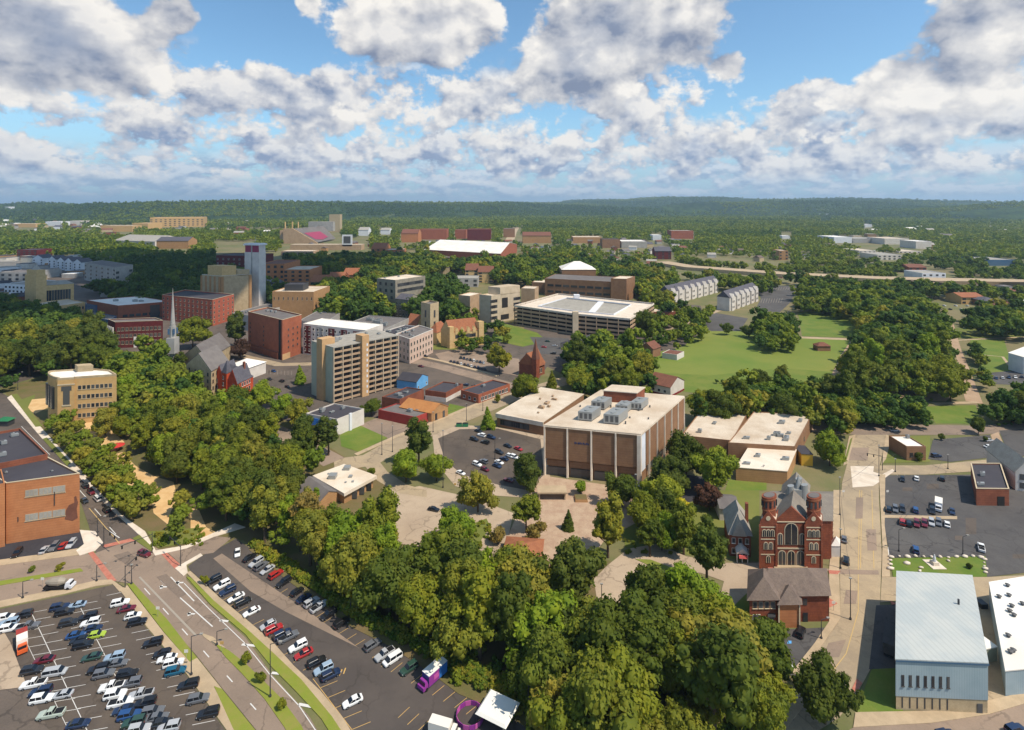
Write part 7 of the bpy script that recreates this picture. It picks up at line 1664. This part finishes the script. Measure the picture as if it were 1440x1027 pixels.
row([(169, 848, 'white', 'suv'), (178, 856, 'maroon', 'sedan'), (187, 866, 'white'), (193, 875, 'black', 'suv'), (215, 904, 'black', 'suv'), (228, 919, 'black'), (235, 926, 'white'), (244, 933, 'white', 'suv'), (247, 944, 'teal', 'suv'), (265, 963, 'black', 'suv'), (279, 983, 'gray', 'suv'), (293, 1003, 'black', 'suv')], 'the row beside the avenue pavement', (10, -2.2), g1)
g2 = 'cars parked in the long curved car park'
row([(300, 816, 'black'), (312, 823, 'white', 'suv'), (320, 831, 'navy', 'suv'), (332, 840, 'white'), (341, 847, 'black', 'suv'), (354, 860, 'white', 'sedan'), (377, 879, 'silver'), (385, 885, 'red', 'suv'), (397, 892, 'navy'), (405, 896, 'gray', 'pickup'), (419, 909, 'white', 'suv'), (427, 919, 'red', 'sedan'), (445, 931, 'black', 'suv'), (455, 941, 'lightblue', 'suv'), (465, 949, 'navy'), (496, 986, 'white', 'sedan')], 'the lower curved car park row', (10, -5), g2)
row([(334, 777, 'white', 'sedan', (0.5, -10)), (351, 784, 'black'), (360, 791, 'silver'), (367, 796, 'gray'), (376, 801, 'silver'), (388, 808, 'red', 'suv'), (399, 819, 'black', 'suv'), (418, 832, 'black'), (427, 841, 'navy'), (438, 847, 'silver', 'suv'), (449, 853, 'silver', 'pickup'), (462, 864, 'black', 'suv'), (480, 876, 'black', 'suv'), (524, 907, 'gray'), (541, 920, 'silver', 'pickup'), (552, 927, 'white', 'van'), (575, 940, 'green', 'suv')], 'the tree-side car park row', (10, -6.5), g2)
row([(24, 778, 'black'), (62, 773, 'silver'), (76, 769, 'gray'), (89, 767, 'red'), (100, 765, 'silver')], 'the strip by the orange building', (5, -6), 'cars in front of the orange building', order='from the left')
row([(120, 683, 'dark'), (128, 692, 'maroon'), (137, 701, 'white', 'van'), (150, 717, 'black', 'suv')], 'the avenue park-side line', (9, 9), 'cars parked beside the avenue trees')
car(119, 704, 'dark', 'sedan', (9, 9), 'charcoal sedan driving on the avenue past the orange building')
car(203, 779, 'maroon', 'suv', (10, 3), 'dark maroon SUV crossing the junction by the grass island')
g3 = 'cars parked in the right hand car park'
row([(1269, 674, 'black'), (1289, 672.5, 'white'), (1325, 673, 'dark')], 'the top row of the right car park', (0, -10), g3, order='from the left')
row([(1249.5, 716, 'dark'), (1259, 716, 'gray'), (1269, 716, 'dark'), (1287.6, 717, 'blue'), (1311, 718.5, 'black', 'suv'), (1339, 719, 'navy')], 'the row above the kerb island', (-1, -10), g3, order='from the left')
row([(1269, 734, 'red', 'suv'), (1278, 736, 'black', 'suv'), (1289, 736.5, 'maroon'), (1300, 736.5, 'maroon', 'suv'), (1310, 735, 'silver'), (1320, 735, 'gray', 'suv'), (1332, 737, 'white')], 'the row below the kerb island', (-1, -10), g3, order='from the left')
car(1288, 773, 'blue', 'suv', (-1, -10), 'blue SUV alone beside the big stone on the lawn edge', g3)
car(1380, 770, 'white', 'pickup', (-2, -10), 'white pickup alone at the right end of the lowest parking row', g3)
car(1391, 619, 'silver', 'sedan', (10, -1), 'silver sedan at the upper right of the small car park'); car(1391, 628, 'white', 'sedan', (10, 0), 'white car below the silver one in the small car park')
car(1317, 641, 'navy', 'suv', (10, -.5), 'navy car at the lower left of the small car park'); car(1258, 605, 'silver', 'sedan', (10, .2), 'silver sedan driving on the cross street')
car(1187, 758, 'gray', 'sedan', (0, -10), 'grey car parked at the kerb beside the church'); car(1190, 788, 'black', 'suv', (0, -10), 'black car at the kerb below the grey one')
car(1126, 889, 'black', 'suv', (4, -10), 'black SUV nose-in beside the striped bay'); car(1107, 941, 'white', 'suv', (6, -10), 'white SUV at the bottom of the station car park'); car(1086, 929, 'navy', 'suv', (6, -8), 'navy car half hidden by trees at the station car park')
car(1424, 592, 'maroon', 'sedan', (3, -6), 'red car beside the clipped trees at the upper right', full=False)
car(1330, 1034, 'navy', 'suv', (10, -2), 'navy car cut off by the bottom edge'); car(1428, 1026, 'navy', 'suv', (10, -3), 'dark blue car in the bottom right corner')
g4 = 'cars parked in the library car park'
row([(673, 606, 'dark'), (677, 612, 'white'), (691, 615, 'navy'), (667, 618, 'black'), (682, 622, 'black')], 'the upper cluster of the library car park', (-10, -3), g4, full=False)
row([(714, 627, 'black'), (729, 631, 'red'), (702, 636, 'dark'), (717, 641, 'white'), (709, 645, 'navy'), (724, 643, 'white')], 'the right cluster of the library car park', (-10, -4), g4, full=False)
row([(680, 649, 'gray'), (671, 653, 'white'), (702, 650, 'white'), (699, 655, 'navy'), (682, 660, 'maroon'), (648, 665, 'white')], 'the lower cluster of the library car park', (-10, -4), g4, full=False)
car(715, 675, 'maroon', 'sedan', (-10, -3), 'dark red car alone behind the dark round tree', full=False); car(610, 716, 'black', 'sedan', (10, 2), 'black car alone on the pale drive')
car(917, 810, 'navy', 'suv', (5, -10), 'navy SUV on the pale lower drive, the left of two'); car(925, 812, 'dark', 'suv', (5, -10), 'charcoal SUV on the pale lower drive, the right of two')
row([(367, 516, 'navy'), (385, 522, 'blue'), (379, 533, 'dark'), (396, 536, 'black'), (404, 544, 'black'), (371, 541, 'black')], 'the car park below the tall brick block', (8, 3), 'cars below the tall brick block', full=False)
row([(598, 501, 'dark'), (586, 500, 'black'), (578, 501, 'navy'), (592, 515, 'maroon')], 'the street in front of the pinkish office', (10, 2), 'cars in front of the pinkish office', full=False)
for n_, (x0, y0, x1, y1, cnt) in enumerate(((634, 508, 682, 519, 11), (648, 503, 680, 510, 8), (676, 447, 702, 453, 6))):
    row([(x0+(x1-x0)*i/(cnt-1), y0+(y1-y0)*i/(cnt-1), rc.choice(['navy', 'dark', 'silver', 'gray', 'white', 'black'])) for i in range(cnt)], ['the long row left of the spire chapel', 'the short row behind the long chapel row', 'the row before the beige campus building'][n_], (2, 6), 'cars in rows near the spire chapel', full=False, order='from the left')
row([(655, 541, 'navy'), (668, 543, 'dark'), (676, 548, 'gray')], 'the street behind the brick row', (10, 2), 'cars behind the brick row', full=False, order='from the left')
row([(770, 480, 'green'), (780, 486, 'silver'), (765, 488, 'red'), (778, 497, 'dark')], 'the yard right of the spire chapel', (10, 1), 'cars right of the spire chapel', full=False)
row([(100+i*22 if i < 3 else 190+i*7, 487+(i % 3)*2, rc.choice(['dark', 'silver', 'navy'])) for i in range(3, 8)], 'the yard in front of the maroon hall', (8, 2), 'cars in front of the maroon hall', full=False, order='from the left')
row([(790+i*13, 430+i*1.0, rc.choice(['white', 'silver', 'dark', 'navy'])) for i in range(0)], 'garage', (5, 5), 'x') if 0 else None
row([(1392+i*9, 532-i*.4, rc.choice(['navy', 'silver', 'dark', 'white'])) for i in range(6)], 'the car park left of the white warehouse', (2, 6), 'cars by the white warehouse', full=False, order='from the left')
row([(1312+i*8, 430+(i % 2)*5, rc.choice(['white', 'silver', 'dark', 'red'])) for i in range(8)], 'the yards below the freeway bridge', (8, 2), 'cars below the freeway bridge', full=False, order='from the left')
row([(1030+i*34, 384.5+i*3.2-(1 if i > 3 else 0), rc.choice(['white', 'silver', 'dark', 'red'])) for i in range(6)], 'the freeway', (10, 1), 'cars on the freeway', full=False, order='from the left')
# ---- trucks and the like
def local(px, py, d, z=.09):
    p = G(px, py, .5); q = G(px+d[0], py+d[1], .5); v = Vector((q.x-p.x, q.y-p.y)).normalized(); n = Vector((-v.y, v.x)); o = Vector((p.x, p.y))
    return (lambda a, b, c: (*(o+v*a+n*b), z+c)), (p.x, p.y, z)
def wheels(root, T, xs, w, r=.45):
    for x in xs:
        for y in (-w, w):
            m = MB(T); a = [m.pt(x+r*math.cos(6.283*i/10), y-.15, r+r*math.sin(6.283*i/10)) for i in range(10)]; b = [m.pt(x+r*math.cos(6.283*i/10), y+.15, r+r*math.sin(6.283*i/10)) for i in range(10)]
            m.face(*a); m.face(*b[::-1]); [m.face(a[i], b[i], b[(i+1) % 10], a[(i+1) % 10]) for i in range(10)]; m.build('wheel', 'tyre', root)
def truck(px, py, d, label, L, W, H, boxm, cabm, name='box_truck', cat='truck', cab=1.9, roofm=None, z0=.9):
    T, o = local(px, py, d); root = empty(name, o, label, cat)
    m = MB(T); m.box(-L/2, L/2-cab-.1, -W/2, W/2, z0, H); m.build('cargo_box', boxm, root)
    if roofm: m = MB(T); m.box(-L/2-.05, L/2-cab-.05, -W/2-.05, W/2+.05, H, H+.12); m.build('box_roof', roofm, root)
    m = MB(T); m.box(L/2-cab, L/2, -W/2+.1, W/2-.1, .5, 1.35); m.box(L/2-cab, L/2-.5, -W/2+.12, W/2-.12, 1.35, 2.3, top=(.25, .15)); m.build('cab', cabm, root)
    m = MB(T); m.box(L/2-.62, L/2-.46, -W/2+.3, W/2-.3, 1.42, 2.1); m.build('windscreen', 'car_glass', root)
    m = MB(T); m.box(-L/2+.2, L/2-.2, -W/2+.25, W/2-.25, .45, .9); m.build('chassis', 'black_trim', root)
    wheels(root, T, (-L/2+1.3, L/2-1.1), W/2-.2); return root, T
plain('orange_paint', rgb(206, 92, 44), .5); plain('purple', rgb(140, 54, 140), .5); plain('pink_bright', rgb(190, 90, 160), .5); plain('mid_blue', rgb(46, 108, 182), .5); plain('canvas', rgb(232, 228, 218), .8); plain('green_paint', rgb(40, 110, 70), .6); plain('tank_grey', rgb(150, 140, 124), .5)
truck(1320, 714, (-.6, 10), 'white box truck parked in the middle of the right car park', 7.2, 2.3, 3.0, 'white_panel', 'white_panel', roofm='trim_white')
r, T = truck(608, 956, (-9, 8), 'food truck painted magenta and blue with a white roof', 7.8, 2.5, 3.3, 'mid_blue', 'purple', 'food_truck', 'food truck', 1.6, 'canvas', .6)
m = MB(T); m.box(-1.2, 2.2, -1.3, 1.3, .7, 3.2); m.build('painted_panel', 'purple', r)
m = MB(T); m.box(-1.0, .6, 1.3, 1.36, 1.5, 2.6); m.build('serving_hatch', 'pink_bright', r)
r, T = truck(31, 908, (.5, 10), 'orange and white box truck standing across the leftmost rows', 7.4, 2.3, 3.0, 'trim_white', 'orange_paint'); m = MB(T); m.box(-3.75, -1.4, -1.17, 1.17, 1.1, 3.05); m.build('rear_panel', 'red_paint', r)
r, T = truck(84, 826, (10, -.6), 'concrete mixer truck with a white cab on the cross street', 8.2, 2.4, 1.3, 'black_trim', 'white_panel', 'mixer_truck', 'truck', 2.0)
m = MB(T)
for x0, x1, r0, r1 in ((-3.9, -2.2, .55, 1.15), (-2.2, .2, 1.15, 1.3), (.2, 1.8, 1.3, .7)):
    a = [m.pt(x0, r0*math.cos(6.283*i/12), 2.3+r0*math.sin(6.283*i/12)) for i in range(12)]; b = [m.pt(x1, r1*math.cos(6.283*i/12), 2.2+r1*math.sin(6.283*i/12)) for i in range(12)]; m.face(*a); m.face(*b[::-1]); [m.face(a[i], b[i], b[(i+1) % 12], a[(i+1) % 12]) for i in range(12)]
m.build('drum', 'tank_grey', r)
truck(1252, 898, (1, -10), 'dark semi trailer in the shade beside the blue shed', 15, 2.5, 3.6, 'asphalt_blue', 'black_trim', 'trailer_truck', 'truck', 2.2)
truck(625, 1030, (10, 3), 'white vehicle roof cut off by the bottom edge left of the white canopy', 7, 2.3, 2.8, 'trim_white', 'trim_white')
T, o = local(700, 1012, (10, 5)); root = empty('canopy_tent', o, 'white square canopy on posts at the bottom of the curved car park', 'tent')
m = MB(T); m.box(-4, 4, -3.6, 3.6, 3.0, 3.5, top=(.5, .5)); m.build('roof', 'canvas', root)
for x in (-3.7, 3.7):
    for y in (-3.3, 3.3): m = MB(T); m.cyl(x, y, .1, 0, 3.0, 6); m.build('post', 'metal_dark', root)
p = G(661, 1007, .5); root = empty('ring_fence', (p.x, p.y, .09), 'round magenta panel fence on the asphalt beside the white canopy', 'fence')
for i in range(14):
    a = 6.283*i/14; m = MB(lambda u, v, z: (p.x+3.1*math.cos(a)-u*math.sin(a)-v*math.cos(a), p.y+3.1*math.sin(a)+u*math.cos(a)-v*math.sin(a), .09+z)); m.box(-.66, .66, -.06, .06, .05, 1.15); m.build('fence_panel', 'purple' if i % 2 else 'pink_bright', root)
p = G(650, 600); root = empty('dumpster', (p.x, p.y, 0), 'green dumpsters at the top of the library car park', 'dumpster'); m = MB(lambda u, v, z: (p.x+u, p.y+v, z)); m.box(-3.2, -.2, -1, 1, .2, 1.7, top=(0, .2)); m.box(.2, 3.2, -1, 1, .2, 1.7, top=(0, .2)); m.build('bin', 'green_paint', root); m = MB(m.T); m.box(-3.1, -.3, -.8, .8, 1.7, 1.8); m.box(.3, 3.1, -.8, .8, 1.7, 1.8); m.build('lid', 'black_trim', root)
p = G(1380, 853); root = empty('dumpster', (p.x, p.y, 0), 'dark dumpster in the alley right of the blue shed', 'dumpster'); m = MB(lambda u, v, z: (p.x+u, p.y+v, z)); m.box(-1, 1, -1.2, 1.2, .1, 1.5); m.build('bin', 'metal_dark', root)
p = G(164, 634); root = empty('red_canopy', (p.x, p.y, 0), 'round red parasol on the sandy park path', 'parasol'); m = MB(lambda u, v, z: (p.x+u, p.y+v, z)); m.cyl(0, 0, 3.4, 2.6, 3.8, 14, .1); m.build('canopy', 'red_sign', root); m = MB(m.T); m.cyl(0, 0, .12, 0, 2.7, 6); m.build('pole', 'metal_dark', root)
p = G(8, 598); root = empty('roof_plant', (p.x, p.y, 0), 'green awning at the far left beyond the black roof', 'kiosk'); m = MB(lambda u, v, z: (p.x+u, p.y+v, z)); m.box(-3, 3, -2, 2, 0, 3); m.build('booth', 'metal_dark', root); m = MB(m.T); m.hip(-3.6, 3.6, -2.6, 2.6, 3, 1.6); m.build('awning', 'green_paint', root)
# stone monument and boulders on the lawn
p = G(1314, 795); root = empty('monument', (p.x, p.y, .1), 'white statue on a pale plinth in the lawn', 'statue'); m = MB(lambda u, v, z: (p.x+u, p.y+v, z+.1)); m.box(-2.2, 2.2, -2.4, 2.4, 0, .25); m.box(-1, 1, -1, 1, .25, 1.2, top=(.15, .15)); m.build('plinth', 'concrete_pale', root); m = MB(m.T); m.cyl(0, 0, .55, 1.2, 2.4, 8, .4); m.cyl(0, 0, .42, 2.4, 3.1, 8, .2); m.cyl(0, 0, .22, 3.1, 3.5, 8, .12); m.build('figure', 'white_panel', root)
rb = random.Random(5)
for i in range(26):
    if i < 12: x, y = 1253+i*11.5, 784.5+rb.uniform(-1, 1)
    elif i < 17: x, y = 1384+rb.uniform(-1, 2), 788+(i-12)*4.5
    elif i < 20: x, y = 1251+rb.uniform(0, 2), 789+(i-17)*6
    else: x, y = rb.uniform(1270, 1350), rb.uniform(790, 806)
    p = G(x, y); s = rb.uniform(.35, .9); v = ICO[0]*s*np.array([rb.uniform(.8, 1.6), rb.uniform(.7, 1.1), .6])*(1+np.array([[rb.uniform(-.2, .2)] for _ in range(len(ICO[0]))]))
    me = arrays_mesh('boulder', v, np.zeros((0, 4), int), ICO[1], 'concrete_pale'); o = bpy.data.objects.new('boulder', me); o.location = (p.x, p.y, .2+s*.3); link(o); o['label'] = 'pale boulder at the edge of the small stone-edged lawn'; o['category'] = 'boulder'; o['group'] = 'boulders around the lawn'
# ---------------------------------------------------------------- street lamps, poles and wires
def lamp(px, py, ytop, label, arm=(3, 0), group='lamps'):
    p = G(px, py); h = hgt(py, ytop); root = empty('street_lamp', (p.x, p.y, 0), label, 'street lamp', group)
    m = MB(lambda u, v, z: (p.x+u, p.y+v, z)); m.cyl(0, 0, .16, 0, h, 6, .09); m.cyl(0, 0, .32, 0, .6, 8); m.build('pole', 'metal_dark', root)
    a = Vector(arm); L = a.length; a = a.normalized() if L else a
    if L: m = MB(m.T); m.cyl(0, 0, .01, h, h, 3) if 0 else None; q = [m.pt(*(a*0+Vector((-a.y, a.x))*.06), h-.1), m.pt(*(a*L+Vector((-a.y, a.x))*.06), h+.15), m.pt(*(a*L-Vector((-a.y, a.x))*.06), h+.15), m.pt(*(-Vector((-a.y, a.x))*.06), h-.1)]; q2 = [m.pt(m.v[i][0]-p.x, m.v[i][1]-p.y, m.v[i][2]+.12) for i in q]; m.face(*q2); m.face(*q[::-1]); [m.face(q[i], q[(i+1) % 4], q2[(i+1) % 4], q2[i]) for i in range(4)]; m.build('arm', 'metal_dark', root)
    m = MB(m.T); m.box(a.x*L-.4, a.x*L+.4, a.y*L-.22, a.y*L+.22, h+.05, h+.3); m.build('lamp_head', 'lamp_grey', root)
for px_, py_, yt, lab in ((380, 981, 906, 'dark lamp pole on the avenue median beside the young trees'), (269, 950, 895, 'lamp pole on the pavement gap of the left car park'), (305, 908, 888, 'curved lamp at the tip of the avenue median'), (136, 818, 795, 'lamp at the corner of the lower left car park'), (32, 842, 818, 'lamp on the lower pavement of the cross street'), (493, 862, 818, 'lamp pole at the wooded edge of the curved car park'), (743, 1000, 956, 'pale lamp pole in the shrubs left of the white canopy'), (185, 822, 795, 'traffic pole at the corner of the junction by the left car park'), (25, 548, 524, 'lamp pole at the bend of the upper avenue'), (64, 525, 504, 'lamp pole beside the buff office'), (137, 755, 728, 'lamp pole at the orange building corner'), (1196, 872, 814, 'tall pole on the pavement right of the hipped station'), (1181, 725, 672, 'pole on the pavement beside the church'), (1155, 899, 872, 'lamp at the corner of the station car park'), (846, 872, 822, 'pale pole at the left of the lower drive'), (894, 722, 668, 'thin pole in front of the brown block corner'), (623, 686, 606, 'tall white pole left of the library car park'), (388, 596, 552, 'white pole among the sunlit trees'), (696, 646, 618, 'lamp in the middle of the library car park'), (537, 640, 596, 'pole on the street by the lawn, first'), (552, 636, 600, 'pole on the street by the lawn, second'), (609, 608, 580, 'pole at the red shop'), (656, 592, 568, 'pole at the kerb below the hall'), (679, 578, 552, 'pole at the kerb of the brick row'), (1236, 670, 627, 'dark pole at the pale road repair'), (1259, 664, 646, 'pole at the corner of the lawn by the small building'), (1333, 660, 640, 'pole behind the right car park'), (1264, 776, 745, 'lamp in the left part of the right car park'), (1354, 781, 755, 'lamp by the lowest parking row'), (1074, 676, 655, 'pole before the low annexe'), (1182, 800, 745, 'dark pole at the kerb below the church'), (893, 385, 350, 'tall mast in the trees behind the garage'), (1367, 340, 318, 'far radio mast on the wooded plain'), (521, 338, 306, 'tall stadium floodlight mast'), (1004, 709, 685, 'white pole beside the purple tree')):
    lamp(px_, py_, yt, lab, arm=(0, 0) if ('pole' in lab and 'lamp' not in lab) or 'mast' in lab else (2.2, .6), group=None)
def wire(a, b, za, zb, label, sag=1.2):
    p, q = G(*a), G(*b); m = MB(); prev = None
    for i in range(9):
        t = i/8; x = p.lerp(q, t); z = za+(zb-za)*t-sag*4*t*(1-t); c = [m.pt(x.x, x.y, z-.05), m.pt(x.x+.05, x.y, z+.03), m.pt(x.x-.05, x.y, z+.03)]
        if prev: [m.face(prev[k], prev[(k+1) % 3], c[(k+1) % 3], c[k]) for k in range(3)]
        prev = c
    o = m.build('power_line', 'metal_dark'); o['label'] = label; o['category'] = 'cable'
wire((1196, 872), (1181, 725), 11, 12, 'cable between the two pavement poles beside the church'); wire((1181, 725), (1236, 670), 12, 9, 'cable crossing the street above the pale road repair'); wire((1236, 670), (1259, 664), 9, 8, 'short cable at the corner by the small building')
# low wall of red panels + entrance details

def signal(px, py, dirpx, label, L=9):
    p = G(px, py); q = G(px+dirpx[0], py+dirpx[1]); d = Vector((q.x-p.x, q.y-p.y)).normalized(); root = empty('traffic_signal', (p.x, p.y, .1), label, 'traffic signal')
    T = lambda u, v, z: (p.x+d.x*u-d.y*v, p.y+d.y*u+d.x*v, .1+z)
    m = MB(T); m.cyl(0, 0, .15, 0, 7, 8, .1); m.box(0, L, -.07, .07, 6.3, 6.45); m.build('mast', 'metal_dark', root)
    for u in (L*.55, L*.95):
        m = MB(T); m.box(u-.2, u+.2, -.18, .18, 5.3, 6.3); m.build('signal_head', 'black_trim', root)
signal(146, 768, (10, 8), 'traffic signal mast at the white corner pavement by the orange building'); signal(176, 827, (8, -8), 'traffic signal mast at the corner of the lower left car park')
signal(254, 797, (-8, -8), 'traffic signal mast at the corner of the curved car park'); signal(214, 778, (-10, 4), 'traffic signal mast on the grass island at the junction')
signal(1241, 662, (-10, -2), 'signal mast beside the pale road repair', 6)
def sign(px, py, mat, label, w=1.0, h=.8, z=2.2):
    p = G(px, py); root = empty('road_sign', (p.x, p.y, .1), label, 'sign'); T = lambda u, v, zz: (p.x+u, p.y+v, .1+zz)
    m = MB(T); m.cyl(0, 0, .05, 0, z+h, 6); m.build('post', 'lamp_grey', root); m = MB(T); m.box(-w/2, w/2, -.1, -.06, z, z+h); m.build('plate', mat, root)
for x, y, mt, lb in ((222, 868, 'trim_white', 'small white sign on the verge beside the divided avenue'), (312, 918, 'paint_yellow', 'small yellow sign at the tip of the avenue median'), (262, 930, 'trim_white', 'small white sign at the lower end of the first verge'), (60, 826, 'trim_white', 'small white sign above the mixer truck pavement'), (1186, 700, 'trim_white', 'small white sign on the church side pavement'), (1248, 700, 'trim_white', 'small white sign at the right car park edge'), (1172, 860, 'trim_white', 'small white sign beside the hipped brick building'), (640, 690, 'paint_yellow', 'small yellow sign beside the loop drive')): sign(x, y, mt, lb)
wire((537, 640), (552, 636), 11, 10, 'cable between the two street poles by the lawn'); wire((552, 636), (609, 608), 10, 10, 'cable along the diagonal street below the red shop'); wire((609, 608), (656, 592), 10, 9, 'cable along the diagonal street below the hall'); wire((656, 592), (679, 578), 9, 9, 'short cable above the kerb of the brick row')
wire((1181, 725), (1182, 800), 12, 12, 'cable along the church side pavement'); wire((1264, 776), (1333, 660), 9, 8, 'cable slung across the right car park')
# more parked cars at the edges of the picture's left lot and odd shapes
# ---------------------------------------------------------------- haze over the whole country
def haze():
    m = bpy.data.materials.new('haze'); m.use_nodes = True; k = NT(m.node_tree); k.n.clear(); out = k.node('ShaderNodeOutputMaterial'); v = k.node('ShaderNodeVolumePrincipled')
    v.inputs['Color'].default_value = (.58, .80, 1.0, 1); v.inputs['Density'].default_value = HAZE_D; v.inputs['Anisotropy'].default_value = .2; k.l.new(v.outputs[0], out.inputs['Volume'])
    MATS['haze'] = m; b = MB(); b.box(-27000, 27000, -600, 27500, -190, 470); o = b.build('haze', 'haze'); o['kind'] = 'stuff'
HAZE_D = 5.8e-5
haze()

# unseen low cumulus, placed up towards the sun to shade the left of the town
def shade_cloud():
    r = random.Random(8); V = []; T = []; off = 0; bm = bmesh.new(); bmesh.ops.create_icosphere(bm, subdivisions=3, radius=1); bm.verts.ensure_lookup_table()
    v = np.array([tuple(x.co) for x in bm.verts]); f = np.array([[x.index for x in p.verts] for p in bm.faces]); bm.free(); Z = 760
    P = [(-620, 560), (-700, 760), (-480, 700), (-560, 950), (-800, 1050), (-420, 880), (-640, 1180), (-900, 1250), (-380, 1040), (-760, 620), (-520, 1120), (-330, 760)]
    for gx, gy in P:
        for j in range(3):
            s = r.uniform(90, 150); x = gx+r.uniform(-90, 90)+sun_dir[0]/sun_dir[2]*Z; y = gy+r.uniform(-70, 70)+sun_dir[1]/sun_dir[2]*Z
            q = v*np.array([s, s*.9, s*.45])*(1+.12*np.sin(v[:, :1]*5+j)*np.cos(v[:, 1:2]*6+gx)); V.append(q+np.array([x, y, Z+r.uniform(-20, 40)])); T.append(f+off); off += len(v)
    MATS['cloud'] = m = bpy.data.materials.new('cloud'); m.use_nodes = True; m.node_tree.nodes['Principled BSDF'].inputs['Base Color'].default_value = (.9, .9, .9, 1)
    o = bpy.data.objects.new('cloud', arrays_mesh('cloud', np.concatenate(V), np.zeros((0, 4), int), np.concatenate(T), 'cloud')); link(o); o['kind'] = 'structure'
shade_cloud()
